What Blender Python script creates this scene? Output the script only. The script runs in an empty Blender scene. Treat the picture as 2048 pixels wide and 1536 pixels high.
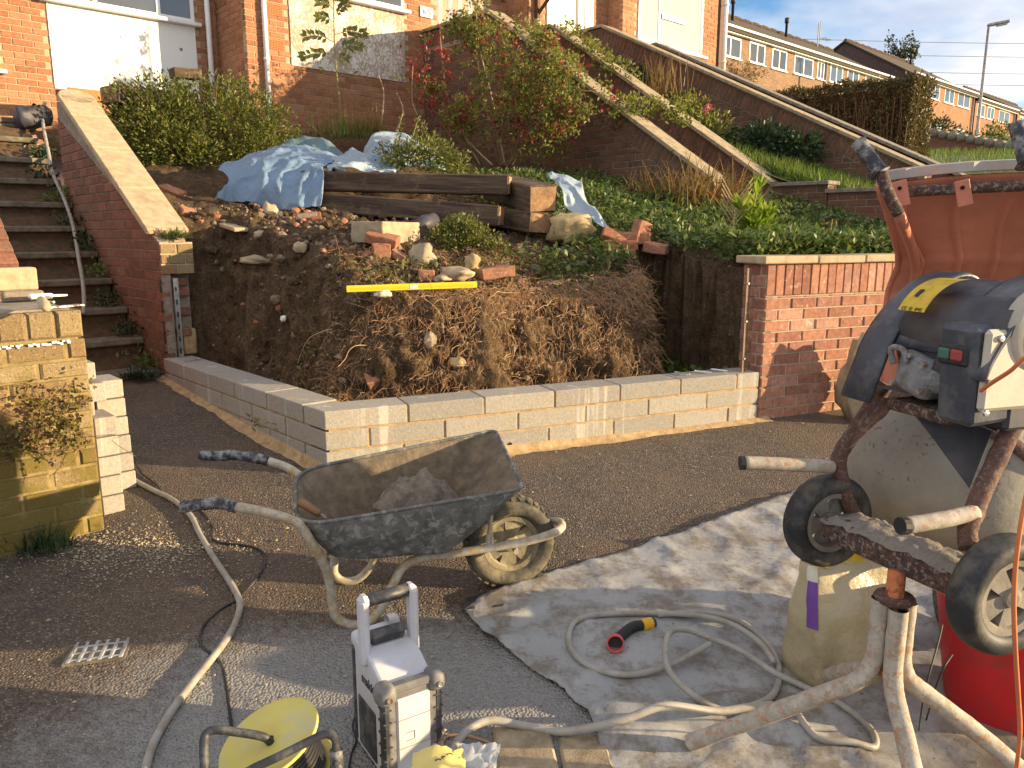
import bpy, bmesh, math, random
from math import sin, cos, pi, radians, sqrt, atan2, exp
from mathutils import Vector, Matrix, noise as mnoise
SC = bpy.context.scene
COL = SC.collection
R = random.Random(7)

# ---------------------------------------------------------------- camera, sky, sun, exposure
cam_d = bpy.data.cameras.new('camera'); cam = bpy.data.objects.new('camera', cam_d); COL.objects.link(cam)
cam.location = (0, 0, 1.55)
cam.rotation_euler = (radians(90 - 11.0), 0, 0)
cam_d.sensor_width = 36; cam_d.lens = 36 * 1560 / 2048
cam_d.clip_start = .05; cam_d.clip_end = 2000
SC.camera = cam
SUN_EL = radians(9.0); SUN_AZ = radians(95.6)          # azimuth clockwise from +Y
SUN = Vector((sin(SUN_AZ) * cos(SUN_EL), cos(SUN_AZ) * cos(SUN_EL), sin(SUN_EL)))
SC.view_settings.view_transform = 'Standard'; SC.view_settings.look = 'None'
SC.view_settings.gamma = 1; SC.view_settings.exposure = 1.2
SC.view_settings.use_curve_mapping = False
sd = bpy.data.lights.new('sun', 'SUN'); sd.energy = 5.0; sd.angle = radians(.53); sd.color = (1, .76, .45)
so = bpy.data.objects.new('sun', sd); COL.objects.link(so)
so.rotation_euler = (-SUN).to_track_quat('-Z', 'Y').to_euler(); so.location = (30, -3, 6)
world = bpy.data.worlds.new('World'); SC.world = world; world.use_nodes = True
nt = world.node_tree; nt.nodes.clear()
def wn(t, **k):
    n = nt.nodes.new(t)
    for a, v in k.items(): setattr(n, a, v)
    return n
w_out = wn('ShaderNodeOutputWorld'); w_bg = wn('ShaderNodeBackground'); w_bg.inputs['Strength'].default_value = .076
sky = wn('ShaderNodeTexSky', sky_type='NISHITA', sun_disc=False, sun_elevation=SUN_EL, sun_rotation=SUN_AZ, altitude=60, air_density=1.0, dust_density=.6, ozone_density=1.6)
tc = wn('ShaderNodeTexCoord'); sp = wn('ShaderNodeSeparateXYZ'); nt.links.new(tc.outputs['Generated'], sp.inputs[0])
ad = wn('ShaderNodeMath', operation='MAXIMUM'); nt.links.new(sp.outputs['Z'], ad.inputs[0]); ad.inputs[1].default_value = 0
ad2 = wn('ShaderNodeMath', operation='ADD'); nt.links.new(ad.outputs[0], ad2.inputs[0]); ad2.inputs[1].default_value = .22
dv = wn('ShaderNodeVectorMath', operation='DIVIDE'); nt.links.new(tc.outputs['Generated'], dv.inputs[0])
cb = wn('ShaderNodeCombineXYZ')
for i in range(3): nt.links.new(ad2.outputs[0], cb.inputs[i])
nt.links.new(cb.outputs[0], dv.inputs[1])
mp = wn('ShaderNodeMapping'); mp.inputs['Location'].default_value = (1.7, .25, 0); mp.inputs['Scale'].default_value = (.9, .9, .25); nt.links.new(dv.outputs[0], mp.inputs[0])
cn = wn('ShaderNodeTexNoise'); cn.inputs['Scale'].default_value = 1.15; cn.inputs['Detail'].default_value = 8; cn.inputs['Roughness'].default_value = .52
nt.links.new(mp.outputs[0], cn.inputs['Vector'])
cr = wn('ShaderNodeValToRGB'); cr.color_ramp.elements[0].position = .36; cr.color_ramp.elements[1].position = .52
cr.color_ramp.elements[0].color = (0, 0, 0, 1); cr.color_ramp.elements[1].color = (1, 1, 1, 1)
nt.links.new(cn.outputs['Fac'], cr.inputs[0])
cn2 = wn('ShaderNodeTexNoise'); cn2.inputs['Scale'].default_value = 3.2; cn2.inputs['Detail'].default_value = 6; nt.links.new(mp.outputs[0], cn2.inputs['Vector'])
cc = wn('ShaderNodeValToRGB'); cc.color_ramp.elements[0].position = .35; cc.color_ramp.elements[1].position = .68
cc.color_ramp.elements[0].color = (4.6, 4.7, 5.3, 1); cc.color_ramp.elements[1].color = (7.8, 7.5, 7.3, 1); nt.links.new(cn2.outputs['Fac'], cc.inputs[0])
sm = wn('ShaderNodeMix', data_type='RGBA'); nt.links.new(cr.outputs[0], sm.inputs['Factor'])
sk = wn('ShaderNodeVectorMath', operation='MULTIPLY'); nt.links.new(sky.outputs[0], sk.inputs[0]); sk.inputs[1].default_value = (.85, 1.2, 1.6)
nt.links.new(sk.outputs[0], sm.inputs['A']); nt.links.new(cc.outputs[0], sm.inputs['B'])
nt.links.new(sm.outputs['Result'], w_bg.inputs['Color']); nt.links.new(w_bg.outputs[0], w_out.inputs[0])

# ---------------------------------------------------------------- frames of the place
# a runs along the terrace (to the right and back), b runs uphill from the drive to the houses
AN = radians(47.5)
AV = Vector((sin(AN), cos(AN), 0)); BV = Vector((-cos(AN), sin(AN), 0)); ZV = Vector((0, 0, 1))
def W(a, b, z=0.0): return Vector((a * AV.x + b * BV.x, a * AV.y + b * BV.y, z))
def AB(p): return (p[0] * AV.x + p[1] * AV.y, p[0] * BV.x + p[1] * BV.y)
def ground(x, y): return -.029 * x + .084 * y - .083
def GP(x, y, h=0.0): return Vector((x, y, ground(x, y) + h))
WC = Vector((-.98, 3.97, 0)); WD = Vector((.914, .407, 0)).normalized(); WN = Vector((-WD.y, WD.x, 0))   # front wall corner, its direction, its back normal
def TD(t, d, z=0.0): return WC + WD * t + WN * d + ZV * z
def ss(a, b, x):
    t = min(1, max(0, (x - a) / (b - a))); return t * t * (3 - 2 * t)
def nz(x, y, z=0.0, s=1.0): return mnoise.noise(Vector((x * s, y * s, z * s)))
def soil(x, y):
    t = (x - WC.x) * WD.x + (y - WC.y) * WD.y; d = (x - WC.x) * WN.x + (y - WC.y) * WN.y
    a, b = AB((x, y))
    top = 1.17 + .26 * (d - .9)
    top += .12 * exp(-((t - .9) / 1.2) ** 2 - ((d - 1.9) / .9) ** 2)
    top += .30 * ss(1.9, 3.0, t) * exp(-max(0, d - .2) / 1.6)
    top += -.10 * ss(.6, -.6, t) * exp(-((d - 1.2) / .8) ** 2)
    fl = a - 1.962
    d0 = .40 + .07 * sin(t * 2.3 + 1) + .07 * sin(t * 5.1) + .6 * ss(2.40, 2.62, t)
    if t > 2.93: d0 -= 1.2 * ss(2.95, 3.0, t)
    e1 = ss(d0, d0 + .30 + .12 * ss(.9, .2, t), d) ** .7
    e2 = 1.0
    if b < 6.3:
        l0 = .30 + .06 * sin(b * 4); e2 = ss(l0, l0 + .50, fl) ** .8
        if b > 5.9: k = ss(5.9, 6.3, b); e2 = e2 * (1 - k) + k
    pit = .42 + .03 * sin(7 * x) * cos(5 * y)
    return pit + (max(top, pit) - pit) * e1 * e2
def SP(x, y, h=0.0): return Vector((x, y, soil(x, y) + h))

# ---------------------------------------------------------------- object helpers
def link(name, me, mat=None, parent=None, smooth=False):
    o = bpy.data.objects.new(name, me); COL.objects.link(o)
    if mat is not None and not me.materials: me.materials.append(mat)
    if parent is not None: o.parent = parent
    if smooth:
        for p in me.polygons: p.use_smooth = True
    return o
def tag(o, label=None, cat=None, group=None, kind=None):
    if label: o['label'] = label
    if cat: o['category'] = cat
    if group: o['group'] = group
    if kind: o['kind'] = kind
    return o
def thing(name, label, cat, loc=(0, 0, 0), rz=0.0, group=None):
    o = bpy.data.objects.new(name, None); COL.objects.link(o); o.location = loc; o.rotation_euler = (0, 0, rz)
    o.empty_display_size = .1
    return tag(o, label, cat, group, 'thing')
def keep(o, parent):            # parent without moving (parents here only have location / z rotation set at creation)
    o.parent = parent
    o.matrix_parent_inverse = Matrix.LocRotScale(parent.location, parent.rotation_euler, parent.scale).inverted()
    return o
def frame(n):
    n = Vector(n).normalized(); u = n.cross(ZV)
    if u.length < 1e-4: u = Vector((1, 0, 0))
    u.normalize(); return u, n.cross(u).normalized()
class MB:
    def __init__(s): s.v = []; s.f = []; s.m = []
    def add(s, vs, fs, mi=0):
        o = len(s.v); s.v += [tuple(p) for p in vs]; s.f += [tuple(i + o for i in f) for f in fs]; s.m += [mi] * len(fs)
    def box(s, c, size, rot=None, mi=0, ch=0.0):
        hx, hy, hz = size[0] / 2, size[1] / 2, size[2] / 2; M = rot if rot is not None else Matrix.Identity(3); c = Vector(c)
        if ch <= 0:
            vs = [Vector((x, y, z)) for z in (-hz, hz) for y in (-hy, hy) for x in (-hx, hx)]
            fs = [(0, 2, 3, 1), (4, 5, 7, 6), (0, 1, 5, 4), (2, 6, 7, 3), (0, 4, 6, 2), (1, 3, 7, 5)]
            s.add([c + M @ p for p in vs], fs, mi); return s
        bm = bmesh.new(); bmesh.ops.create_cube(bm, size=1)
        for v in bm.verts: v.co = Vector((v.co.x * size[0], v.co.y * size[1], v.co.z * size[2]))
        bmesh.ops.bevel(bm, geom=list(bm.edges), offset=min(ch, min(size) * .45), segments=3 if ch > .012 else 1, profile=.5, affect='EDGES')
        bm.verts.ensure_lookup_table(); bm.verts.index_update()
        s.add([c + M @ v.co for v in bm.verts], [[v.index for v in f.verts] for f in bm.faces], mi); bm.free(); return s
    def prism(s, poly, o, u, w, n, depth, mi=0, inset=0.0):
        # polygon (u,w) in the plane o+u*U+w*Wv, front face on the plane, body going back along -n
        k = len(poly); o = Vector(o); cx = sum(p[0] for p in poly) / k; cy = sum(p[1] for p in poly) / k
        def at(p, q, y): return o + u * p + w * q + n * y
        vs = [at(p, q, -depth) for p, q in poly]
        if inset > 0:
            vs += [at(p, q, -inset) for p, q in poly]
            for p, q in poly:
                du, dw = p - cx, q - cy; l = max(1e-6, sqrt(du * du + dw * dw)); e = max(0, 1 - inset * 1.3 / l)
                vs.append(at(cx + du * e, cy + dw * e, 0)); 
            fs = [tuple(range(2 * k, 3 * k))]
            for i in range(k):
                j = (i + 1) % k; fs += [(i, j, k + j, k + i), (k + i, k + j, 2 * k + j, 2 * k + i)]
        else:
            vs += [at(p, q, 0) for p, q in poly]; fs = [tuple(range(k, 2 * k))]
            for i in range(k): j = (i + 1) % k; fs.append((i, j, k + j, k + i))
        fs.append(tuple(reversed(range(k)))); s.add(vs, fs, mi); return s
    def tube(s, pts, r, n=8, mi=0, cap=True, jit=0.0):
        pts = [Vector(p) for p in pts]; k = len(pts); rs = r if isinstance(r, (list, tuple)) else [r] * k
        vs = []; up = None
        for i, p in enumerate(pts):
            t = (pts[min(i + 1, k - 1)] - pts[max(i - 1, 0)])
            t = t.normalized() if t.length > 1e-9 else ZV
            if up is None:
                up = ZV if abs(t.z) < .9 else Vector((1, 0, 0))
            x = up.cross(t)
            if x.length < 1e-4: x = Vector((1, .3, .2)).cross(t)
            x.normalize(); y = t.cross(x).normalized(); up = y
            for j in range(n):
                q = 2 * pi * j / n; rr = rs[i] * (1 + (R.uniform(-jit, jit) if jit else 0)); vs.append(p + x * (rr * cos(q)) + y * (rr * sin(q)))
        fs = []
        for i in range(k - 1):
            for j in range(n):
                a0 = i * n + j; a1 = i * n + (j + 1) % n; fs.append((a0, a1, a1 + n, a0 + n))
        if cap: fs += [tuple(reversed(range(n))), tuple(range((k - 1) * n, k * n))]
        s.add(vs, fs, mi); return s
    def lathe(s, prof, c, ax, n=24, mi=0, sweep=2 * pi, start=0.0, ref=None):
        ax = Vector(ax).normalized(); c = Vector(c); u, w = frame(ax)
        if ref is not None: u = (Vector(ref) - ax * ax.dot(Vector(ref))).normalized(); w = ax.cross(u)
        full = abs(sweep - 2 * pi) < 1e-6; m = n if full else n + 1; k = len(prof); vs = []
        for j in range(m):
            q = start + sweep * j / n; dr = u * cos(q) + w * sin(q)
            for (r, h) in prof: vs.append(c + dr * r + ax * h)
        fs = []
        for j in range(n):
            j2 = (j + 1) % m
            for i in range(k - 1): fs.append((j * k + i, j2 * k + i, j2 * k + i + 1, j * k + i + 1))
        s.add(vs, fs, mi); return s
    def grid(s, nu, nv, fn, mi=0, double=0.0):
        vs = [fn(i / (nu - 1), j / (nv - 1)) for j in range(nv) for i in range(nu)]
        fs = [(j * nu + i, j * nu + i + 1, (j + 1) * nu + i + 1, (j + 1) * nu + i) for j in range(nv - 1) for i in range(nu - 1)]
        s.add(vs, fs, mi); return s
    def mesh(s, name='m', mats=()):
        me = bpy.data.meshes.new(name); me.from_pydata(s.v, [], s.f)
        for m in mats: me.materials.append(m)
        if any(s.m): me.polygons.foreach_set('material_index', s.m)
        me.update(); return me
    def build(s, name, mat, parent=None, smooth=False, sub=0, bevel=0.0, solid=0.0, keepw=False):
        me = s.mesh(name, mat if isinstance(mat, (list, tuple)) else (mat,))
        o = link(name, me, None, None, smooth)
        if parent is not None: keep(o, parent)
        if solid: m = o.modifiers.new('s', 'SOLIDIFY'); m.thickness = solid; m.offset = 0
        if bevel: m = o.modifiers.new('b', 'BEVEL'); m.width = bevel; m.segments = 2; m.limit_method = 'ANGLE'
        if sub: m = o.modifiers.new('d', 'SUBSURF'); m.levels = sub; m.render_levels = sub
        return o
def rotz(q): return Matrix.Rotation(q, 3, 'Z')
def axes(x, y, z): return Matrix((x, y, z)).transposed()
def catmull(pts, k=6):
    pts = [Vector(p) for p in pts]; out = []
    for i in range(len(pts) - 1):
        p0 = pts[max(i - 1, 0)]; p1 = pts[i]; p2 = pts[i + 1]; p3 = pts[min(i + 2, len(pts) - 1)]
        for j in range(k):
            t = j / k; out.append(.5 * ((2 * p1) + (p2 - p0) * t + (2 * p0 - 5 * p1 + 4 * p2 - p3) * t * t + (3 * p1 - p0 - 3 * p2 + p3) * t ** 3))
    out.append(pts[-1]); return out
def text_obj(name, body, size, o, u, w, n, mat, parent=None, extrude=.0006, align='CENTER', bold=0.0, shear=0.0):
    cu = bpy.data.curves.new(name, 'FONT'); cu.body = body; cu.size = size; cu.extrude = extrude; cu.align_x = align; cu.align_y = 'CENTER'; cu.offset = bold; cu.shear = shear
    tmp = bpy.data.objects.new('tmp', cu); COL.objects.link(tmp)
    dg = bpy.context.evaluated_depsgraph_get(); me = bpy.data.meshes.new_from_object(tmp.evaluated_get(dg)); bpy.data.objects.remove(tmp)
    M = Matrix((Vector(u).normalized(), Vector(w).normalized(), Vector(n).normalized())).transposed().to_4x4(); M.translation = Vector(o)
    me.transform(M); me.materials.clear(); ob = link(name, me, mat)
    if parent is not None: keep(ob, parent)
    return ob

# ---------------------------------------------------------------- materials
class NT:
    def __init__(s, name):
        s.mat = bpy.data.materials.new(name); s.mat.use_nodes = True; s.t = s.mat.node_tree; s.t.nodes.clear()
        s.out = s.n('ShaderNodeOutputMaterial'); s.p = s.n('ShaderNodeBsdfPrincipled'); s.l(s.p.outputs[0], s.out.inputs[0])
        s.p.inputs['Roughness'].default_value = .8
    def n(s, t, **k):
        x = s.t.nodes.new(t)
        for a, v in k.items(): setattr(x, a, v)
        return x
    def l(s, a, b): s.t.links.new(a, b)
    def val(s, sock, v):
        if hasattr(v, 'outputs') or hasattr(v, 'is_linked'): s.l(v, sock)
        else: sock.default_value = v
    def pos(s, kind='Position'):
        if kind == 'Position': return s.n('ShaderNodeNewGeometry').outputs['Position']
        return s.n('ShaderNodeTexCoord').outputs[kind]
    def noise(s, scale, detail=4, rough=.55, vec=None, dist=0.0, ch='Fac', stretch=None):
        x = s.n('ShaderNodeTexNoise'); x.inputs['Scale'].default_value = scale; x.inputs['Detail'].default_value = detail; x.inputs['Roughness'].default_value = rough; x.inputs['Distortion'].default_value = dist
        v = vec or s.pos()
        if stretch:
            m = s.n('ShaderNodeMapping'); m.inputs['Scale'].default_value = stretch; s.l(v, m.inputs[0]); v = m.outputs[0]
        s.l(v, x.inputs['Vector']); return x.outputs[ch]
    def voro(s, scale, vec=None, feature='F1', out='Distance', rnd=1.0):
        x = s.n('ShaderNodeTexVoronoi', feature=feature); x.inputs['Scale'].default_value = scale; x.inputs['Randomness'].default_value = rnd
        s.l(vec or s.pos(), x.inputs['Vector']); return x.outputs[out]
    def ramp(s, fac, stops, interp='LINEAR'):
        x = s.n('ShaderNodeValToRGB'); e = x.color_ramp.elements; x.color_ramp.interpolation = interp
        while len(e) < len(stops): e.new(.5)
        for i, (p, c) in enumerate(stops):
            e[i].position = p; e[i].color = (c, c, c, 1) if not isinstance(c, (tuple, list)) else (*c[:3], 1)
        s.l(fac, x.inputs[0]); return x.outputs[0]
    def mix(s, fac, a, b, mode='MIX'):
        x = s.n('ShaderNodeMix', data_type='RGBA', blend_type=mode)
        for k, v in (('Factor', fac), ('A', a), ('B', b)):
            sk = x.inputs[k] if k == 'Factor' else [i for i in x.inputs if i.name == k and i.type == 'RGBA'][0]
            if hasattr(v, 'is_linked'): s.l(v, sk)
            else: sk.default_value = v if k == 'Factor' else (*v[:3], 1)
        return [o for o in x.outputs if o.type == 'RGBA'][0]
    def math(s, op, a, b=0.0, clamp=False):
        x = s.n('ShaderNodeMath', operation=op, use_clamp=clamp)
        for i, v in enumerate((a, b)):
            if hasattr(v, 'is_linked'): s.l(v, x.inputs[i])
            else: x.inputs[i].default_value = v
        return x.outputs[0]
    def rnd(s):
        o = s.n('ShaderNodeObjectInfo').outputs['Random']; g = s.n('ShaderNodeNewGeometry').outputs['Random Per Island']
        return s.math('FRACT', s.math('ADD', o, s.math('MULTIPLY', g, 7.31)))
    def bump(s, h, strength=.4, dist=.01, prev=None):
        x = s.n('ShaderNodeBump'); x.inputs['Strength'].default_value = strength; x.inputs['Distance'].default_value = dist; s.l(h, x.inputs['Height'])
        if prev is not None: s.l(prev, x.inputs['Normal'])
        return x.outputs[0]
    def done(s, col=None, rough=None, normal=None, metal=None, spec=None):
        if col is not None: s.val(s.p.inputs['Base Color'], col if hasattr(col, 'is_linked') else (*col, 1))
        if rough is not None: s.val(s.p.inputs['Roughness'], rough)
        if normal is not None: s.l(normal, s.p.inputs['Normal'])
        if metal is not None: s.val(s.p.inputs['Metallic'], metal)
        if spec is not None: s.p.inputs['Specular IOR Level'].default_value = spec
        return s.mat
def sc(c, k): return tuple(x * k for x in c)
def m_brick(name, stops, dirt=(.05, .04, .03), dirt_amt=.35, pale=(.6, .52, .42), pale_amt=.15, scale=1.0, rough=.9):
    s = NT(name); r = s.rnd(); c = s.ramp(r, [(i / (len(stops) - 1), x) for i, x in enumerate(stops)])
    n1 = s.noise(38 * scale, 5, .6); c = s.mix(1.0, c, s.ramp(n1, [(.3, .72), (.7, 1.22)]), 'MULTIPLY')
    n2 = s.noise(7 * scale, 6, .65); c = s.mix(s.ramp(n2, [(.48, 0.0), (.72, dirt_amt)]), c, dirt)
    n3 = s.noise(23 * scale, 6, .7, dist=.6); c = s.mix(s.ramp(n3, [(.58, 0.0), (.70, pale_amt)]), c, pale)
    h = s.noise(140, 4, .7); return s.done(c, rough, s.bump(h, .35, .004), spec=.25)
def m_plain(name, col, rough=.6, var=.15, scale=12, bump=.1, bscale=60, metal=None, dirt=None, dirt_amt=.4, dscale=5, spec=.4, stretch=None):
    s = NT(name); n = s.noise(scale, 5, .6, stretch=stretch); c = s.mix(1.0, col, s.ramp(n, [(.25, 1 - var), (.75, 1 + var)]), 'MULTIPLY')
    if dirt:
        d = s.noise(dscale, 7, .7); c = s.mix(s.ramp(d, [(.47, 0.0), (.62, dirt_amt)]), c, dirt)
    return s.done(c, rough, s.bump(s.noise(bscale, 4, .6, stretch=stretch), bump, .004), metal, spec)
def m_leaf(name, stops, trans=.35, rough=.45):
    s = NT(name); r = s.rnd(); c = s.ramp(r, [(i / (len(stops) - 1), x) for i, x in enumerate(stops)])
    s.val(s.p.inputs['Base Color'], c); s.p.inputs['Roughness'].default_value = rough; s.p.inputs['Specular IOR Level'].default_value = .35
    t = s.n('ShaderNodeBsdfTranslucent'); s.l(c, t.inputs[0]); m = s.n('ShaderNodeMixShader'); m.inputs[0].default_value = trans
    s.l(s.p.outputs[0], m.inputs[1]); s.l(t.outputs[0], m.inputs[2]); s.l(m.outputs[0], s.out.inputs[0]); return s.mat
M = {}
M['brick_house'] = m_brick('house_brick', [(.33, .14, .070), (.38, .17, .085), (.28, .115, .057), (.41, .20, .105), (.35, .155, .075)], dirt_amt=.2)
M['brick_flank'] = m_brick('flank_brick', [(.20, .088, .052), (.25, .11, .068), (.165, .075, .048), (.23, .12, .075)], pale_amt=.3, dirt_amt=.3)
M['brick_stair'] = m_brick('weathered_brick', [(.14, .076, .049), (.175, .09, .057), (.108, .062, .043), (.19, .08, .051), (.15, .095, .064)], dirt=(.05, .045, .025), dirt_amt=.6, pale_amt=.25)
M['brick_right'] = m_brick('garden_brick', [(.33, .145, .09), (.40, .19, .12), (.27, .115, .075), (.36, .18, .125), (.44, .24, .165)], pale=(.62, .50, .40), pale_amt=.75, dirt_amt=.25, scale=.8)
M['brick_loose'] = m_brick('reclaimed_brick', [(.34, .13, .07), (.29, .11, .06), (.37, .17, .10), (.30, .14, .085)], dirt=(.16, .11, .07), pale=(.52, .43, .32), pale_amt=.6, dirt_amt=.75)
def m_pillar():
    s = NT('mossy_brick'); r = s.rnd(); c = s.ramp(r, [(0, (.26, .185, .095)), (.3, (.30, .225, .12)), (.6, (.22, .155, .078)), (.85, (.28, .17, .085)), (1, (.24, .115, .058))])
    v = s.noise(110, 3, .8); c = s.mix(s.ramp(v, [(.35, .8), (.46, 0.0)]), c, (.10, .065, .03)); c = s.mix(s.ramp(v, [(.60, 0.0), (.70, .7)]), c, (.62, .52, .33))
    z = s.n('ShaderNodeSeparateXYZ'); s.l(s.pos(), z.inputs[0]); n = s.noise(5, 6, .7)
    low = s.math('SUBTRACT', 1.25, s.math('MULTIPLY', z.outputs['Z'], 1.45)); mo = s.math('MULTIPLY', s.math('ADD', n, s.math('MULTIPLY', low, .28)), 1.0)
    c = s.mix(s.ramp(mo, [(.50, 0.0), (.66, .8)]), c, (.15, .115, .022))
    n2 = s.noise(17, 5, .7); c = s.mix(s.ramp(n2, [(.60, 0.0), (.70, .5)]), c, (.05, .045, .015))
    return s.done(c, .95, s.bump(s.noise(150, 4, .8), .8, .006, s.bump(v, .5, .005)), spec=.15)
M['brick_pillar'] = m_pillar()
M['mortar'] = m_plain('mortar', (.40, .31, .21), .95, .25, 30, .5, 120)
M['mortar_grey'] = m_plain('old_mortar', (.27, .22, .165), .95, .3, 30, .5, 120, dirt=(.08, .06, .04))
M['mortar_moss'] = m_plain('mossy_mortar', (.24, .18, .07), .95, .35, 25, .6, 120, dirt=(.10, .08, .02))
M['mortar_sand'] = m_plain('fresh_mortar', (.42, .29, .15), .95, .3, 25, .7, 90, dirt=(.20, .12, .05), dirt_amt=.5, dscale=14)
def m_block():
    s = NT('concrete_block'); r = s.rnd(); c = s.ramp(r, [(0, (.32, .295, .25)), (.5, (.36, .33, .28)), (1, (.29, .27, .235))])
    n = s.noise(60, 5, .75); c = s.mix(1.0, c, s.ramp(n, [(.3, .78), (.7, 1.18)]), 'MULTIPLY')
    st = s.noise(9, 4, .6, stretch=(1, 1, .05)); c = s.mix(s.ramp(st, [(.60, 0.0), (.66, .45)]), c, (.66, .62, .54))
    m = s.noise(11, 6, .7); c = s.mix(s.ramp(m, [(.56, 0.0), (.70, .55)]), c, (.44, .31, .17))
    p = s.noise(170, 2, .6); c = s.mix(s.ramp(p, [(.28, .7), (.36, 0.0)]), c, (.14, .11, .08))
    return s.done(c, .95, s.bump(p, .6, .004, s.bump(n, .4, .006)), spec=.15)
M['block'] = m_block()
M['coping'] = m_plain('coping_concrete', (.44, .34, .215), .9, .2, 16, .35, 130, dirt=(.22, .17, .10), dirt_amt=.45, dscale=9, spec=.2)
M['coping_old'] = m_plain('weathered_coping', (.34, .27, .175), .92, .25, 20, .5, 130, dirt=(.14, .12, .07), dirt_amt=.6, dscale=12, spec=.2)
M['coping_dark'] = m_plain('lichened_coping', (.24, .21, .165), .92, .3, 20, .5, 130, dirt=(.09, .085, .06), dirt_amt=.6, dscale=12, spec=.2)
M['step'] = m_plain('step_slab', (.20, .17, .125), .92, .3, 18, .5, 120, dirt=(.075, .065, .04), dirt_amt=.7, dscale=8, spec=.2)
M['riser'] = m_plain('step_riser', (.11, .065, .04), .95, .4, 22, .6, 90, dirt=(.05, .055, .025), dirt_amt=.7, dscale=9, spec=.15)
def m_white(name, col, stain, amt):
    s = NT(name); n = s.noise(6, 7, .75, dist=.4); c = s.mix(s.ramp(n, [(.5, 0.0), (.62, amt)]), col, stain)
    return s.done(c, .8, s.bump(s.noise(90, 3, .6), .12, .003))
M['render_white'] = m_white('white_render', (.80, .78, .72), (.72, .69, .62), .25)
def m_flaky():
    s = NT('flaking_render'); n = s.noise(34, 8, .78, dist=.7, stretch=(1, 1, .6)); b = s.noise(2.5, 5, .6); k = s.math('ADD', s.math('MULTIPLY', n, .75), s.math('MULTIPLY', b, .35))
    c = s.ramp(k, [(.50, (.36, .27, .19)), (.545, (.46, .36, .26)), (.575, (.70, .64, .55)), (.66, (.76, .72, .65))])
    return s.done(c, .9, s.bump(k, .5, .004))
M['render_flaky'] = m_flaky()
M['upvc'] = m_plain('white_plastic_frame', (.80, .79, .76), .35, .04, 8, .03, 40, dirt=(.6, .57, .5), dirt_amt=.3)
def m_glass(name, tint, dark):
    s = NT(name); n = s.noise(1.2, 3, .5); c = s.mix(n, tint, dark); 
    return s.done(c, .03, None, 0.0, 1.0)
M['glass'] = m_glass('window_glass', (.10, .11, .12), (.03, .032, .035))
M['glass_pale'] = m_glass('pale_reflection_glass', (.42, .42, .40), (.30, .31, .31))  # light grey reflection put into the pane colour
M['terracotta'] = m_plain('terracotta', (.55, .17, .06), .8, .15, 30, .1)
M['black'] = m_plain('black_rubber', (.018, .018, .02), .6, .3, 20, .15, 90, dirt=(.10, .09, .075), dirt_amt=.35, dscale=18)
M['dark'] = m_plain('dark_void', (.01, .009, .008), .9)

# ---------------------------------------------------------------- ground
def m_drive():
    s = NT('tarmac_drive'); P = s.pos()
    ag = s.voro(105, P); ag2 = s.n('ShaderNodeTexVoronoi'); ag2.inputs['Scale'].default_value = 105; s.l(P, ag2.inputs['Vector'])
    sepc = s.n('ShaderNodeSeparateColor'); s.l(ag2.outputs['Color'], sepc.inputs[0])
    st = s.ramp(sepc.outputs[0], [(0, (.046, .040, .036)), (.35, (.090, .075, .061)), (.7, (.165, .125, .092)), (.93, (.25, .19, .14)), (1, (.38, .33, .27))])
    fines = (.050, .043, .038); c = s.mix(s.ramp(ag, [(.35, 0.0), (.62, .85)]), st, fines)
    big = s.noise(1.1, 6, .65); c = s.mix(s.ramp(big, [(.38, 0.0), (.62, .65)]), c, (.17, .12, .078))
    med = s.noise(6, 7, .7); c = s.mix(s.ramp(med, [(.52, 0.0), (.70, .6)]), c, (.052, .045, .041))
    # cement washed down over the near part of the drive
    g = s.n('ShaderNodeMapping'); g.inputs['Location'].default_value = (.38, -2.02, 0); s.l(P, g.inputs[0])
    m2 = s.n('ShaderNodeVectorMath', operation='MULTIPLY'); m2.inputs[1].default_value = (1.0, 1.55, 0); s.l(g.outputs[0], m2.inputs[0])
    ln = s.n('ShaderNodeVectorMath', operation='LENGTH'); s.l(m2.outputs[0], ln.inputs[0])
    k = s.math('SUBTRACT', s.math('ADD', s.math('MULTIPLY', s.noise(2.6, 7, .62), .9), .75), ln.outputs['Value'])
    k2 = s.math('ADD', k, s.math('MULTIPLY', s.math('SUBTRACT', s.noise(30, 4, .7), .5), .9))
    c = s.mix(s.ramp(k2, [(.10, 0.0), (.55, .85)]), c, (.29, .285, .27)); fl_ = s.noise(70, 3, .7); c = s.mix(s.ramp(fl_, [(.30, .75), (.40, 0.0)]), c, (.045, .04, .037))
    sp_ = s.noise(160, 2, .5); c = s.mix(s.ramp(sp_, [(.66, 0.0), (.70, .7)]), c, (.42, .38, .31))
    h = s.math('SUBTRACT', 1.0, ag); nb = s.bump(h, .95, .010); nb = s.bump(s.noise(34, 5, .7), .55, .012, nb)
    return s.done(c, s.ramp(med, [(.3, .9), (.75, .62)]), nb, spec=.3)
mb = MB(); 
def gfn(u, v):
    x = -14 + 30 * u; y = -8 + 21 * v; return Vector((x, y, ground(x, y) + .006 * nz(x, y, 0, 1.3)))
mb.grid(91, 64, gfn)
tag(mb.build('driveway', m_drive(), smooth=True), kind='structure')

# far lawns and hillside beyond the stair walls
def hill(a, b): return 2.35 + .10 * (a - 13) + .05 * (b - 5) + .25 * nz(a, b, 0, .12)
M['lawn'] = m_plain('lawn', (.085, .12, .028), .95, .35, 6, .6, 50, dirt=(.12, .10, .04), dirt_amt=.4, dscale=2)
mb = MB(); mb.grid(50, 40, lambda u, v: W(11.8 + 210 * u ** 1.8, -3 + 160 * v ** 1.6, hill(11.8 + 210 * u ** 1.8, -3 + 160 * v ** 1.6) if v < .99 else 0))
tag(mb.build('hillside', M['lawn'], smooth=True), kind='structure')

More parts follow.
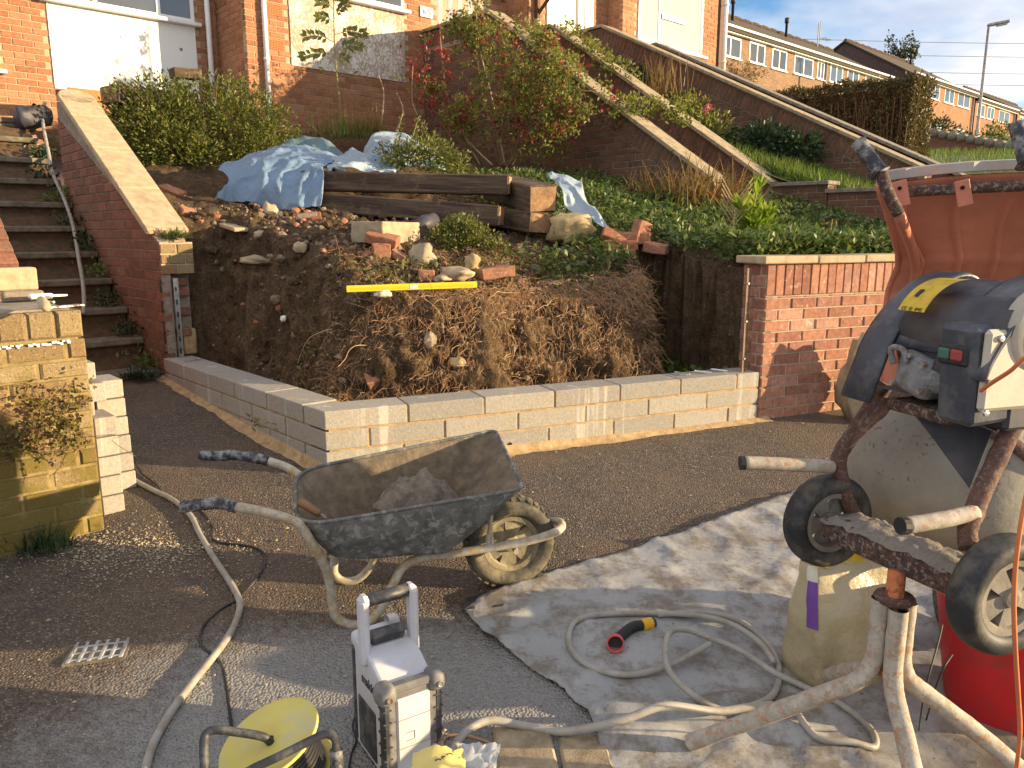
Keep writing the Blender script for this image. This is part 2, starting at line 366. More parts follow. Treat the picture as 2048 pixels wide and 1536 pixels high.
# garden soil behind the new wall
def m_soil():
    s = NT('garden_soil'); n = s.noise(9, 8, .72); n2 = s.noise(60, 6, .75)
    c = s.ramp(n, [(.3, (.085, .052, .030)), (.5, (.15, .098, .057)), (.62, (.21, .145, .08)), (.8, (.29, .20, .11))])
    c = s.mix(1.0, c, s.ramp(n2, [(.3, .45), (.7, 1.5)]), 'MULTIPLY')
    p = s.voro(48); c = s.mix(s.ramp(p, [(.13, .75), (.20, 0.0)]), c, (.33, .27, .19))
    return s.done(c, .97, s.bump(n2, 1.0, .02, s.bump(s.noise(22, 6, .75), 1.0, .05)), spec=.1)
M['soil'] = m_soil()
def lump(x, y, z): return .045 * nz(x, y, z, 3.5) + .034 * nz(x, y, z, 5) + .034 * nz(x, y, z, 11) + .024 * nz(x, y, z, 24)
mb = MB()
def sfn(t0, t1, d0, d1):
    def f(u, v):
        p = TD(t0 + (t1 - t0) * u, d0 + (d1 - d0) * v); z = soil(p.x, p.y); e = .05
        gx = (soil(p.x + e, p.y) - soil(p.x - e, p.y)) / (2 * e); gy = (soil(p.x, p.y + e) - soil(p.x, p.y - e)) / (2 * e)
        n = Vector((-gx, -gy, 1)).normalized(); q = Vector((p.x, p.y, z)); k = 1 + 1.2 * (1 - n.z)
        return q + n * (lump(q.x, q.y, q.z) * k)
    return f
_sf = sfn(-1.6, 3.4, .17, 2.7); mb.grid(212, 150, lambda u, v: _sf(u, v * .62 if v < .8 else .496 + (v - .8) * 2.52))
mb.f = [f for f in mb.f if all(AB(mb.v[i])[0] > 2.165 for i in f)]; mb.m = [0] * len(mb.f)
soil_o = mb.build('garden_soil', M['soil'], smooth=True); tag(soil_o, kind='structure')
mb = MB()
def sfn2(u, v):
    a = 2.2 + 7.4 * u; b = 2.1 + 8.6 * v; p = W(a, b); t = (p - WC).dot(WD); d = (p - WC).dot(WN)
    z = soil(p.x, p.y) + lump(p.x, p.y, 0)
    if -1.55 < t < 3.35 and d < 2.62: z -= .12 + .5 * (d < .6)
    if d < .2 and t < 3.0: z = -.1
    if d < .12: z = -.1
    return Vector((p.x, p.y, z))
mb.grid(112, 128, sfn2)
tag(mb.build('garden_slope', M['soil'], smooth=True), kind='structure')

# ---------------------------------------------------------------- brickwork
def clip(poly, rect):
    def cut(P, ins, inter):
        out = []
        for i in range(len(P)):
            a, b = P[i - 1], P[i]
            if ins(b):
                if not ins(a): out.append(inter(a, b))
                out.append(b)
            elif ins(a): out.append(inter(a, b))
        return out
    P = [(rect[0], rect[1]), (rect[2], rect[1]), (rect[2], rect[3]), (rect[0], rect[3])]
    for i in range(len(poly)):
        if len(P) < 3: return []
        (x0, y0), (x1, y1) = poly[i], poly[(i + 1) % len(poly)]
        ins = lambda p: (x1 - x0) * (p[1] - y0) - (y1 - y0) * (p[0] - x0) >= -1e-9
        def inter(a, b):
            da = (x1 - x0) * (a[1] - y0) - (y1 - y0) * (a[0] - x0); db = (x1 - x0) * (b[1] - y0) - (y1 - y0) * (b[0] - x0); t = da / (da - db)
            return (a[0] + (b[0] - a[0]) * t, a[1] + (b[1] - a[1]) * t)
        P = cut(P, ins, inter)
    return P
def area(P): return abs(sum(P[i - 1][0] * P[i][1] - P[i][0] * P[i - 1][1] for i in range(len(P)))) / 2
MESHES = {}
def brick_mesh(l, h, dep, mat, ch=.005):
    k = (round(l, 3), round(h, 3), round(dep, 3), mat.name, ch)
    if k not in MESHES:
        m = MB(); m.prism([(-l / 2, -h / 2), (l / 2, -h / 2), (l / 2, h / 2), (-l / 2, h / 2)], (0, 0, 0), Vector((1, 0, 0)), ZV, Vector((0, 1, 0)), dep, 0, ch)
        MESHES[k] = m.mesh('brick', (mat,))
    return MESHES[k]
def brickwork(parent, o, u, n, poly, mat, mortar, L=.215, H=.065, J=.010, dep=.06, rec=.008, name='brick', start=0.0, w0=0.0, limit=300, jit=.0025, ch=.005, holes=(), rank=None, half=.5, extra=None, bond='stretcher'):
    """bricks of a convex wall face: o + u*U + w*Z, normal n; poly in (u,w), counter-clockwise; each brick its own child"""
    o = Vector(o); u = Vector(u).normalized(); n = Vector(n).normalized(); w = ZV
    us = [p[0] for p in poly]; ws = [p[1] for p in poly]; items = []
    row = int(math.floor((min(ws) - w0) / (H + J)))
    while w0 + row * (H + J) < max(ws):
        z0 = w0 + row * (H + J); off = start + (half * (L + J) if row % 2 else 0)
        i = int(math.floor((min(us) - off) / (L + J)))
        while off + i * (L + J) < max(us):
            x0 = off + i * (L + J); i += 1
            P = clip(poly, (x0, z0, x0 + L, z0 + H))
            if len(P) >= 3 and area(P) > .00045:
                xs = [p[0] for p in P]; zs = [p[1] for p in P]; cx, cz = (min(xs) + max(xs)) / 2, (min(zs) + max(zs)) / 2
                if any(h[0] < cx < h[2] and h[1] < cz < h[3] for h in holes): continue
                items.append((P, cx, cz))
        row += 1
    if extra: items += extra
    if rank: items.sort(key=rank)
    stuff = MB(); flip = u.cross(n).z < 0; ux = -u if flip else u
    for q, (P, cx, cz) in enumerate(items):
        yo = R.uniform(-jit, jit); pos = o + u * cx + w * cz + n * yo
        full = len(P) == 4 and abs(area(P) - (max(p[0] for p in P) - min(p[0] for p in P)) * (max(p[1] for p in P) - min(p[1] for p in P))) < 1e-5
        if q < limit:
            if full: me = brick_mesh(max(p[0] for p in P) - min(p[0] for p in P), max(p[1] for p in P) - min(p[1] for p in P), dep, mat, ch)
            else:
                m = MB(); m.prism([((p - cx) * (-1 if flip else 1), r - cz) for p, r in (reversed(P) if flip else P)], (0, 0, 0), Vector((1, 0, 0)), ZV, Vector((0, 1, 0)), dep, 0, ch); me = m.mesh('brick', (mat,))
            b = bpy.data.objects.new(name, me); COL.objects.link(b)
            Mx = Matrix((ux, n, ZV)).transposed().to_4x4(); Mx = Mx @ Matrix.Rotation(R.uniform(-.008, .008), 4, 'Y') @ Matrix.Rotation(R.uniform(-.006, .006), 4, 'Z'); Mx.translation = pos
            b.matrix_world = Mx; keep(b, parent)
        else: stuff.prism(P, o + n * yo, u, w, n, dep, 0, ch)
    if stuff.v: tag(stuff.build('brickwork', mat, parent), kind='stuff')
    m = MB(); m.prism(poly, o - n * rec, u, w, n, max(.02, dep - rec + .01)); m.build('mortar', mortar, parent)
def rect(u0, w0, u1, w1): return [(u0, w0), (u1, w0), (u1, w1), (u0, w1)]

# ---------------------------------------------------------------- the new concrete block wall
wall = thing('block_wall', 'new low retaining wall of pale concrete blocks, bent at its corner', 'wall', TD(0, 0, .25))
BT = .630; BH = .10; BJ = .011
def block(parent, c, ux, size, mat=None, ch=.004):
    k = ('blk', tuple(round(x, 3) for x in size), (mat or M['block']).name)
    if k not in MESHES:
        m = MB(); m.box((0, 0, 0), size, None, 0, ch); MESHES[k] = m.mesh('block', (mat or M['block'],))
    b = bpy.data.objects.new('block', MESHES[k]); COL.objects.link(b)
    ux = Vector(ux).normalized(); Mx = Matrix((ux, ZV.cross(ux), ZV)).transposed().to_4x4() @ Matrix.Rotation(R.uniform(-.006, .006), 4, 'Z') @ Matrix.Rotation(R.uniform(-.005, .005), 4, 'Y')
    Mx.translation = Vector(c); b.matrix_world = Mx; return keep(b, parent)
BW = .215
def poly_block(pts, z):
    m = MB(); k = len(pts); m.add([Vector((p.x, p.y, z - BH / 2)) for p in pts] + [Vector((p.x, p.y, z + BH / 2)) for p in pts], [tuple(reversed(range(k))), tuple(range(k, 2 * k))] + [(i, (i + 1) % k, k + (i + 1) % k, k + i) for i in range(k)])
    return m.build('block', M['block'], wall, bevel=.004)
for c in range(3):
    z = BT - BH / 2 - c * (BH + BJ)
    t = 0.0; cuts = []
    if c != 1: cuts = [0, .45, .90, 1.35, 1.80, 2.25, 2.70, 2.895]
    else: cuts = [0, .20, .66, 1.11, 1.56, 2.01, 2.46, 2.895]
    if c == 2: cuts = [0, .42, .86, 1.31, 1.76, 2.21, 2.64, 2.895]
    for i in range(1, len(cuts) - 1):
        l = cuts[i + 1] - cuts[i] - .012; t = (cuts[i] + cuts[i + 1]) / 2
        if c == 1 and i == 1:
            poly_block([TD(.240, .0005), TD(.654, .0005), TD(.654, BW), TD(.240, .0) + BV * .226], z); continue
        block(wall, TD(t, BW / 2 + R.uniform(-.002, .003), z + R.uniform(-.001, .001)), WD, (l, BW, BH))
    if c != 1: poly_block([TD(0, 0), TD(cuts[1] - .006, 0), TD(cuts[1] - .006, BW), TD(0, 0) + BV * .226], z)
    else: poly_block([TD(0, 0), TD(.2266, 0), TD(.2266, 0) + BV * .445, TD(0, 0) + BV * .445], z)
    # left leg runs uphill along b from the corner
    if c == 0: cl = [.238, .685, 1.135, 1.585, 2.02, 2.39]
    elif c == 1: cl = [.457, .90, 1.35, 1.80, 2.16, 2.39]
    else: cl = [.238, .66, 1.10, 1.55, 2.0, 2.39]
    n = len(cl)
    ac, bc = AB(WC)
    for i in range(n - 1):
        if c == 2 and i >= n - 2: continue
        l = cl[i + 1] - cl[i] - .012; bb = bc + (cl[i] + cl[i + 1]) / 2
        a0 = ac + BW / 2
        block(wall, W(a0, bb, z), BV, (l, BW, BH))
mb = MB()
mb.box(TD(1.45, BW / 2, BT - .16), (2.86, BW - .012, .30), axes(WD, WN, ZV)); mb.build('mortar', M['mortar_sand'], wall)
mb = MB(); mb.box(W(ac + BW / 2 + .004, bc + 1.28, BT - .15), (2.2, BW - .013, .28), axes(BV, -AV, ZV)); mb.build('mortar', M['mortar_sand'], wall)
# footing with a smear of mortar along the foot of the wall
mb = MB()
def ft(u, v):
    s_ = u * 5.4
    if s_ < 2.42: p = W(ac, bc + 2.42 - s_); nn = -AV
    else: p = TD(s_ - 2.42, 0); nn = -WN
    wob = .018 * nz(s_, v, 3, 3.5) + .010 * nz(s_, v, 1, 12)
    k = [(.02, .07), (-.004, .07), (-.012, .045), (-.030, .012), (-.055 - 1.8 * wob, .001)][int(round(v * 4))]
    q = p + nn * (-k[0]) ; kh = .02 + .035 * ss(2.42 - 1.4, 2.42, s_) * ss(2.42 + 2.4, 2.42 + .6, s_) if k[1] > .05 else k[1] * .4
    return Vector((q.x, q.y, ground(q.x, q.y) + kh + wob * .3))
mb.grid(140, 5, ft); mb.build('mortar_fillet', M['mortar_sand'], wall, True)
# short bed-joint smears and open perpends are left by the recessed mortar; a weep pipe at the foot
mb = MB(); mb.tube([TD(1.06, -.004, .335), TD(1.06, .05, .335)], .013, 12); mb.build('weep_hole', M['dark'], wall)

# ---------------------------------------------------------------- right-hand garden wall, older brick
rw = thing('garden_wall', 'old red brick garden wall with pale coping behind the concrete mixer', 'wall', TD(2.92, 0, .3))
RO = TD(2.9, -.004, 0)
brickwork(rw, RO, WD, -WN, rect(0, .20, 3.3, 1.345 - .215), M['brick_right'], M['mortar'], w0=.30 - .075 * 2, dep=.1, ch=.006)
ex = []
for i in range(44):
    x0 = .005 + i * .0755; P = rect(x0, 1.345 - .208, x0 + .066, 1.345 - .004); ex.append((P, x0 + .033, 1.345 - .106))
brickwork(rw, RO + ZV * 0, WD, -WN, rect(0, 1.345 - .209, 3.3, 1.345 - .2089), M['brick_right'], M['mortar'], dep=.1, ch=.006, extra=ex)
mb = MB(); mb.prism(rect(0, 1.13, 3.3, 1.345), RO + WN * .009, WD, ZV, -WN, .08); mb.build('mortar', M['mortar'], rw)
mb = MB(); mb.box(TD(4.55, .17, .75), (3.28, .12, 1.18), axes(WD, WN, ZV)); mb.build('wall_core', M['mortar_grey'], rw)
# shaded end of the wall where the old return was cut away
brickwork(rw, TD(2.895, .225, 0), -WN, -WD, rect(0, .20, .222, 1.345), M['brick_right'], M['mortar_grey'], w0=.30 - .075 * 2, dep=.06, L=.102, start=.005)
for i, (t0, t1) in enumerate(((2.845, 3.30), (3.308, 3.73), (3.738, 4.16), (4.168, 4.60), (4.608, 5.2), (5.208, 6.2))):
    mb = MB(); mb.box(TD((t0 + t1) / 2, .105, 1.373 + R.uniform(-.003, .003)), (t1 - t0, .29, .05), axes(WD, WN, ZV), 0, .006); mb.build('coping_slab', M['coping'], rw)

# stainless wall-starter strips fixed to both old walls
def starter(name, label, base, up, face, side, h, col, slots=True):
    t = thing(name, label, 'wall starter', base); m = MB(); wv = Vector(side).normalized(); f = Vector(face).normalized()
    m.box(Vector(base) + ZV * h / 2, (.032, .003, h), axes(wv, f, ZV))
    for s_ in (-1, 1): m.box(Vector(base) + ZV * h / 2 + wv * s_ * .0165 + f * .004, (.003, .010, h), axes(wv, f, ZV))
    m.build('strip', col, t)
    for i in range(3):
        b = MB(); p = Vector(base) + ZV * (.1 + i * (h - .2) / 2) + f * .002; b.lathe([(.0, .008), (.007, .008), (.009, .003), (.009, 0)], p, f, 8); b.build('bolt', M['steel'], t)
    for i in range(6 if slots else 0):
        b = MB(); p = Vector(base) + ZV * (.06 + i * (h - .1) / 5.5) + f * .0022; b.box(p, (.010, .002, .038), axes(wv, f, ZV)); b.build('slot', M['dark'], t)
    return t
def m_metal(name, col, rough=.35, rust=None, amt=.5, scale=14, metal=.9, splat=None, samt=.6):
    s = NT(name); n = s.noise(30, 5, .6); c = s.mix(1.0, col, s.ramp(n, [(.3, .75), (.7, 1.2)]), 'MULTIPLY'); mt = metal
    if rust:
        k = s.noise(scale, 8, .75); f = s.ramp(k, [(.5 - .12 * amt, 0.0), (.58, 1.0)]); c = s.mix(f, c, rust); mt = s.math('MULTIPLY', s.math('SUBTRACT', 1.0, f), metal); rough = s.math('ADD', rough, s.math('MULTIPLY', f, .45), True)
    if splat:
        k = s.noise(scale * 1.7, 7, .7, dist=.5); f2 = s.ramp(k, [(.52, 0.0), (.60, samt)]); c = s.mix(f2, c, splat)
    return s.done(c, rough, s.bump(s.noise(70, 6, .7), .25 if rust else .05, .005, s.bump(s.noise(scale, 6, .7), .3, .006)), mt)
M['steel'] = m_metal('stainless_steel', (.55, .55, .54), .3, metal=1.0)
M['galv'] = m_metal('galvanised_steel', (.42, .42, .40), .4, (.16, .075, .03), .2, 20, .9)

starter('wall_starter', 'slotted steel wall starter strip bolted to the left flank wall', W(2.075, 5.93, .62), ZV, -BV, AV, .60, M['steel'])
starter('wall_starter', 'rusty brown double strip standing against the end of the right garden wall', TD(2.80, .06, .62), ZV, -WN, WD, .70, m_plain('rusty_strip', (.22, .13, .08), .6, .3, 20), False)
# ---------------------------------------------------------------- left flank wall of the steps
SL = .58
fl = thing('flank_wall', 'red brick flank wall with wide pale sloping coping beside the steps', 'wall', W(2.1, 6, .5))
FA = 1.985
def ftop(b): return 1.54 + SL * (b - 6.10)
# steps-side face, u runs downhill (-b) so that the polygon stays convex
b_hi = 8.35
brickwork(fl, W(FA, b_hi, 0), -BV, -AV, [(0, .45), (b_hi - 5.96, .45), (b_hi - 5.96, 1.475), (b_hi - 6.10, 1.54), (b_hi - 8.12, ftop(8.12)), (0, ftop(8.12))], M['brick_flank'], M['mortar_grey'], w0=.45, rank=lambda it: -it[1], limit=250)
mb = MB(); mb.prism([(0, .3), (b_hi - 6.03, .3), (b_hi - 6.03, 1.24), (b_hi - 6.03, 1.50), (b_hi - 6.12, 1.54), (b_hi - 8.12, ftop(8.12)), (0, ftop(8.12))], W(FA + .222, b_hi, 0), -BV, ZV, AV, .15); mb.build('wall_core', M['mortar_grey'], fl)
# front pier: three courses overhanging the demolished return
brickwork(fl, W(FA + .008, 5.945, 0), AV, -BV, rect(0, 1.25, .235, 1.48), M['brick_pillar'], M['mortar'], L=.112, w0=1.25, dep=.10, start=0)
mb = MB(); mb.box(W(FA + .125, 6.01, 1.365), (.225, .105, .225), axes(AV, BV, ZV)); mb.build('pier_core', M['mortar_grey'], fl)
brickwork(fl, W(FA + .02, 6.06, 0), AV, -BV, rect(0, 1.482, .20, 1.545), M['brick_loose'], M['mortar'], L=.10, w0=1.482, dep=.08)
# toothed broken brick ends below
for i in range(9):
    z = .66 + i * .0755
    if i % 2 == 0 or i > 6:
        m = MB(); m.box(W(FA + .155 + R.uniform(-.008, .008), 6.03 + R.uniform(-.01, .03), z), (.105, .10, .062), axes(AV, BV, ZV), 0, .006); m.build('broken_brick', M['brick_flank'], fl)
mb = MB(); mb.box(W(FA + .03, 5.985, .93), (.06, .03, .62), axes(AV, BV, ZV)); mb.build('damp_membrane', M['black'], fl)
mb = MB(); mb.box(W(FA + .19, 6.02, .735), (.10, .07, .20), axes(AV, BV, ZV), 0, .02); mb.build('mortar_patch', M['mortar_sand'], fl)
slabs = [(6.07, 6.62), (6.625, 7.22), (7.225, 7.75), (7.755, 8.12)]
for b0, b1 in slabs:
    bm_ = (b0 + b1) / 2; l = (b1 - b0) * sqrt(1 + SL * SL); d = (BV + ZV * SL).normalized(); up = (ZV - BV * SL).normalized()
    m = MB(); m.box(W(FA + .115, bm_, ftop(bm_) + .03), (l - .003, .305, .048), axes(d, -AV, up), 0, .006); m.build('coping_slab', M['coping'], fl)
m = MB(); m.lathe([(0, .024), (.14, .024), (.15, .018), (.15, -.024), (0, -.024)], W(FA + .12, 8.11, ftop(8.11) + .03), (ZV - BV * SL).normalized(), 20); m.build('coping_end', M['coping'], fl)

# steps
st = thing('garden_steps', 'flight of worn concrete steps climbing to the left house', 'steps', W(1.5, 6.1, .45))
N_ST = 11; SB0, SZ0, RUN, RISE = 6.12, .525, .332, .2155
for i in range(N_ST):
    b = SB0 + i * RUN; z = SZ0 + i * RISE
    m = MB(); m.box(W(1.47, b + .19, z - .025), (1.02, .40, .05), axes(AV, BV, ZV) @ Matrix.Rotation(R.uniform(-.006, .006), 3, 'Y'), 0, .008); m.build('tread', M['step'], st)
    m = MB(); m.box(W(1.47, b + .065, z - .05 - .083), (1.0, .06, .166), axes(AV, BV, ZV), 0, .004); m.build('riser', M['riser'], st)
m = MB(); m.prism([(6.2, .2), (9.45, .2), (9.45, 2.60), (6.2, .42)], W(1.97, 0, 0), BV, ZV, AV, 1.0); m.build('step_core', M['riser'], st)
m = MB(); m.box(W(1.3, 10.4, 2.62), (1.5, 1.9, .10), axes(AV, BV, ZV), 0, .01); m.build('landing', M['step'], st)
m = MB(); m.box(W(1.47, 6.0, .36), (1.05, .4, .14), axes(AV, BV, ZV), 0, .01); m.build('bottom_step', M['step'], st)
# far-left flank of the steps, its raked top and end catching the sun
lf = thing('end_wall', 'sunlit orange brick end of the wall left of the steps', 'wall', W(.8, 5.4, .4))
brickwork(lf, W(.55, 5.30, 0), AV, -BV, rect(0, .95, .49, 1.215), M['brick_house'], M['mortar'], w0=.95 - .01, dep=.08, start=.26, L=.215, H=.10)
m = MB(); m.box(W(.79, 5.33, 1.285), (.54, .13, .13), axes(AV, BV, ZV), 0, .008); m.build('end_slab', M['coping'], lf)
for i in range(14):
    b = 5.42 + i * .10; z = 1.345 + i * .073
    m = MB(); m.box(W(.79, b, z - .05), (.44, .105, .075), axes(AV, BV, ZV) @ Matrix.Rotation(.55, 3, 'X'), 0, .005); m.build('brick', M['brick_flank'], lf)
m = MB(); m.prism([(5.36, .3), (7.0, .3), (7.0, 2.35), (5.36, 1.22)], W(1.0, 0, 0), BV, ZV, AV, .42); m.build('wall_core', M['brick_flank'], lf)

# ---------------------------------------------------------------- mossy gate pillar at the left edge, with new blocks beside it
pw = thing('gate_pillar_wall', 'mossy yellow brick wall end at the left edge, vine hanging on it', 'wall', W(.5, 3.7, .24))
PB = 3.655; PT = 1.232; AE = .885
brickwork(pw, W(-.6, PB, 0), AV, -BV, rect(0, .16, AE + .6, PT - .125), M['brick_pillar'], M['mortar_moss'], L=.215, H=.066, J=.012, w0=PT - .125 - .078 * 13, dep=.09, ch=.008, start=AE + .6 - .215 * 3 - .10, jit=.004, rank=lambda it: -it[1])
ex = []
for i in range(12):
    x1 = AE + .6 - .004 - i * .106; ex.append((rect(x1 - .094, PT - .115, x1, PT - .004), x1 - .047, PT - .06))
brickwork(pw, W(-.6, PB - .003, 0), AV, -BV, rect(0, PT - .1151, AE + .6, PT - .115), M['brick_pillar'], M['mortar_moss'], dep=.2, ch=.010, extra=ex, jit=.004)
m = MB(); m.box(W((AE - .62) / 2, PB + .33, .68), (AE + .58, .64, 1.09), axes(AV, BV, ZV), 0, .01); m.build('wall_core', M['brick_pillar'], pw)
m = MB(); m.box(W((AE - .62) / 2, PB + .345, PT - .012), (AE + .57, .58, .03), axes(AV, BV, ZV), 0, .012); m.build('top_bed', M['mortar_grey'], pw)
m = MB()
for i in range(60):
    a = AE - .06 - i * .012; m.box(W(a + R.uniform(-.01, .01), PB - .004, PT - .133 + R.uniform(-.006, .006)), (R.uniform(.006, .018), .008, R.uniform(.004, .010)), axes(AV, BV, ZV))
m.build('lime_streak', M['render_white'], pw)
bp = thing('block_pier', 'stepped stack of new grey concrete blocks against the mossy wall end', 'wall', W(1.0, 3.9, .25))
for i in range(5): block(bp, W(.972, 3.815 + .1, .30 + i * .094), AV, (.095, .2, .088))
for i in range(6): block(bp, W(1.085 - .004 * i, 4.06 + .10, .33 + i * .094), AV, (.13, .2, .088))
block(bp, W(.99, 4.06 + .06, .80), AV, (.10, .2, .088)); block(bp, W(.965, 4.14, .90), AV, (.10, .16, .08))
m = MB(); m.box(W(.93, 3.95, .55), (.05, .12, .58), axes(AV, BV, ZV), 0, .01); m.build('mortar', M['mortar_grey'], bp)

# ---------------------------------------------------------------- stair walls in front of the terrace
def stair_wall(label, A0, ba, za, be, ze, bf, base_fn, thick=.225, mat='brick_stair', flat=None, cop='coping_old', nslab=8, limit=300, band=True):
    t = thing('stair_wall', label, 'wall', W(A0, be, base_fn(be)), group='sloping stair walls')
    sl = (za - ze) / (ba - be); g = sqrt(1 + sl * sl); bd = .235 if band else .02
    U = bf                                  # u = bf - b, downhill
    low = min(base_fn(be), base_fn(bf)) - .2
    hi = lambda b: za if b >= ba else za - sl * (ba - b)
    bk = bd * g
    poly = [(0, low), (bf - be, low), (bf - be, ze - bk), (bf - ba, za - bk), (0, za - bk)]
    poly[2] = (bf - be, max(low + .02, ze - bk))
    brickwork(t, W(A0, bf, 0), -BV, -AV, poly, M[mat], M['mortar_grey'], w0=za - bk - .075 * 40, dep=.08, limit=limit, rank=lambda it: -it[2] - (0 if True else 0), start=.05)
    if band:
        d = (-BV - ZV * sl).normalized(); up = (ZV - BV * sl).normalized() if False else d.cross(-AV).normalized()
        if up.z < 0: up = -up
        n = int((ba - be) * g / .0775); me = brick_mesh(.0665, .205, .09, M[mat], .005)
        for i in range(n):
            p = W(A0, ba, za) + d * (.04 + i * .0775) - up * .125 - AV * R.uniform(-.002, .004)
            b = bpy.data.objects.new('brick', me); COL.objects.link(b); x = d; y = -AV
            if x.cross(y).dot(up) < 0: x = -x
            Mx = Matrix((x, y, up)).transposed().to_4x4(); Mx.translation = p; b.matrix_world = Mx; keep(b, t)
        m2 = MB(); e = bf - ba
        m2.prism([(e, za - bk), (bf - be, ze - bk), (bf - be, ze - .01), (e, za - .01)], W(A0 + .008, bf, 0), -BV, ZV, -AV, .08); m2.build('mortar', M['mortar_grey'], t)
        if e > .05:
            me = brick_mesh(.0665, .205, .09, M[mat], .005)
            for i in range(int(e / .0775)):
                b = bpy.data.objects.new('brick', me); COL.objects.link(b); x = BV; y = -AV
                if x.cross(y).z < 0: x = -x
                Mx = Matrix((x, y, ZV)).transposed().to_4x4(); Mx.translation = W(A0, ba + .04 + i * .0775, za - .125); b.matrix_world = Mx; keep(b, t)
            m2 = MB(); m2.prism([(0, za - bk), (e, za - bk), (e, za - .01), (0, za - .01)], W(A0 + .008, bf, 0), -BV, ZV, -AV, .08); m2.build('mortar', M['mortar_grey'], t)
    m = MB(); m.prism([(0, low), (bf - be, low), (bf - be, ze - .02), (bf - ba, za - .02), (0, za - .02)], W(A0 + thick, bf, 0), -BV, ZV, AV, thick - .07); m.build('wall_core', M[mat], t)
    L = (ba - be) / nslab; d = (-BV - ZV * sl).normalized(); up = (ZV - BV * sl).normalized()
    for i in range(nslab):
        bm_ = ba - (i + .5) * L; m = MB(); m.box(W(A0 + thick / 2, bm_, hi(bm_) + .022 * g), (L * g - .004, thick + .10, .045), axes(d, AV, d.cross(AV)) @ Matrix.Rotation(R.uniform(-.004, .004), 3, 'X'), 0, .006); m.build('coping_slab', M[cop], t)
    if bf > ba + .05:
        m = MB(); m.box(W(A0 + thick / 2, (bf + ba) / 2 - .01, za + .024), (bf - ba - .002, thick + .10, .045), axes(BV, -AV, ZV), 0, .006); m.build('coping_slab', M[cop], t)
    return t
gb = lambda b: 2.95 - .25 * (10.4 - b) - .12
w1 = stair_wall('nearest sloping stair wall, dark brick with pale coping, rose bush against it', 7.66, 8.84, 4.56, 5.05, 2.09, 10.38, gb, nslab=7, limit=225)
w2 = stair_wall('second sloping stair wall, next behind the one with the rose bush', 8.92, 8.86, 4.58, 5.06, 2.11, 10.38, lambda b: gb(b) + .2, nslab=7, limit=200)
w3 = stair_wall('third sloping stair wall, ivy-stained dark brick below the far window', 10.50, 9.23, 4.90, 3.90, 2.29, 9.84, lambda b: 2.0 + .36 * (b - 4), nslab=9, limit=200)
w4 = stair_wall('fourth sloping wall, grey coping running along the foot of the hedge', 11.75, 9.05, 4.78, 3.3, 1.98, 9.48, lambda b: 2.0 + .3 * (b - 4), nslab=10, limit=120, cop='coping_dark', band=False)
# flat lower runs that carry the second wall on to the street
def flat_wall(label, A0, b0, b1, z0, z1, thick=.225, cop='coping_dark'):
    t = thing('boundary_wall', label, 'wall', W(A0, b0, z0))
    brickwork(t, W(A0, b1, 0), -BV, -AV, rect(0, z0, b1 - b0, z1), M['brick_stair'], M['mortar_grey'], w0=z1 - .075 * 20, dep=.08)
    m = MB(); m.box(W(A0 + thick / 2 + .02, (b0 + b1) / 2, (z0 + z1) / 2 - .01), (b1 - b0 - .004, thick - .06, z1 - z0 - .03), axes(BV, -AV, ZV)); m.build('wall_core', M['brick_stair'], t)
    n = max(1, int((b1 - b0) / .6))
    for i in range(n):
        l = (b1 - b0 + .05) / n; m = MB(); m.box(W(A0 + thick / 2, b0 - .025 + (i + .5) * l, z1 + .024), (l - .004, thick + .08, .045), axes(BV, -AV, ZV), 0, .006); m.build('coping_slab', M[cop], t)
    brickwork(t, W(A0 + .01, b0 - .002, 0), AV, -BV, rect(0, z0, thick - .02, z1), M['brick_stair'], M['mortar_grey'], w0=z1 - .075 * 20, dep=.05, L=.10)
flat_wall('short flat-topped brick wall at the foot of the second stair wall', 8.92, 4.36, 5.05, 1.2, 2.09)
flat_wall('lower dark brick boundary wall behind the orange barrow', 8.90, 1.2, 4.34, 1.0, 1.99)
# steps between the two nearest stair walls
st2 = thing('entrance_steps', 'shaded concrete steps between the two nearest stair walls', 'steps', W(8.4, 5.1, 1.4))
for i in range(13):
    m = MB(); m.box(W(8.4, 5.15 + i * .31, 1.42 + i * .175), (1.02, .36, .17), axes(AV, BV, ZV), 0, .008); m.build('tread', M['step'], st2)
# grass strip between second and third wall
mb = MB(); mb.grid(14, 40, lambda u, v: W(9.0 + 1.55 * u, .6 + 9.2 * v, 1.72 + .40 * max(0, 4.0 - 4.0) + .34 * (.6 + 9.2 * v - 3.6) * (1 if .6 + 9.2 * v > 3.6 else .5) + .05 * nz(u * 3, v * 9, 0, 2)))
tag(mb.build('grass_bank', M['lawn'], smooth=True), kind='structure')
def bank2(b): return 1.72 + .34 * (b - 3.6) * (1 if b > 3.6 else .5)
mb = MB(); mb.grid(4, 20, lambda u, v: W(10.6 + 1.3 * u, 0 + 9.8 * v, 1.5 + .34 * max(0, 9.8 * v - 3.6)))
tag(mb.build('neighbour_path', M['step'], smooth=True), kind='structure')

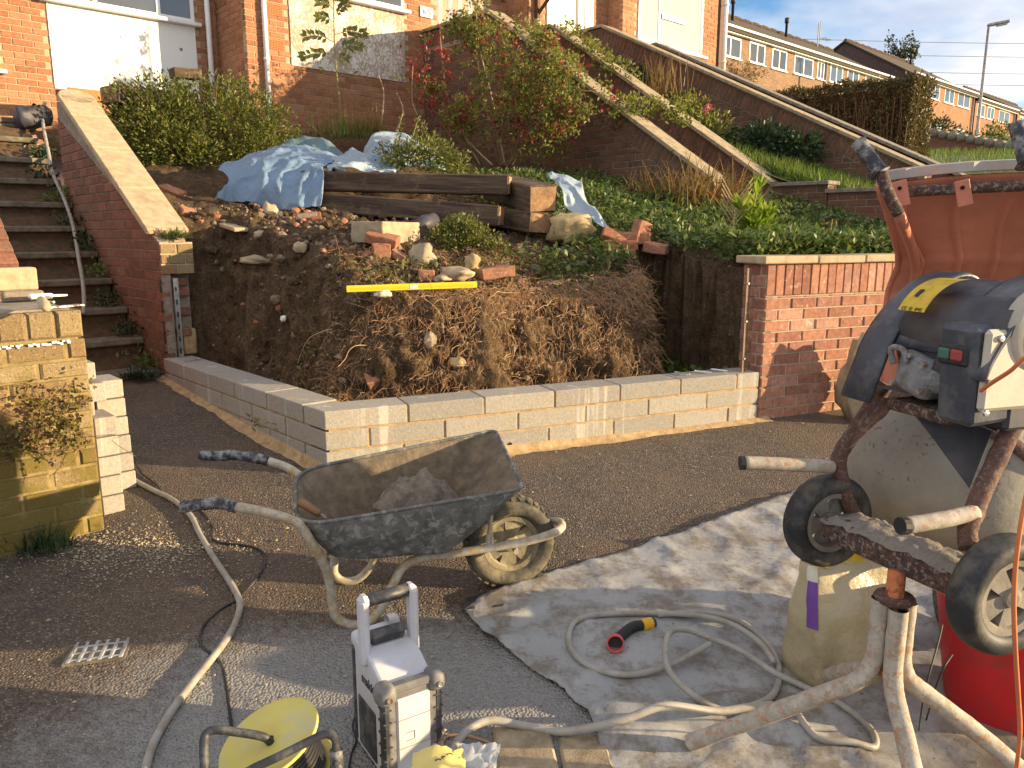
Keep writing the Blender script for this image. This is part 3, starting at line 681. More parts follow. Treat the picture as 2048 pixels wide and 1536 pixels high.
# ---------------------------------------------------------------- houses
def m_farbrick(name, c1, c2, mo, bw=.225, bh=.075):
    s = NT(name); P = s.pos(); d = s.n('ShaderNodeVectorMath', operation='DOT_PRODUCT'); d.inputs[1].default_value = (AV.x + BV.x * .37, AV.y + BV.y * .37, 0); s.l(P, d.inputs[0])
    sz = s.n('ShaderNodeSeparateXYZ'); s.l(P, sz.inputs[0]); cb_ = s.n('ShaderNodeCombineXYZ'); s.l(d.outputs['Value'], cb_.inputs[0]); s.l(sz.outputs['Z'], cb_.inputs[1])
    b = s.n('ShaderNodeTexBrick'); b.inputs['Scale'].default_value = 1; b.inputs['Brick Width'].default_value = bw; b.inputs['Row Height'].default_value = bh; b.inputs['Mortar Size'].default_value = .006; b.inputs['Color1'].default_value = (*c1, 1); b.inputs['Color2'].default_value = (*c2, 1); b.inputs['Mortar'].default_value = (*mo, 1)
    s.l(cb_.outputs[0], b.inputs['Vector']); n = s.noise(1.5, 6, .7); c = s.mix(1.0, b.outputs['Color'], s.ramp(n, [(.3, .8), (.7, 1.15)]), 'MULTIPLY')
    return s.done(c, .9, s.bump(b.outputs['Fac'], -.3, .01))
M['far_orange'] = m_farbrick('terrace_brick', (.33, .135, .058), (.26, .10, .045), (.30, .20, .125))
M['far_buff'] = m_farbrick('buff_terrace_brick', (.26, .145, .075), (.17, .095, .055), (.27, .19, .12))
M['roof'] = m_plain('concrete_roof_tile', (.075, .052, .038), .95, .35, 5, .5, 12, dirt=(.085, .075, .025), dirt_amt=.6, dscale=.9)
M['tilehung'] = m_plain('tile_hung_gable', (.085, .055, .05), .9, .3, 6, .5, 12)
M['timber_dark'] = m_plain('brown_stained_timber', (.10, .045, .025), .7, .3, 20, .2)
M['grey_pipe'] = m_plain('grey_downpipe', (.30, .27, .25), .6)
def window(parent, o, u, n, w, h, mull=(), trans=(), sill=.07, fr=.05, glass='glass', proud=.02, dep=.05):
    o = Vector(o); f = MB()
    def bar(x0, y0, x1, y1, pr=0.0): f.prism(rect(x0, y0, x1, y1), o + n * (proud + pr), u, ZV, n, dep)
    bar(0, 0, w, fr); bar(0, h - fr, w, h); bar(0, fr, fr, h - fr); bar(w - fr, fr, w, h - fr)
    xs = [0] + list(mull) + [w]
    for m_ in mull: bar(m_ - fr / 2, fr, m_ + fr / 2, h - fr, .002)
    for (x0, x1, y) in trans: bar(x0 + fr / 2, y - fr / 2, x1 - fr / 2, y + fr / 2, .001)
    wo = f.build('window', M['upvc'], parent)
    for i in range(len(xs) - 1):
        p = MB(); p.prism(rect(xs[i] + .01, .01, xs[i + 1] - .01, h - .01), o + n * (proud - .010), u, ZV, n, .004); pp = p.build('pane', M[glass]); pp.parent = wo; pp.matrix_parent_inverse = wo.matrix_world.inverted() if False else Matrix.LocRotScale(parent.location, parent.rotation_euler, parent.scale).inverted() @ Matrix.LocRotScale(parent.location, parent.rotation_euler, parent.scale)
    if sill: 
        p = MB(); p.box(o + u * (w / 2) + n * (proud + sill / 2 - .02) - ZV * .025, (w + .12, sill + .03, .045), axes(u, n, u.cross(n)), 0, .006); sl_ = p.build('sill', M['upvc']); sl_.parent = wo
    return wo
def pipe(parent, p0, p1, r=.034, name='drainpipe', mat='upvc', kink=None):
    m = MB(); pts = [p0, p1] if kink is None else [p0, kink, p1]; m.tube(pts, r, 12); o = m.build(name, M[mat], parent, True)
    for k in (.25, .7):
        b = MB(); q = Vector(p0).lerp(Vector(p1), k); b.tube([q - ZV * .02, q + ZV * .02], r * 1.25, 12); b.build('pipe_clip', M[mat], parent, True)
    return o
# house 65
h65 = thing('terraced_house', 'brick terraced house numbered 65 with flaking panel under its window', 'house', W(6, 10.6, 2.9))
NF = -BV
# window hole above the panel and the panel itself
brickwork(h65, W(4.80, 10.40, 0), AV, NF, rect(0, 2.55, 4.60, 5.30), M['brick_house'], M['mortar'], w0=2.55, dep=.08, holes=[(.66, 3.83, 2.48, 6.2), (3.10, 2.0, 4.2, 6.0)], limit=220, rank=lambda it: (it[1] - 1.4) ** 2 * .6 + (it[2] - 3.7) ** 2)
m = MB(); m.box(W(7.1, 10.40 + 3.1, 4.2), (4.58, 6.0, 3.9), axes(AV, BV, ZV)); m.box(W(7.1, 10.40 + 3.05, 7.2), (4.58, 6.06, 2.2), axes(AV, BV, ZV)); m.build('house_body', M['far_orange'], h65)
# return wall stepping back to the left house
brickwork(h65, W(4.80, 11.32, 0), -BV, -AV, rect(0, 2.6, .90, 5.3), M['brick_house'], M['mortar'], w0=2.55, dep=.06, start=.05, limit=75)
m = MB(); m.prism(rect(.63, 3.80, 2.51, 4.775), W(4.80, 10.40, 0) + NF * .012, AV, ZV, NF, .03); m.build('flaking_panel', M['render_flaky'], h65)
window(h65, W(5.43, 10.40, 4.82), AV, NF, 1.88, 1.3, mull=(.62,), sill=.11)
for z in (3.955, 4.405):
    m = MB(); m.prism(rect(.315, z, .53, z + .14), W(4.80, 10.40, 0) + NF * .006, AV, ZV, NF, .03); ab_ = m.build('air_brick', M['terracotta'], h65)
    m = MB()
    for i in range(9):
        for j in range(6): m.prism(rect(.328 + i * .0222, z + .012 + j * .0205, .339 + i * .0222, z + .023 + j * .0205), W(4.80, 10.40, 0) + NF * .0075, AV, ZV, NF, .004)
    hh = m.build('air_brick_holes', M['dark']); hh.parent = ab_
pipe(h65, W(5.045, 10.40 - .055, 5.6), W(5.045, 10.40 - .055, 3.05), .034)
pl = thing('number_plate', 'small white house number plate reading 65', 'sign', W(7.73, 10.38, 4.87))
m = MB(); m.prism(rect(0, 0, .235, .15), W(7.61, 10.375, 4.80), AV, ZV, NF, .012); m.build('plate', M['render_white'], pl)
text_obj('digits', '6 5', .125, W(7.73, 10.371, 4.875), AV, ZV, NF, M['black'], pl, .001)
# front doors seen between the stair walls
dr = MB(); dr.prism(rect(7.88, 3.4, 8.72, 5.45), W(0, 10.46, 0), AV, ZV, NF, .05); do = dr.build('door', M['upvc'], h65)
for x in (7.97, 8.17, 8.37, 8.57):
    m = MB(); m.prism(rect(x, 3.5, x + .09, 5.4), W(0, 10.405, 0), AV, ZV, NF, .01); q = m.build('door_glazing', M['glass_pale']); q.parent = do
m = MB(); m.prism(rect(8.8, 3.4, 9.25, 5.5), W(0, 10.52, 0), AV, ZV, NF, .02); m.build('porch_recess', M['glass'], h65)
# neighbouring porch block and wing to the right
h63 = thing('terraced_house', 'brick terraced house with large sunlit picture window above the third wall', 'house', W(12, 10, 3.4))
brickwork(h63, W(9.40, 9.85, 0), AV, NF, rect(0, 3.6, 1.94, 5.9), M['brick_house'], M['mortar'], w0=2.55, dep=.06, holes=[(.36, 2, 1.55, 7)], limit=60)
brickwork(h63, W(9.40, 10.42, 0), -BV, -AV, rect(0, 3.6, .565, 5.9), M['brick_house'], M['mortar'], w0=2.55, dep=.05, limit=40)
m = MB(); m.box(W(10.37, 9.85 + 2.1, 4.9), (1.88, 4.04, 3.4), axes(AV, BV, ZV)); m.build('porch_body', M['far_orange'], h63)
m = MB(); m.prism(rect(.40, 3.6, .74, 5.9), W(9.40, 9.83, 0), AV, ZV, NF, .04); m.build('rough_cast_pier', M['render_white'], h63)
m = MB(); m.prism(rect(.74, 3.6, 1.10, 5.9), W(9.40, 9.845, 0), AV, ZV, NF, .02); m.build('door_panel', m_plain('pale_green_door', (.42, .47, .40), .5, .05), h63)
m = MB()
for x in (1.16, 1.33, 1.47): m.prism(rect(x, 3.6, x + .07, 5.9), W(9.40, 9.825, 0), AV, ZV, NF, .04)
m.prism(rect(1.14, 3.6, 1.56, 5.9), W(9.40, 9.845, 0), AV, ZV, NF, .015); m.build('door_frame', M['upvc'], h63)
m = MB(); m.tube([W(9.55, 9.80, 4.98), W(9.55, 9.80, 5.6)], .045, 4); m.tube([W(9.55, 9.79, 5.06), W(9.62, 9.3, 5.5)], .035, 4); m.build('canopy_bracket', M['timber_dark'], h63)
m = MB(); m.box(W(9.55, 9.80, 4.93), (.10, .08, .10), axes(AV, BV, ZV), 0, .01); m.build('bracket_block', M['coping'], h63)
brickwork(h63, W(11.34, 9.50, 0), AV, NF, rect(0, 3.6, 2.93, 6.1), M['brick_house'], M['mortar'], w0=2.55, dep=.06, holes=[(.44, 4.80, 2.40, 7)], limit=150, rank=lambda it: -it[2])
brickwork(h63, W(11.34, 10.16, 0), -BV, -AV, rect(0, 3.8, .655, 6.0), M['brick_house'], M['mortar'], w0=2.55, dep=.05, limit=45)
m = MB(); m.box(W(12.80, 9.50 + 3.0, 5.4), (2.86, 5.9, 5.2), axes(AV, BV, ZV)); m.build('wing_body', M['far_orange'], h63)
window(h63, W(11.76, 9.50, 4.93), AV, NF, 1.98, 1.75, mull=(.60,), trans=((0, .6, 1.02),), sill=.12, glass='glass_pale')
m = MB(); m.prism(rect(12.42, 5.42, 13.15, 5.50), W(0, 9.463, 0), AV, ZV, NF, .01); m.build('pane_strip', M['upvc'], h63)  # white strip across the wide pane
pipe(h63, W(14.42, 9.42, 6.6), W(14.42, 9.42, 4.2), .045)
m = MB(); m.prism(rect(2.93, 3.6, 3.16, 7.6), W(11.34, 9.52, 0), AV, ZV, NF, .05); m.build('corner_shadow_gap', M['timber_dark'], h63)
m = MB(); m.box(W(13.3, 9.44, 4.62), (.26, .04, .28), axes(AV, BV, ZV), 0, .01); m.build('meter_box', M['upvc'], h63)
# left house
h67 = thing('terraced_house', 'brick terraced house at top left with white rendered panel under its window', 'house', W(2.5, 11.4, 3))
brickwork(h67, W(-.4, 11.31, 0), AV, NF, rect(0, 2.55, 5.2, 4.95), M['brick_house'], M['mortar'], w0=2.55, dep=.06, holes=[(3.14, 3.36, 4.85, 6), (1.2, 3.42, 2.50, 6)], rank=lambda it: (it[1] - 2.9) ** 2 + (it[2] - 3.6) ** 2)
m = MB(); m.box(W(2.2, 11.31 + 3.1, 5.2), (5.16, 6.0, 5.5), axes(AV, BV, ZV)); m.build('house_body', M['far_orange'], h67)
m = MB(); m.prism(rect(3.10, 3.30, 4.89, 4.29), W(-.4, 11.31, 0) + NF * .012, AV, ZV, NF, .03); m.build('rendered_panel', M['render_white'], h67)
window(h67, W(2.70, 11.31, 4.34), AV, NF, 1.79, 1.25, mull=(.55, 1.32), sill=.10)
window(h67, W(.75, 11.31, 3.44), AV, NF, 1.38, 2.1, mull=(.7,), sill=.09)
pipe(h67, W(4.66, 11.31 - .055, 5.3), W(4.66, 11.31 - .055, 3.0), .036)
for (x, z, r) in ((3.52, 4.02, .012), (3.50, 3.78, .007), (4.28, 3.98, .022)):
    m = MB(); m.lathe([(0, .004), (r, .003), (r, -.01)], W(x, 11.297, z), NF, 9); m.build('render_chip', M['mortar_grey'], h67)

# far terrace: three blocks further along the street
def far_block(label, a0, a1, bF, z0, ze, rb, rz, wins, mat, gable=True, doors=(), pipes=(), glass='glass'):
    t = thing('terrace_block', label, 'houses', W((a0 + a1) / 2, bF, z0)); n = -BV
    m = MB(); m.prism([(0, z0), (2 * (rb - bF), z0), (2 * (rb - bF), ze), (rb - bF, rz - .12), (0, ze)], W(a0, bF, 0), BV, ZV, -AV, a1 - a0) if False else None
    D = 2 * (rb - bF)
    v = [W(a, b, z) for a in (a0, a1) for (b, z) in ((bF, z0), (bF + D, z0), (bF + D, ze), (rb, rz - .15), (bF, ze))]
    m = MB(); m.add(v, [(0, 5, 9, 4), (1, 2, 7, 6), (2, 3, 8, 7), (3, 4, 9, 8)]); m.build('wall', M[mat], t)
    m = MB(); m.add(v[:5], [(0, 1, 2, 3, 4)]); m.add(v[5:], [(4, 3, 2, 1, 0)]); m.build('gable_end', M['tilehung'], t)
    e = .30; sl = (rz - ze) / (rb - bF); m = MB()
    for s_ in (-1, 1):
        bE = rb + s_ * (rb - bF + e); zE = ze - e * sl
        q = [W(a0 - .12, rb, rz), W(a1 + .12, rb, rz), W(a1 + .12, bE, zE), W(a0 - .12, bE, zE)]; q2 = [p + ZV * -.09 for p in q]
        m.add(q + q2, [(0, 1, 2, 3), (7, 6, 5, 4), (0, 4, 5, 1), (2, 6, 7, 3), (1, 5, 6, 2), (3, 7, 4, 0)])
    rf = m.build('roof', M['roof'], t); m = MB(); k = int((a1 - a0) / .45)
    for i in range(k): m.tube([W(a0 + (a1 - a0) * i / k, rb, rz + .02 + .03 * (i % 2)), W(a0 + (a1 - a0) * (i + .95) / k, rb, rz + .02 + .03 * (i % 2))], .11, 6)
    rr = m.build('ridge_tiles', M['roof']); rr.parent = rf
    m = MB(); m.box(W((a0 + a1) / 2, bF - .20, ze - .17), (a1 - a0 + .2, .04, .26), axes(AV, BV, ZV)); m.box(W((a0 + a1) / 2, bF - .10, ze - .28), (a1 - a0 + .2, .22, .03), axes(AV, BV, ZV)); m.build('fascia', M['upvc'], t)
    m = MB(); m.box(W((a0 + a1) / 2, bF - .28, ze - .06), (a1 - a0 + .25, .12, .10), axes(AV, BV, ZV), 0, .02); m.build('gutter', M['upvc'], t)
    for (x0, x1, y0, y1) in wins: window(t, W(x0, bF, y0), AV, n, x1 - x0, y1 - y0, mull=((x1 - x0) * .5,), sill=.08, fr=.07, glass=glass, dep=.04)
    for (x0, x1, y0, y1) in doors:
        m = MB(); m.prism(rect(x0, y0, x1, y1), W(0, bF - .03, 0), AV, ZV, n, .05); m.build('door', M['timber_dark'], t)
    for x in pipes: pipe(t, W(x, bF - .07, ze - .2), W(x, bF - .07, z0 + .5), .05, mat='grey_pipe')
    return t
fb1 = far_block('buff brick terrace with long white gutter and row of upstairs windows', 29.0, 48.4, 20.5, 3.5, 10.40, 24.0, 12.35, [(31.0, 32.7, 9.15, 10.02), (33.4, 34.75, 9.18, 10.07), (35.4, 36.75, 9.17, 10.09), (37.5, 39.4, 9.20, 10.09), (39.85, 40.6, 9.25, 10.12), (41.25, 42.65, 9.27, 10.13), (43.2, 44.6, 9.33, 10.15), (45.4, 47.2, 9.30, 10.13)], 'far_buff', pipes=(40.7,))
fb2 = far_block('orange brick house block with dark tiled gable behind the hedge', 51.85, 62.85, 20.5, 5.0, 11.08, 24.9, 13.65, [(51.95, 54.0, 9.9, 10.68), (54.7, 56.3, 9.92, 10.82), (57.2, 58.9, 9.93, 10.81), (59.6, 61.9, 9.95, 10.88), (51.95, 54.25, 7.45, 8.5), (54.9, 57.2, 7.6, 8.35), (59.8, 61.9, 7.6, 8.5)], 'far_orange', pipes=(62.5,))
fb3 = far_block('orange brick house at the far end of the row with brown doors', 63.0, 71.8, 20.45, 5.2, 10.86, 24.6, 13.0, [(63.4, 64.95, 9.66, 10.54), (65.5, 67.0, 9.66, 10.54), (68.1, 70.6, 9.68, 10.56), (67.8, 69.8, 7.35, 8.2)], 'far_orange', doors=((63.6, 64.7, 7.2, 8.2), (65.6, 67.2, 7.25, 8.1)), pipes=(71.6,))
fb4 = far_block('last pale house of the row at the right edge of the picture', 72.0, 86.0, 20.3, 5.4, 10.95, 24.4, 13.1, [(72.6, 74.0, 9.7, 10.5), (75.4, 77.0, 9.7, 10.5), (72.6, 74.4, 7.5, 8.3)], 'far_orange')
def flue(par, a, b, z, h):
    m = MB(); m.tube([W(a, b, z - .3), W(a, b, z + h * .7), W(a, b, z + h * .7 + .01), W(a, b, z + h)], [.07, .07, .12, .12], 8); m.build('flue', M['black'], par, True)
flue(fb1, 35.8, 23.0, 11.9, .95); flue(fb1, 42.1, 23.6, 12.2, .9); flue(fb2, 61.6, 24.6, 13.5, .7)
m = MB(); m.tube([W(46.3, 23.9, 12.1), W(46.3, 23.9, 13.6)], .03, 6); m.tube([W(46.5, 23.9, 12.5), W(46.5, 23.9, 13.7)], .025, 6); m.tube([W(46.3, 23.9, 12.75), W(47.6, 23.6, 12.85)], .015, 5)
for i in range(6): m.tube([W(46.6 + i * .18, 23.6, 12.8), W(46.6 + i * .18, 24.0, 12.8)], .01, 4)
m.build('television_aerial', M['grey_pipe'], fb1)
# street lamp
lp = thing('street_lamp', 'tall grey street lamp with flat lantern against the sky', 'street lamp', W(43.9, 14.05, 5.3))
b0 = W(43.9, 14.05, 5.2); m = MB(); m.tube([b0, b0 + ZV * 1.3, b0 + ZV * 1.35, b0 + ZV * 6.0], [.11, .11, .075, .055], 12); m.build('pole', M['galv'], lp, True)
m = MB(); m.box(b0 + ZV * 6.12 + Vector((.40, -.1, .05)), (.95, .26, .14), rotz(-.2) @ Matrix.Rotation(-.16, 3, 'Y'), 0, .05); m.build('lantern', M['galv'], lp)
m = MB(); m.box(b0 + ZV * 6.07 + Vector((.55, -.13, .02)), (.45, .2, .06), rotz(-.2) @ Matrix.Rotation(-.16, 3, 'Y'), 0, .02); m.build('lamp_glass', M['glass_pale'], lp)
# overhead wires far behind the roofs
for i, (z0, z1, lab) in enumerate(((35.3, 34.6, 'upper overhead power line across the sky at right'), (33.0, 32.3, 'second overhead power line below the top one at right'), (30.2, 29.3, 'third overhead power line just above the far roofs'), (28.2, 27.3, 'lowest overhead power line behind the far roofs'))):
    m = MB(); m.tube([(40 + 12 * k, 150, z0 + (z1 - z0) * k / 10 + .9 * ((k - 5) / 5) ** 2) for k in range(11)], .05, 5); tag(m.build('power_line', M['grey_pipe']), lab, 'cable', 'power lines')
# ground slope in front of the hedge wall foot: low wall with half round coping below the dark bush
fw = thing('far_garden_wall', 'low dark wall with rounded coping sloping below the dark bush', 'wall', W(27, 9.5, 3.8))
m = MB(); m.prism([(0, 3.2), (4.2, 3.2), (4.2, 3.95), (0, 5.05)], W(26.4, 11.6, 0), -BV, ZV, -AV, .3); m.build('wall_body', M['brick_stair'], fw)
for i in range(16):
    m = MB(); p = W(26.4 + .15, 11.6 - .13 - i * .26, 5.06 - (i + .5) * .26 * .262); m.tube([p - AV * .2, p + AV * .2], .13, 8); m.build('coping_stone', M['coping_dark'], fw, True)

# ---------------------------------------------------------------- site materials
M['tin'] = m_metal('galvanised_barrow_tray', (.12, .122, .113), .55, (.16, .155, .135), .3, 16, .35, splat=(.34, .32, .28), samt=.7)
M['mortar_wet'] = m_plain('wet_mortar', (.19, .155, .115), .7, .45, 26, 1.0, 60, dirt=(.06, .045, .03), dirt_amt=.6, dscale=16)
M['mortar_crust'] = m_plain('mortar_crust', (.17, .13, .085), .95, .4, 22, 1.0, 55, dirt=(.08, .06, .04), dirt_amt=.5, dscale=14)
M['tube_white'] = m_metal('mortar_splashed_tube', (.42, .39, .32), .55, (.36, .26, .13), .5, 22, .15, splat=(.50, .45, .34), samt=.7)
M['tube_rust'] = m_metal('rusty_tube', (.13, .062, .042), .8, (.085, .05, .04), .5, 40, .1, splat=(.28, .235, .19), samt=.4)
M['tube_cream'] = m_metal('mortar_caked_tube', (.40, .355, .29), .9, (.38, .22, .13), -.25, 34, .0, splat=(.30, .255, .19), samt=.7)
M['rust_dark'] = m_metal('dark_rusted_steel', (.055, .035, .03), .8, (.12, .06, .04), .4, 45, .2, splat=(.36, .31, .26), samt=.6)
M['tyre'] = m_plain('dusty_tyre', (.035, .033, .030), .85, .3, 20, .25, 70, dirt=(.20, .165, .10), dirt_amt=.7, dscale=9)
M['tyre_black'] = m_plain('solid_rubber_tyre', (.022, .023, .026), .6, .3, 20, .15, 80, dirt=(.16, .14, .10), dirt_amt=.5, dscale=11)
M['tyre_caked'] = m_plain('mortar_caked_tyre', (.085, .075, .058), .9, .4, 16, .6, 60, dirt=(.24, .20, .125), dirt_amt=.75, dscale=10)
M['rim_caked'] = m_plain('mortar_caked_wheel_rim', (.30, .255, .16), .9, .35, 18, .7, 60, dirt=(.12, .10, .06), dirt_amt=.6, dscale=16)
M['rim_grey'] = m_plain('grey_wheel_rim', (.22, .20, .165), .8, .3, 18, .4, 60, dirt=(.10, .085, .06), dirt_amt=.6)
M['grip'] = m_plain('black_grip_with_grey_splash', (.028, .030, .034), .6, .3, 20, .2, 60, dirt=(.33, .32, .30), dirt_amt=.75, dscale=26)
M['wood_handle'] = m_plain('wooden_handle', (.22, .115, .05), .6, .3, 14, .2, 60, stretch=(1, 1, .2))
M['crust_grey'] = m_plain('grey_mortar_crust', (.23, .205, .17), .95, .3, 30, .9, 80, dirt=(.10, .065, .05), dirt_amt=.6, dscale=30)
# ---------------------------------------------------------------- wheelbarrow
wb = thing('wheelbarrow', 'grey steel wheelbarrow holding mortar in front of the block wall', 'wheelbarrow', GP(-.3, 2.8))
NR, NFp, FF, FR = Vector((-0.720, 2.461, 0.586)), Vector((0.043, 2.677, 0.646)), Vector((-0.067, 3.154, 0.742)), Vector((-0.835, 2.881, 0.649))
BNR, BNF = Vector((-0.639, 2.533, 0.433)), Vector((-0.217, 2.670, 0.404)); wdir = (FR - NR).normalized(); BFR = BNR + Vector((-.075, .30, .0)); BFF = BNF + Vector((-.075, .30, 0))
rearM = (NR + FR) / 2 - Vector((.97, .24, 0)) * .07
def tray_ring(k):
    # k 0 = rim, 1 = floor ; points go round near side, front, far side, rear with rounded corners
    c = [NR.lerp(BNR, k), NFp.lerp(BNF, k), FF.lerp(BFF, k), FR.lerp(BFR, k)]; out = []
    rr = [.12, .05, .04, .12]
    for i in range(4):
        p, q, n_ = c[i], c[i - 1], c[(i + 1) % 4]; a_ = p.lerp(q, rr[i] if i in (0, 3) and (i == 0) else (.09 if i == 1 else .10)) if False else p + (q - p).normalized() * min(rr[i], .16 if i in (0, 3) else .05); b_ = p + (n_ - p).normalized() * min(rr[i], .16 if i in (0, 3) else .05)
        for j in range(7):
            t = j / 6; out.append((1 - t) ** 2 * a_ + 2 * t * (1 - t) * p + t * t * b_)
        m_ = 9
        q2 = n_ + (p - n_).normalized() * min(rr[(i + 1) % 4], .16 if (i + 1) % 4 in (0, 3) else .05)
        for j in range(1, m_): out.append(b_.lerp(q2, j / m_))
    return out
mb = MB(); rings = [tray_ring(k) for k in (0, .06, .3, .55, .8, .95, 1.0)]; n = len(rings[0])
cf = sum(rings[-1], Vector()) / n
for i, r in enumerate(rings):
    for p in r:
        out_ = (p - cf); out_.z = 0; bul = .012 * sin(pi * min(1, i / 5)); mb.v.append(tuple(p + out_.normalized() * bul + Vector((0, 0, .004 * nz(p.x, p.y, p.z, 9)))))
for i in range(len(rings) - 1):
    for j in range(n): mb.f.append((i * n + j, i * n + (j + 1) % n, (i + 1) * n + (j + 1) % n, (i + 1) * n + j))
mb.f.append(tuple((len(rings) - 1) * n + j for j in range(n))); mb.m = [0] * len(mb.f)
outer = mb.build('tray', M['tin'], wb, True); md = outer.modifiers.new('s', 'SOLIDIFY'); md.thickness = .004; md.offset = 1
# crust of mortar lining the inside
mb2 = MB(); mb2.f = mb.f[:]; mb2.m = mb.m[:]; cin = cf + ZV * .18
mb2.v = [tuple(Vector(v) + (cin - Vector(v)).normalized() * (.012 + .010 * (1 + nz(*v, 14)))) for v in mb.v]
mb2.v[:n] = [tuple(Vector(v) + (cin - Vector(v)).normalized() * .004 - ZV * .004) for v in mb.v[:n]]
cr_ = mb2.build('mortar_crust', M['mortar_crust'], wb, True)
mb = MB(); mb.tube(rings[0] + [rings[0][0]], .007, 8); mb.build('rim', M['tin'], wb, True)
# frame
def tube(name, parent, pts, r, mat, k=6, n=10, jit=0.0, smooth=True):
    m = MB(); m.tube(catmull(pts, k), r, n, 0, True, jit); return m.build(name, M[mat], parent, smooth)
tube('handle', wb, [(-0.927, 2.474, 0.653), (-0.840, 2.471, 0.638), (-0.751, 2.476, 0.610), (-0.711, 2.490, 0.578), (-0.685, 2.508, 0.512), (-0.659, 2.551, 0.420), (-0.648, 2.577, 0.343), (-0.644, 2.590, 0.250), (-0.632, 2.589, 0.196), (-0.585, 2.598, 0.161), (-0.524, 2.613, 0.162), (-0.470, 2.624, 0.219), (-0.430, 2.650, 0.299), (-0.396, 2.680, 0.349), (-0.339, 2.695, 0.372), (-0.231, 2.726, 0.376), (-0.120, 2.748, 0.385), (0.049, 2.782, 0.402), (0.155, 2.816, 0.421), (0.196, 2.897, 0.419), (0.169, 2.977, 0.409), (0.033, 3.009, 0.363), (-0.170, 2.975, 0.346)], .0165, 'tube_white')
tube('handle', wb, [(-0.956, 2.937, 0.674), (-0.872, 2.912, 0.653), (-0.808, 2.876, 0.625), (-0.743, 2.883, 0.552), (-0.719, 2.879, 0.430), (-0.698, 2.876, 0.308), (-0.703, 2.883, 0.237), (-0.677, 2.885, 0.198), (-0.620, 2.894, 0.194), (-0.566, 2.893, 0.241), (-0.529, 2.894, 0.296), (-0.445, 2.919, 0.321)], .0165, 'tube_white')
for pts in ([(-1.103, 2.474, 0.651), (-1.023, 2.476, 0.661), (-0.973, 2.477, 0.665), (-0.920, 2.474, 0.651)], [(-1.220, 2.941, 0.694), (-1.132, 2.940, 0.692), (-1.099, 2.941, 0.696), (-1.024, 2.939, 0.688), (-0.950, 2.937, 0.672)]):
    m = MB(); q = catmull(pts, 5); m.tube(q, [.019 + .003 * (i % 2) for i in range(len(q))], 12); m.build('grip', M['grip'], wb, True)
for pts in ([(-0.073, 2.789, 0.545), (-0.092, 2.755, 0.396)], [(-0.092, 2.794, 0.543), (-0.073, 2.760, 0.394)]):
    m = MB(); m.tube(pts, .009, 6); m.build('tray_stay', M['tube_white'], wb)
def wheel(parent, c, ax, r, wid, tyre, rim, spokes=5, tread=28, hub=.028, rimk=.64, mold=False):
    c = Vector(c); ax = Vector(ax).normalized(); wh = bpy.data.objects.new('wheel', None); COL.objects.link(wh); wh.parent = None; wh.location = c; keep(wh, parent); h = wid / 2
    prof = [(r * rimk, -h * .62), (r * .72, -h * .95), (r * .86, -h), (r * .95, -h * .78), (r * .99, -h * .45), (r, 0), (r * .99, h * .45), (r * .95, h * .78), (r * .86, h), (r * .72, h * .95), (r * rimk, h * .62), (r * rimk, -h * .62)]
    m = MB(); m.lathe(prof, c, ax, 44); t = m.build('tyre', M[tyre], None, True); t.parent = wh; t.matrix_parent_inverse = Matrix.Translation(c).inverted()
    u, w_ = frame(ax); m = MB()
    for i in range(tread):
        q = 2 * pi * i / tread; d = u * cos(q) + w_ * sin(q); tg = ax.cross(d)
        for s_ in (-1, 1): m.box(c + d * (r * .985) + ax * (s_ * h * .42) + tg * (s_ * .25 * 2 * pi * r / tread), (.008, 2 * pi * r / tread * .55, h * .72), axes(d, tg, ax))
    if tread: t2 = m.build('tread', M[tyre]); t2.parent = wh; t2.matrix_parent_inverse = Matrix.Translation(c).inverted()
    m = MB(); rr = r * rimk
    m.lathe([(rr * .80, h * .30), (rr * .86, h * .62), (rr * 1.03, h * .70), (rr * 1.03, -h * .70), (rr * .86, -h * .62), (rr * .80, -h * .30), (rr * .80, h * .30)], c, ax, 36)
    m.lathe([(0, h * .85), (hub * .5, h * .85), (hub, h * .75), (hub * 1.2, h * .35), (hub * 1.2, -h * .35), (hub, -h * .75), (0, -h * .8)], c, ax, 18)
    for i in range(spokes):
        q = 2 * pi * i / spokes + .4; d = u * cos(q) + w_ * sin(q); tg = ax.cross(d)
        wI, wO = hub * .75, rr * .33
        for s_ in (1,):
            P = [d * hub * .9 - tg * wI, d * hub * .9 + tg * wI, d * rr * .84 + tg * wO, d * rr * .84 - tg * wO]
            V = [c + p + ax * (h * .42) for p in P] + [c + p * .98 + ax * (-h * .1) for p in P]; V[0] += ax * .004; V[1] += ax * .004
            m.add(V, [(0, 1, 2, 3), (7, 6, 5, 4), (0, 4, 5, 1), (1, 5, 6, 2), (2, 6, 7, 3), (3, 7, 4, 0)])
    ri = m.build('rim', M[rim]); ri.parent = wh; ri.matrix_parent_inverse = Matrix.Translation(c).inverted()
    return wh
wax = Vector((-.243, .97, 0)); wc = Vector((-0.010, 2.924, 0.344)); wc.z = ground(wc.x, wc.y) + .183
wheel(wb, wc, -wax, .183, .095, 'tyre_caked', 'rim_caked', 6, 34, .03, .60)
m = MB(); m.tube([wc - wax * .11, wc + wax * .11], .011, 8); m.build('axle', M['tube_white'], wb)
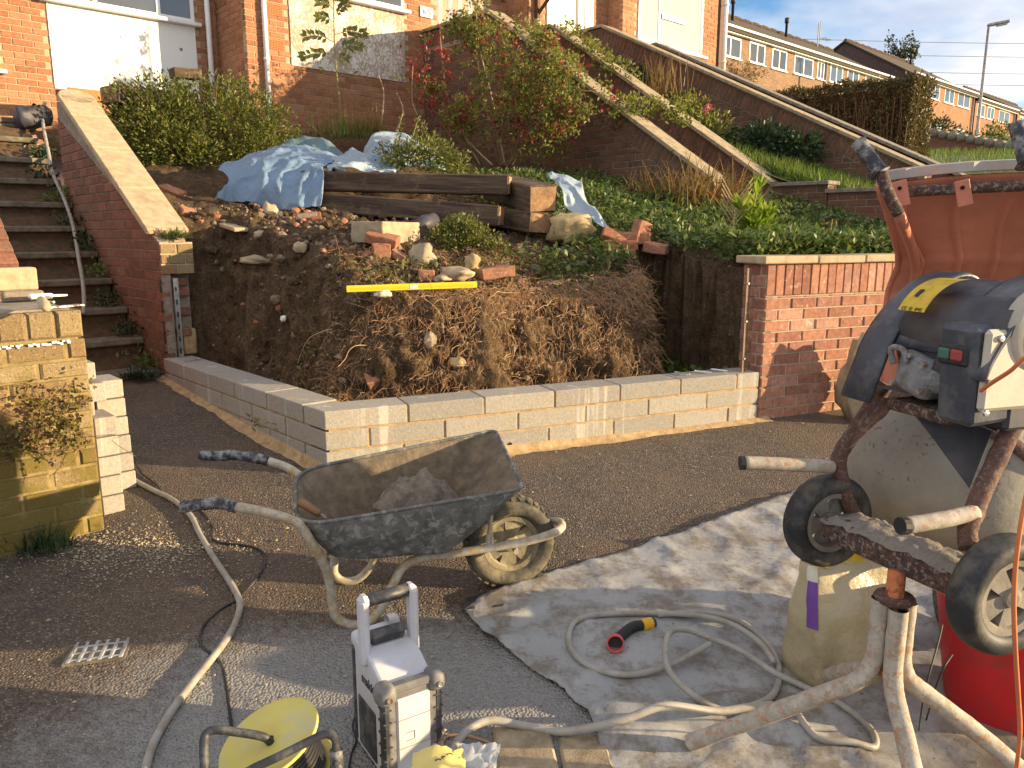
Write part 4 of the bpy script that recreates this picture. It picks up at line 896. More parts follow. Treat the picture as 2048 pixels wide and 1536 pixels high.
# mortar heap
hp = MB(); hc = Vector((-0.359, 2.827, 0.581))
def heap(u, v):
    q = 2 * pi * u; r = v; x = .17 * r * cos(q); y = .12 * r * sin(q); z = .105 * (1 - r * r) + .034 * nz(x, y, 0, 20) * (1 - .4 * r) + .03 * nz(x, y, 4, 9) + .016 * nz(x, y, 8, 45)
    return hc + Vector((.97, .243, 0)) * x + Vector((-.243, .97, 0)) * y + ZV * (z - .035)
hp.grid(80, 30, heap); tag(hp.build('mortar_heap', M['mortar_wet'], None, True), 'heap of wet grey mortar lying in the wheelbarrow', 'mortar')
# floor fill of mortar in the tray
m = MB(); m.grid(22, 10, lambda u, v: (BNR.lerp(BNF, u)).lerp(BFR.lerp(BFF, u), v) + ZV * (.02 + .014 * nz(u * 4, v * 3, 0, 2))); tag(m.build('mortar_floor', M['mortar_wet'], wb, True))
tr = thing('trowel', 'brick trowel with round wooden handle leaning in the barrow corner', 'trowel', (-0.725, 2.567, 0.607))
m = MB(); m.tube(catmull([(-0.739, 2.573, 0.636), (-0.708, 2.570, 0.620), (-0.665, 2.565, 0.593)], 4), [.014, .0155, .016, .016, .015, .015, .014, .0135, .012], 12); m.build('handle', M['wood_handle'], tr, True)
m = MB(); m.tube([(-0.665, 2.565, 0.593), (-0.644, 2.562, 0.579), (-0.647, 2.557, 0.556)], .006, 8); m.add([Vector(p) for p in ((-0.713, 2.555, 0.542), (-0.647, 2.558, 0.559), (-0.665, 2.553, 0.535))], [(0, 1, 2)]); m.build('blade', M['galv'], tr)

# ---------------------------------------------------------------- concrete mixer on its stand
mx = thing('concrete_mixer', 'rusty tip-up concrete mixer with dark motor cover on a pipe stand', 'concrete mixer', GP(1.02, 1.9))
MA = Vector((.295, -.955, 0)).normalized(); MN = Vector((.955, .295, 0)).normalized()
wl, wr_ = Vector((0.930, 2.181, 0.717)), Vector((1.102, 1.628, 0.754))
wheel(mx, wl, -MA, .140, .075, 'tyre_black', 'rim_grey', 5, 0, .022, .62)
wheel(mx, wr_, MA, .140, .075, 'tyre_black', 'rim_grey', 5, 0, .022, .62)
ac_ = (wl + wr_) / 2; ml = (wr_ - wl); md_ = ml.normalized(); mn_ = Vector((-md_.y, md_.x, 0)).normalized()
# beam: a broad rusted channel between the wheels
m = MB(); m.box(ac_ + mn_ * -.01, (ml.length - .09, .105, .075), axes(md_, mn_, md_.cross(mn_)), 0, .02); m.build('axle_beam', M['rust_dark'], mx)
m = MB(); hl_ = (ml.length - .09) / 2
def crust(u, v):
    x, y = (u - .5) * 2, (v - .5) * 2; e_ = max(abs(x) ** 8, abs(y) ** 6); p = ac_ + md_ * (x * hl_ * 1.0) + mn_ * (-.01 + y * .056 * (1 + .10 * nz(x * 6, y, 0, 1)))
    return p + ZV * (.046 + .010 * nz(p.x, p.y, p.z, 22) + .008 * nz(p.x, p.y, p.z, 55) - .02 * e_)
m.grid(60, 14, crust); m.build('mortar_crust', M['crust_grey'], mx, True)
m = MB(); m.box(ac_ + mn_ * .06 - ZV * .06, (ml.length - .12, .05, .05), axes(md_, mn_, md_.cross(mn_)), 0, .008); m.build('cross_member', M['tube_cream'], mx)
# side frame tubes
tube('frame_tube', mx, [(1.006, 2.184, 0.732), (0.973, 2.178, 0.804), (0.947, 2.172, 0.881), (0.949, 2.171, 0.927), (0.978, 2.171, 0.979), (1.026, 2.168, 1.068), (1.055, 2.160, 1.130)], .0225, 'tube_rust', jit=.05)
tube('frame_tube', mx, [(1.055, 1.694, 0.833), (1.063, 1.722, 0.868), (1.092, 1.749, 0.907), (1.128, 1.780, 0.959), (1.182, 1.816, 1.041), (1.237, 1.852, 1.119), (1.290, 1.888, 1.199)], .0225, 'tube_rust', jit=.06)
tube('handle_stub', mx, [(0.660, 2.136, 0.906), (0.766, 2.145, 0.900), (0.925, 2.163, 0.886)], .0195, 'tube_cream', jit=.03)
tube('handle_stub', mx, [(0.899, 1.686, 0.893), (0.988, 1.707, 0.898), (1.086, 1.739, 0.904)], .0195, 'tube_cream', jit=.03)
for p, q in (((0.649, 2.136, 0.906), (0.662, 2.136, 0.906)), ((0.883, 1.681, 0.894), (0.900, 1.686, 0.893))):
    m = MB(); m.tube([p, q], .0205, 12); m.build('end_plug', M['black'], mx)
# stand: four bent pipes round a socket
sx = Vector((0.968, 1.835, 0.615)); sx.z = 0
top_z = 1.55 + 1.98 * (-.1908 + (768 - 1205) / 1560 * .9816)
for k, (dx, dy) in enumerate(((-.985, .10), (-.10, -.985), (.985, -.10), (.10, .985))):
    d = Vector((dx, dy, 0)).normalized(); o = Vector((sx.x, sx.y, 0)); gz = ground(o.x + d.x * .5, o.y + d.y * .5) + .03
    z0 = top_z + (.012, 0, .004, .008)[k]
    pts = [o + d * .032 + ZV * z0, o + d * .032 + ZV * (z0 - .10), o + d * .034 + ZV * (z0 - .165), o + d * .055 + ZV * (z0 - .215), o + d * .10 + ZV * (z0 - .25), o + d * .28 + ZV * (z0 - .25 + (gz - z0 + .25) * .42), o + d * .50 + ZV * gz]
    if k == 0: pts[-1] = Vector((0.512, 2.015, 0.101)); pts[-2] = pts[-3].lerp(pts[-1], .45)
    m = MB(); q = catmull(pts, 6); m.tube(q, .0235, 14, 0, False, .04); m.build('stand_leg', M['tube_cream'], mx, True)
    m = MB(); m.tube([pts[0] - ZV * .03, pts[0] - ZV * .004], .020, 12); m.build('pipe_mouth', M['dark'], mx)
m = MB(); o = Vector((sx.x, sx.y, 0)); m.lathe([(0, .010), (.046, .010), (.050, .004), (.046, -.006), (0, -.006)], o + ZV * (top_z + .012), ZV, 20); m.build('flange', M['tube_rust'], mx, True)
m = MB(); m.tube([o + ZV * (top_z - .2), o + ZV * (ac_.z - .02)], .022, 14); m.build('pivot_pin', m_metal('worn_orange_paint', (.55, .16, .05), .6, (.14, .06, .035), .5, 20, .1), mx, True)
# drum
dc = Vector((1.393, 2.361, .857)); dax = Vector((.62, .30, .72)).normalized()
M['drum'] = m_plain('mortar_skinned_drum', (.36, .335, .29), .8, .2, 7, .35, 50, dirt=(.16, .075, .045), dirt_amt=.75, dscale=24)
def m_drum():
    s = NT('mortar_skinned_drum'); n_ = s.noise(5, 6, .65); c = s.ramp(n_, [(.3, (.18, .165, .135)), (.55, (.27, .25, .205)), (.75, (.33, .31, .255))])
    k = s.noise(55, 4, .6); f_ = s.math('MULTIPLY', s.ramp(k, [(.60, 0.0), (.66, 1.0)]), s.ramp(s.noise(4, 3, .5), [(.48, 0.0), (.58, 1.0)])); c = s.mix(f_, c, (.11, .045, .03))
    o_ = s.noise(3.1, 7, .7, dist=.8); c = s.mix(s.ramp(o_, [(.66, 0.0), (.69, 1.0)]), c, (.50, .13, .045))
    return s.done(c, .75, s.bump(k, .3, .004, s.bump(s.noise(20, 6, .7), .3, .006)))
M['drum'] = m_drum()
m = MB(); m.lathe([(0, -.30), (.10, -.295), (.19, -.265), (.255, -.20), (.285, -.10), (.295, 0), (.285, .04), (.26, .14), (.20, .26), (.165, .30), (.15, .30), (.19, .22), (.25, .1), (.275, 0), (.26, -.12), (.17, -.24), (0, -.27)], dc, dax, 40); m.build('drum', M['drum'], mx, True)
m = MB(); m.lathe([(.297, -.02), (.308, -.015), (.308, .015), (.297, .02)], dc, dax, 40); m.build('drum_band', M['tube_rust'], mx, True)
# yoke guard plates
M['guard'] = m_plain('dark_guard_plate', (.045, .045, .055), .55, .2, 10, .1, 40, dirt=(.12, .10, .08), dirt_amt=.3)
def plate(name, pts, th, mat):
    V = [Vector(p) for p in pts]; nn = (V[1] - V[0]).cross(V[2] - V[0]).normalized() * th; k = len(V); m = MB()
    m.add(V + [v + nn for v in V], [tuple(range(k)), tuple(reversed(range(k, 2 * k)))] + [(i, k + i, k + (i + 1) % k, (i + 1) % k) for i in range(k)]); return m.build(name, M[mat], mx)
plate('guard_plate', [(1.018, 1.974, 1.118), (1.207, 1.901, 1.060), (1.180, 1.881, 1.010), (1.133, 1.846, 0.930), (1.074, 1.916, 1.033)], .006, 'guard')
plate('gusset', [(0.998, 2.115, 1.108), (1.031, 2.053, 1.107), (1.014, 2.065, 1.063), (0.953, 2.125, 0.954), (0.976, 2.138, 1.017)], .006, 'tube_rust')
plate('bed_plate', [(0.989, 2.079, 1.137), (1.054, 1.977, 1.134), (1.086, 1.933, 1.117), (1.191, 1.863, 1.070), (1.229, 1.924, 1.070), (1.159, 2.056, 1.120), (1.094, 2.159, 1.127)], .010, 'guard')
plate('yoke_arm', [(1.173, 2.074, 1.213), (1.210, 2.014, 1.169), (1.184, 1.992, 1.053), (1.141, 2.026, 1.072)], .02, 'drum')
# motor cover: an arch whose axis runs towards the camera
M['cover'] = m_plain('dark_blue_grey_cover', (.045, .052, .068), .42, .2, 14, .12, 60, dirt=(.17, .16, .15), dirt_amt=.45, dscale=13)
Fc = Vector((1.100, 2.125, 1.285)); up2 = ZV; Rr = .145; TL = radians(20)
def arch(c0, l0, l1, r0, r1, a0, a1, legs, th, name, mat, n=22, bev=.006):
    sec = []
    for i in range(n + 1):
        q = radians(a0 + (a1 - a0) * i / n); sec.append((cos(q), sin(q)))
    m = MB(); V = []
    rows = []
    for l, r in ((l0, r0), (l0 + .012, r0 + .004), (l1 - .012, r1 + .004), (l1, r1)):
        row = [c0 + MA * l - MN * r * sec[0][0] * -1 * -1 + ZV * (sec[0][1] * r - legs)] if False else []
        for (cq, sq) in sec: row.append(c0 + MA * l + MN * ((-cq * cos(TL) + sq * sin(TL)) * r) + ZV * ((sq * cos(TL) - cq * sin(TL)) * r))
        row.insert(0, row[0] - ZV * legs * cos(TL) - MN * legs * sin(TL)); row.append(row[-1] - ZV * legs * .5)
        rows.append(row)
    k = len(rows[0]); vs = [p for row in rows for p in row]
    fs = [(i * k + j, i * k + j + 1, (i + 1) * k + j + 1, (i + 1) * k + j) for i in range(len(rows) - 1) for j in range(k - 1)]
    m.add(vs, fs); o = m.build(name, M[mat], mx, True); md = o.modifiers.new('s', 'SOLIDIFY'); md.thickness = th; md.offset = -1; return o
arch(Fc, -.035, .065, Rr, Rr, -8, 175, .115, .012, 'cover_band', 'cover')
arch(Fc, .062, .36, Rr - .012, Rr - .012, 12, 178, .0, .010, 'motor_cover', 'cover')
arch(Fc, .225, .37, Rr + .002, Rr + .004, 5, 178, .03, .012, 'cover_rear', 'cover')
m = MB(); m.lathe([(0, 0), (Rr - .03, 0), (Rr - .02, .30), (0, .30)], Fc + MA * .06 - ZV * .005, MA, 28); m.build('motor_body', M['guard'], mx, True)
m = MB(); m.box(Fc + MA * .19 - ZV * .10 + MN * .05, (.30, .17, .20), axes(MA, MN, MA.cross(MN)), 0, .01); m.build('cover_shadow_fill', M['guard'], mx)  # dark box added to stand for the shadow under the motor cover
m = MB()
def stk(u, v):
    q = radians(100 - 72 * (1 - u) if False else 48 + 66 * u); r = Rr + .0035; q -= TL; return Fc + MA * (.075 + .085 * v) + MN * (-cos(q) * r) + ZV * (sin(q) * r)
m.grid(14, 5, stk); m.build('warning_sticker', m_plain('yellow_sticker', (.62, .42, .03), .5, .1, 12, .05, dirt=(.25, .17, .03), dirt_amt=.5, dscale=30), mx, True)
q = radians(50) - TL; o_ = Fc + MA * .118 + MN * (-cos(q) * (Rr + .0050)) + ZV * (sin(q) * (Rr + .0050)); tw = (MN * sin(q) + ZV * cos(q)).normalized(); nn_ = (MN * -cos(q) + ZV * sin(q)).normalized()
text_obj('sticker_text', 'CE  \u2461  IP45', .013, o_, MA, tw, nn_, M['black'], mx, .0004)
m = MB(); q = radians(70) - TL; o2 = Fc + MA * .105 + MN * (-cos(q) * (Rr + .0050)) + ZV * (sin(q) * (Rr + .0050)); tw2 = (MN * sin(q) + ZV * cos(q)).normalized(); nn2 = (MN * -cos(q) + ZV * sin(q)).normalized()
m.prism([(-.006, -.014), (.005, -.016), (.009, .006), (.004, .014), (-.007, .010)], o2, MA, tw2, nn2, .001); m.build('torn_patch', M['black'], mx)
# switch box and end plate
sb = Vector((1.090, 1.811, 1.226))
m = MB(); m.box(sb, (.105, .12, .235), axes(MA, MN, MA.cross(MN)) @ Matrix.Rotation(.06, 3, 'X'), 0, .012); m.build('switch_box', M['cover'], mx)
M['beige'] = m_plain('beige_end_plate', (.46, .42, .34), .6, .12, 8, .1, 40, dirt=(.2, .17, .12), dirt_amt=.35)
m = MB(); m.box(sb + MA * .060 + MN * .035 + ZV * .015, (.022, .165, .19), axes(MA, MN, MA.cross(MN)), 0, .010); ep = m.build('end_plate', M['beige'], mx)
m = MB(); m.lathe([(0, .012), (.085, .012), (.10, .0), (.10, -.02)], sb + MA * .068 + MN * .11 + ZV * .10, MA, 28); m.build('motor_end_cap', M['beige'], mx, True)
m = MB(); m.lathe([(0, .016), (.055, .016), (.062, .010), (.062, 0)], sb + MA * .074 + MN * .12 + ZV * .085, MA, 24); m.build('fan_grille', M['cover'], mx, True)
m = MB(); m.box(sb - MN * .062 + ZV * .045 - MA * .005, (.085, .016, .050), axes(MA, MN, MA.cross(MN)), 0, .006); m.build('switch_surround', M['black'], mx)
for k, (c_, cl) in enumerate((((.05, .13, .10), -.020), ((.30, .05, .05), .016))):
    m = MB(); m.box(sb - MN * .070 + ZV * .045 + MA * (cl - .005), (.032, .012, .026), axes(MA, MN, MA.cross(MN)), 0, .004); m.build('push_button', m_plain(('green_button', 'red_button')[k], c_, .5), mx)
for dz in (.09, -.01, -.08):
    m = MB(); m.lathe([(0, .006), (.007, .005), (.008, 0)], sb + MA * .072 + MN * (-.035 + .02 * (dz > 0)) + ZV * dz, MA, 10); m.build('screw', M['galv'], mx)
# gearbox casting
M['alloy'] = m_metal('dull_alloy', (.26, .27, .28), .55, (.14, .13, .12), .35, 16, .5, splat=(.36, .35, .33), samt=.5)
gbx = Vector((1.046, 1.948, 1.197))
m = MB(); m.box(gbx, (.115, .09, .105), axes(MA, MN, MA.cross(MN)) @ Matrix.Rotation(.25, 3, 'Y'), 0, .022); m.lathe([(0, .05), (.035, .05), (.042, .02), (.045, -.03)], gbx + MA * .045, MA, 18); m.build('gearbox', M['alloy'], mx)
m = MB(); m.tube(catmull([gbx - MA * .05 - MN * .05 + ZV * .02, gbx - MA * .06 - MN * .055 + ZV * .06, gbx - MA * .02 - MN * .055 + ZV * .062, gbx - MA * .01 - MN * .05 + ZV * .03], 4), .008, 8); m.build('gearbox_lug', M['alloy'], mx, True)
for (x, z) in ((.045, .035), (-.05, -.03), (.04, -.035), (0, .05)):
    m = MB(); m.lathe([(0, .010), (.007, .010), (.008, 0)], gbx + MA * x - MN * .046 + ZV * z, -MN, 6); m.build('bolt', M['galv'], mx)
m = MB(); m.box(gbx - ZV * .095 + MN * .03, (.20, .10, .03), axes(MA, MN, MA.cross(MN)), 0, .006); m.build('motor_bracket', M['rust_dark'], mx)
# cables of the mixer
tube('power_cord', mx, [(1.052, 1.715, 1.201), (1.053, 1.679, 1.227), (1.060, 1.635, 1.260), (1.076, 1.601, 1.298), (1.088, 1.572, 1.253), (1.059, 1.525, 1.117), (1.029, 1.495, 0.958), (1.030, 1.490, 0.830), (1.045, 1.487, 0.709), (1.090, 1.521, 0.572), (1.120, 1.541, 0.462), (1.148, 1.575, 0.323)], .0048, 'terracotta')

# ---------------------------------------------------------------- orange barrow stood on its nose behind the mixer
M['orange_ply'] = m_plain('faded_orange_plastic', (.52, .18, .11), .55, .15, 5, .08, 40, dirt=(.30, .12, .07), dirt_amt=.35, dscale=6)
ob = thing('upended_barrow', 'orange plastic barrow stood on its nose behind the mixer, ribbed underside showing', 'wheelbarrow', GP(1.6, 2.55))
e0 = Vector((.985, -.17, 0)).normalized(); en = Vector((.17, .985, 0)).normalized()         # along the tray width, away from the camera
T0 = Vector((1.507, 2.354, 1.712))                                                          # middle of the upper rim
def tray(u, v):
    x = (u - .5) * 2; hw = .405 - .15 * min(1, v / .23) * (1 - .08 * v) - .03 * v
    z = T0.z - .02 - 1.02 * v
    prof = .16 - .30 * min(v, .30) / .30 * .8 if False else (.26 * min(v, .34) / .34 - .05 * max(0, v - .34) + .03 * ss(.25, .45, v))
    side = .07 * (abs(x) ** 4) * ss(.02, .3, v) + .02 * abs(x) ** 4
    rib = .018 * max(0, cos(x * 15 + 1.0 * sin(v * 15))) ** 16 + .008 * max(0, cos(v * 26)) ** 24
    p = T0 + e0 * (x * hw) + en * (prof + side - rib); p.z = z + .03 * (1 - x * x) * (1 - v); return p
m = MB(); m.grid(150, 90, tray); o = m.build('tray', M['orange_ply'], ob, True); md = o.modifiers.new('s', 'SOLIDIFY'); md.thickness = .006; md.offset = -1
rim = [tray(i / 40, 0) + ZV * .008 for i in range(41)]
m = MB()
for i in range(40):
    p, q = rim[i], rim[i + 1]; a_ = -en * .022; b_ = en * .03
    m.add([p + a_, q + a_, q + b_, p + b_, p + a_ + ZV * .026, q + a_ + ZV * .026, q + b_ + ZV * .032, p + b_ + ZV * .032], [(0, 3, 2, 1), (4, 5, 6, 7), (0, 1, 5, 4), (2, 3, 7, 6), (0, 4, 7, 3), (1, 2, 6, 5)])
m.build('rim_lip', m_plain('dusty_rim', (.38, .34, .31), .7, .2, 9, .1, dirt=(.5, .16, .08), dirt_amt=.35), ob)
for s_ in (0, 1):
    m = MB(); m.tube([tray(s_, k / 24) for k in range(25)], .012, 8); m.build('side_rim', M['orange_ply'], ob, True)
tube('cross_bar', ob, [T0 - e0 * .36 - en * .035 - ZV * .045, T0 - en * .045 - ZV * .030, T0 + e0 * .36 - en * .035 - ZV * .045], .017, 'rust_dark', k=8)
for x in (-.36, -.19, .075, .33):
    m = MB(); m.box(T0 + e0 * x - en * .062 - ZV * .05, (.042, .006, .075), axes(e0, en, ZV) @ Matrix.Rotation(-.25, 3, 'Y'), 0, .003); cl_ = m.build('clamp', M['orange_ply'], ob)
    m = MB(); m.lathe([(0, .003), (.006, .003), (.006, 0)], T0 + e0 * (x - .006) - en * .0655 - ZV * .035, -en, 8); m.build('bolt_hole', M['dark'], ob)
hl = [(1.050, 2.294, 1.717), (1.073, 2.282, 1.654), (1.106, 2.282, 1.602)]
tube('handle', ob, hl, .017, 'rust_dark', jit=.04)
tube('frame_tube', ob, [hl[-1], tuple(tray(.07, .25) - en * .02), tuple(tray(.10, .42) - en * .02), tuple(tray(.12, .6) - en * .02), tuple(tray(.2, 1.0) - en * .02)], .016, 'orange_ply')
tube('handle', ob, [(1.402, 2.195, 1.730), (1.435, 2.184, 1.676), tuple(tray(.92, .25) - en * .02), tuple(tray(.88, .5) - en * .02), tuple(tray(.8, 1.0) - en * .02)], .017, 'rust_dark')
for a_, b_ in (((1.003, 2.352, 1.806), (1.047, 2.294, 1.717)), ((1.398, 2.257, 1.842), (1.402, 2.195, 1.730))):
    q = [Vector(a_).lerp(Vector(b_), t / 10) for t in range(11)]; m = MB(); m.tube(q, [.024] + [.021 if i % 2 else .0225 for i in range(1, 10)] + [.031], 14); m.build('grip', M['grip'], ob, True)
nwc = Vector((1.62, 2.62, 0)); nwc.z = ground(nwc.x, nwc.y) + .17
wheel(ob, nwc, e0, .17, .09, 'tyre', 'rim_grey', 5, 24)
m = MB(); m.tube([nwc, T0 - ZV * 1.0 - en * .15], .017, 8); m.build('wheel_stay', M['rust_dark'], ob)

# ---------------------------------------------------------------- ground sheet
def m_sheet():
    s = NT('grey_groundsheet'); n_ = s.noise(2.2, 7, .7); c = s.ramp(n_, [(.3, (.24, .24, .235)), (.6, (.33, .33, .32)), (.8, (.39, .385, .37))])
    d_ = s.noise(7, 8, .75); c = s.mix(s.ramp(d_, [(.47, 0.0), (.60, .85)]), c, (.15, .12, .085))
    k = s.noise(90, 3, .6); c = s.mix(s.ramp(k, [(.67, 0.0), (.70, .8)]), c, (.07, .05, .03))
    P = s.pos(); sx_ = s.n('ShaderNodeSeparateXYZ'); s.l(P, sx_.inputs[0])
    wet = s.math('SUBTRACT', s.math('SUBTRACT', 2.55, sx_.outputs['Y']), s.math('MULTIPLY', s.math('SUBTRACT', 1.3, sx_.outputs['X']), 1.1)); wet = s.math('ADD', wet, s.math('SUBTRACT', s.noise(3.3, 6, .65), .5))
    f_ = s.ramp(wet, [(.25, 0.0), (.6, .8)]); c = s.mix(f_, c, (.17, .14, .09))
    return s.done(c, s.ramp(f_, [(0, .62), (1, .35)]), s.bump(s.noise(6, 4, .5), .40, .03, s.bump(s.noise(60, 4, .6), .12, .004)))
sheet_poly = [(-.176, 2.71), (-.123, 2.781), (.012, 2.879), (.221, 3.048), (.495, 3.215), (.746, 3.372), (1.028, 3.571), (1.28, 3.758), (1.519, 3.93), (1.906, 4.09), (2.3, 4.2), (2.75, 3.2), (2.6, 2.2), (2.3, 1.2), (.9, 1.15), (.45, 1.35), (.30, 1.75), (.25, 2.03), (.244, 2.129), (.155, 2.277), (.076, 2.35), (-.007, 2.455), (-.106, 2.568)]
bm = bmesh.new(); 
def inside(x, y):
    c = False; j = len(sheet_poly) - 1
    for i in range(len(sheet_poly)):
        xi, yi = sheet_poly[i]; xj, yj = sheet_poly[j]
        if (yi > y) != (yj > y) and x < (xj - xi) * (y - yi) / (yj - yi) + xi: c = not c
        j = i
    return c
def edge_dist(x, y):
    best = 9; bp_ = None
    for i in range(len(sheet_poly)):
        ax_, ay_ = sheet_poly[i - 1]; bx_, by_ = sheet_poly[i]; dx, dy = bx_ - ax_, by_ - ay_; t = max(0, min(1, ((x - ax_) * dx + (y - ay_) * dy) / (dx * dx + dy * dy))); px, py = ax_ + t * dx, ay_ + t * dy; d = sqrt((x - px) ** 2 + (y - py) ** 2)
        if d < best: best, bp_ = d, (px, py)
    return best, bp_
def ridge(x, y, cx, cy, ang, ln, wd, h):
    dx, dy = x - cx, y - cy; u = dx * cos(ang) + dy * sin(ang); v = -dx * sin(ang) + dy * cos(ang); return h * exp(-(v / wd) ** 2) * exp(-(u / ln) ** 4)
def sheet_h(x, y):
    ed_ = ss(0, .12, min(abs(x - .02) + abs(y - 2.8), 1)); h = .005 + .006 * abs(nz(x, y, 0, 1.6)) + .016 * (1 - abs(nz(x * .8, y * 1.5, 5, 1.7))) ** 8 + .007 * (1 - abs(nz(x * 1.2 + 4, y, 15, 4.5))) ** 8 + .010 * (1 - abs(nz(x * 1.3, y, 7, 2.4))) ** 9 * ed_
    h += .016 * (1 - abs(nz(x * 1.1 + .3, y * 2.1, 9, 2.2))) ** 10 * ss(3.3, 2.9, y) * ss(2.5, 2.75, y)
    h += ridge(x, y, .42, 2.16, -.05, .20, .026, .040) + ridge(x, y, .36, 2.06, .1, .14, .03, .045) + ridge(x, y, .62, 2.20, .25, .16, .03, .03)
    h += ridge(x, y, .05, 2.70, .5, .2, .03, .018) + ridge(x, y, .9, 2.05, -.5, .2, .03, .022) + ridge(x, y, 1.25, 1.75, .6, .3, .05, .03)
    return h
st_ = .022; idx = {}; vs = []; fs = []
x0, y0 = -.25, 1.1; nxg, nyg = int(3.05 / st_), int(3.15 / st_)
for j in range(nyg):
    for i in range(nxg):
        x, y = x0 + i * st_, y0 + j * st_
        if inside(x, y): pass
        else:
            d, bp_ = edge_dist(x, y)
            if d > st_ * 1.1: continue
            x, y = bp_
        idx[(i, j)] = len(vs); vs.append((x, y, ground(x, y) + sheet_h(x, y)))
for j in range(nyg - 1):
    for i in range(nxg - 1):
        q = [(i, j), (i + 1, j), (i + 1, j + 1), (i, j + 1)]
        if all(k in idx for k in q): fs.append(tuple(idx[k] for k in q))
m = MB(); m.v = vs; m.f = fs; m.m = [0] * len(fs)
gs = m.build('groundsheet', m_sheet(), None, True); md = gs.modifiers.new('s', 'SOLIDIFY'); md.thickness = .003; md.offset = 1
tag(gs, 'crumpled dirty grey groundsheet spread under the mixer', 'groundsheet', kind='thing')
fo = thing('sheet_corner', 'dark torn corner of plastic lying by the barrow wheel', 'plastic scrap', GP(-.13, 2.74))
m = MB(); m.grid(12, 9, lambda u, v: GP(-.19 + .16 * u + .02 * v, 2.70 + .10 * v + .03 * u, .014 + .012 * nz(u * 3, v * 3, 1, 1.5))); m.build('sheet', M['guard'], fo, True)

# ---------------------------------------------------------------- hoses and cables
M['hose'] = m_plain('grey_reinforced_hose', (.33, .31, .27), .5, .12, 10, .1, 60, dirt=(.20, .15, .09), dirt_amt=.5, dscale=14)
M['cable_black'] = m_plain('black_cable', (.02, .02, .02), .6, .2, 20, .05, dirt=(.2, .18, .15), dirt_amt=.3)
M['cable_brown'] = m_plain('buff_cable', (.40, .24, .13), .55, .1, 20, .05)
def lay(name, label, pts, r, mat, h=0.0, k=8, lift=None):
    q = []
    for i, p in enumerate(pts):
        base = ground(p[0], p[1]) + r + .001
        if inside(p[0], p[1]): base += sheet_h(p[0], p[1]) + .003
        q.append(Vector((p[0], p[1], base + h + (lift[i] if lift else 0))))
    m = MB(); m.tube(catmull(q, k), r, 10); return tag(m.build(name, M[mat], None, True), label, 'hose' if 'hose' in name else 'cable', kind='thing')
lay('garden_hose', 'long grey hose snaking down the drive from the mossy wall', [(-1.99, 3.90), (-1.934, 3.824), (-1.805, 3.719), (-1.643, 3.598), (-1.496, 3.44), (-1.374, 3.246), (-1.229, 3.03), (-1.107, 2.857), (-1.03, 2.733), (-1.002, 2.65), (-.988, 2.524), (-.995, 2.4), (-1.011, 2.262), (-1.023, 2.12), (-1.02, 1.994), (-.997, 1.881), (-.96, 1.75), (-.9, 1.5)], .0125, 'hose')
lay('thin_cable', 'thin black cable looping beside the grey hose under the barrow handles', [(-2.116, 4.203), (-1.964, 3.956), (-1.816, 3.8), (-1.691, 3.653), (-1.493, 3.522), (-1.36, 3.35), (-1.296, 3.212), (-1.129, 3.167), (-1.05, 3.104), (-1.017, 2.979), (-1.024, 2.842), (-1.045, 2.74), (-1.085, 2.664), (-1.10, 2.567), (-1.07, 2.46), (-.97, 2.368), (-.905, 2.242), (-.845, 2.105), (-.80, 2.0)], .0048, 'cable_black')
lay('coiled_hose', 'inner loops of coiled grey hose on the groundsheet beside the cement bag', [(.54, 2.674), (.703, 2.695), (.823, 2.655), (.891, 2.549), (.894, 2.393), (.839, 2.251), (.746, 2.155), (.634, 2.139), (.536, 2.181), (.5, 2.299), (.533, 2.447), (.609, 2.522), (.695, 2.511), (.781, 2.443), (.847, 2.326), (.929, 2.279), (1.026, 2.2), (1.076, 2.102), (1.055, 2.028), (.982, 2.022), (.898, 2.031), (.866, 2.083), (.875, 2.194)], .0105, 'hose', lift=[.0, 0, 0, 0, 0, 0, .012, .012, .02, .06, .07, .04, .02, .02, .022, .0, 0, 0, 0, 0, 0, 0, 0])
lay('coiled_hose', 'outer loop of grey hose lying round the red connector on the groundsheet', [(.60, 2.47), (.684, 2.467), (.546, 2.384), (.421, 2.334), (.322, 2.333), (.237, 2.393), (.199, 2.504), (.229, 2.611), (.327, 2.677), (.495, 2.685), (.662, 2.665), (.778, 2.60), (.855, 2.50), (.87, 2.366)][1:], .0105, 'hose', lift=[.03, .01, 0, 0, 0, 0, 0, 0, 0, .01, .024, .024, .024])
lay('trailing_hose', 'grey hose trailing along the sheet edge towards the yellow packet', [(.80, 2.16), (.727, 2.143), (.612, 2.112), (.453, 2.068), (.344, 2.033), (.256, 2.024), (.141, 2.057), (.024, 2.08), (-.065, 2.07), (-.129, 2.026), (-.168, 1.962), (-.184, 1.899), (-.19, 1.8)], .0125, 'hose', lift=[.01, .01, .03, .045, .045, .03, .01, .01, .03, .03, .02, .01, 0])
lay('buff_cable', 'thin buff cable loop behind the yellow packet', [(-.164, 1.85), (-.170, 1.909), (-.182, 1.965), (-.202, 2.024), (-.175, 2.053), (-.116, 2.047), (-.056, 2.019), (-.02, 1.971), (-.012, 1.90), (-.02, 1.8)], .0045, 'cable_brown')
lay('radio_cord', 'thin black cord trailing from the back of the site radio', [(-.45, 2.24), (-.464, 2.208), (-.472, 2.15), (-.474, 2.084), (-.452, 2.022), (-.455, 1.972), (-.45, 1.90), (-.44, 1.8)], .003, 'cable_black')
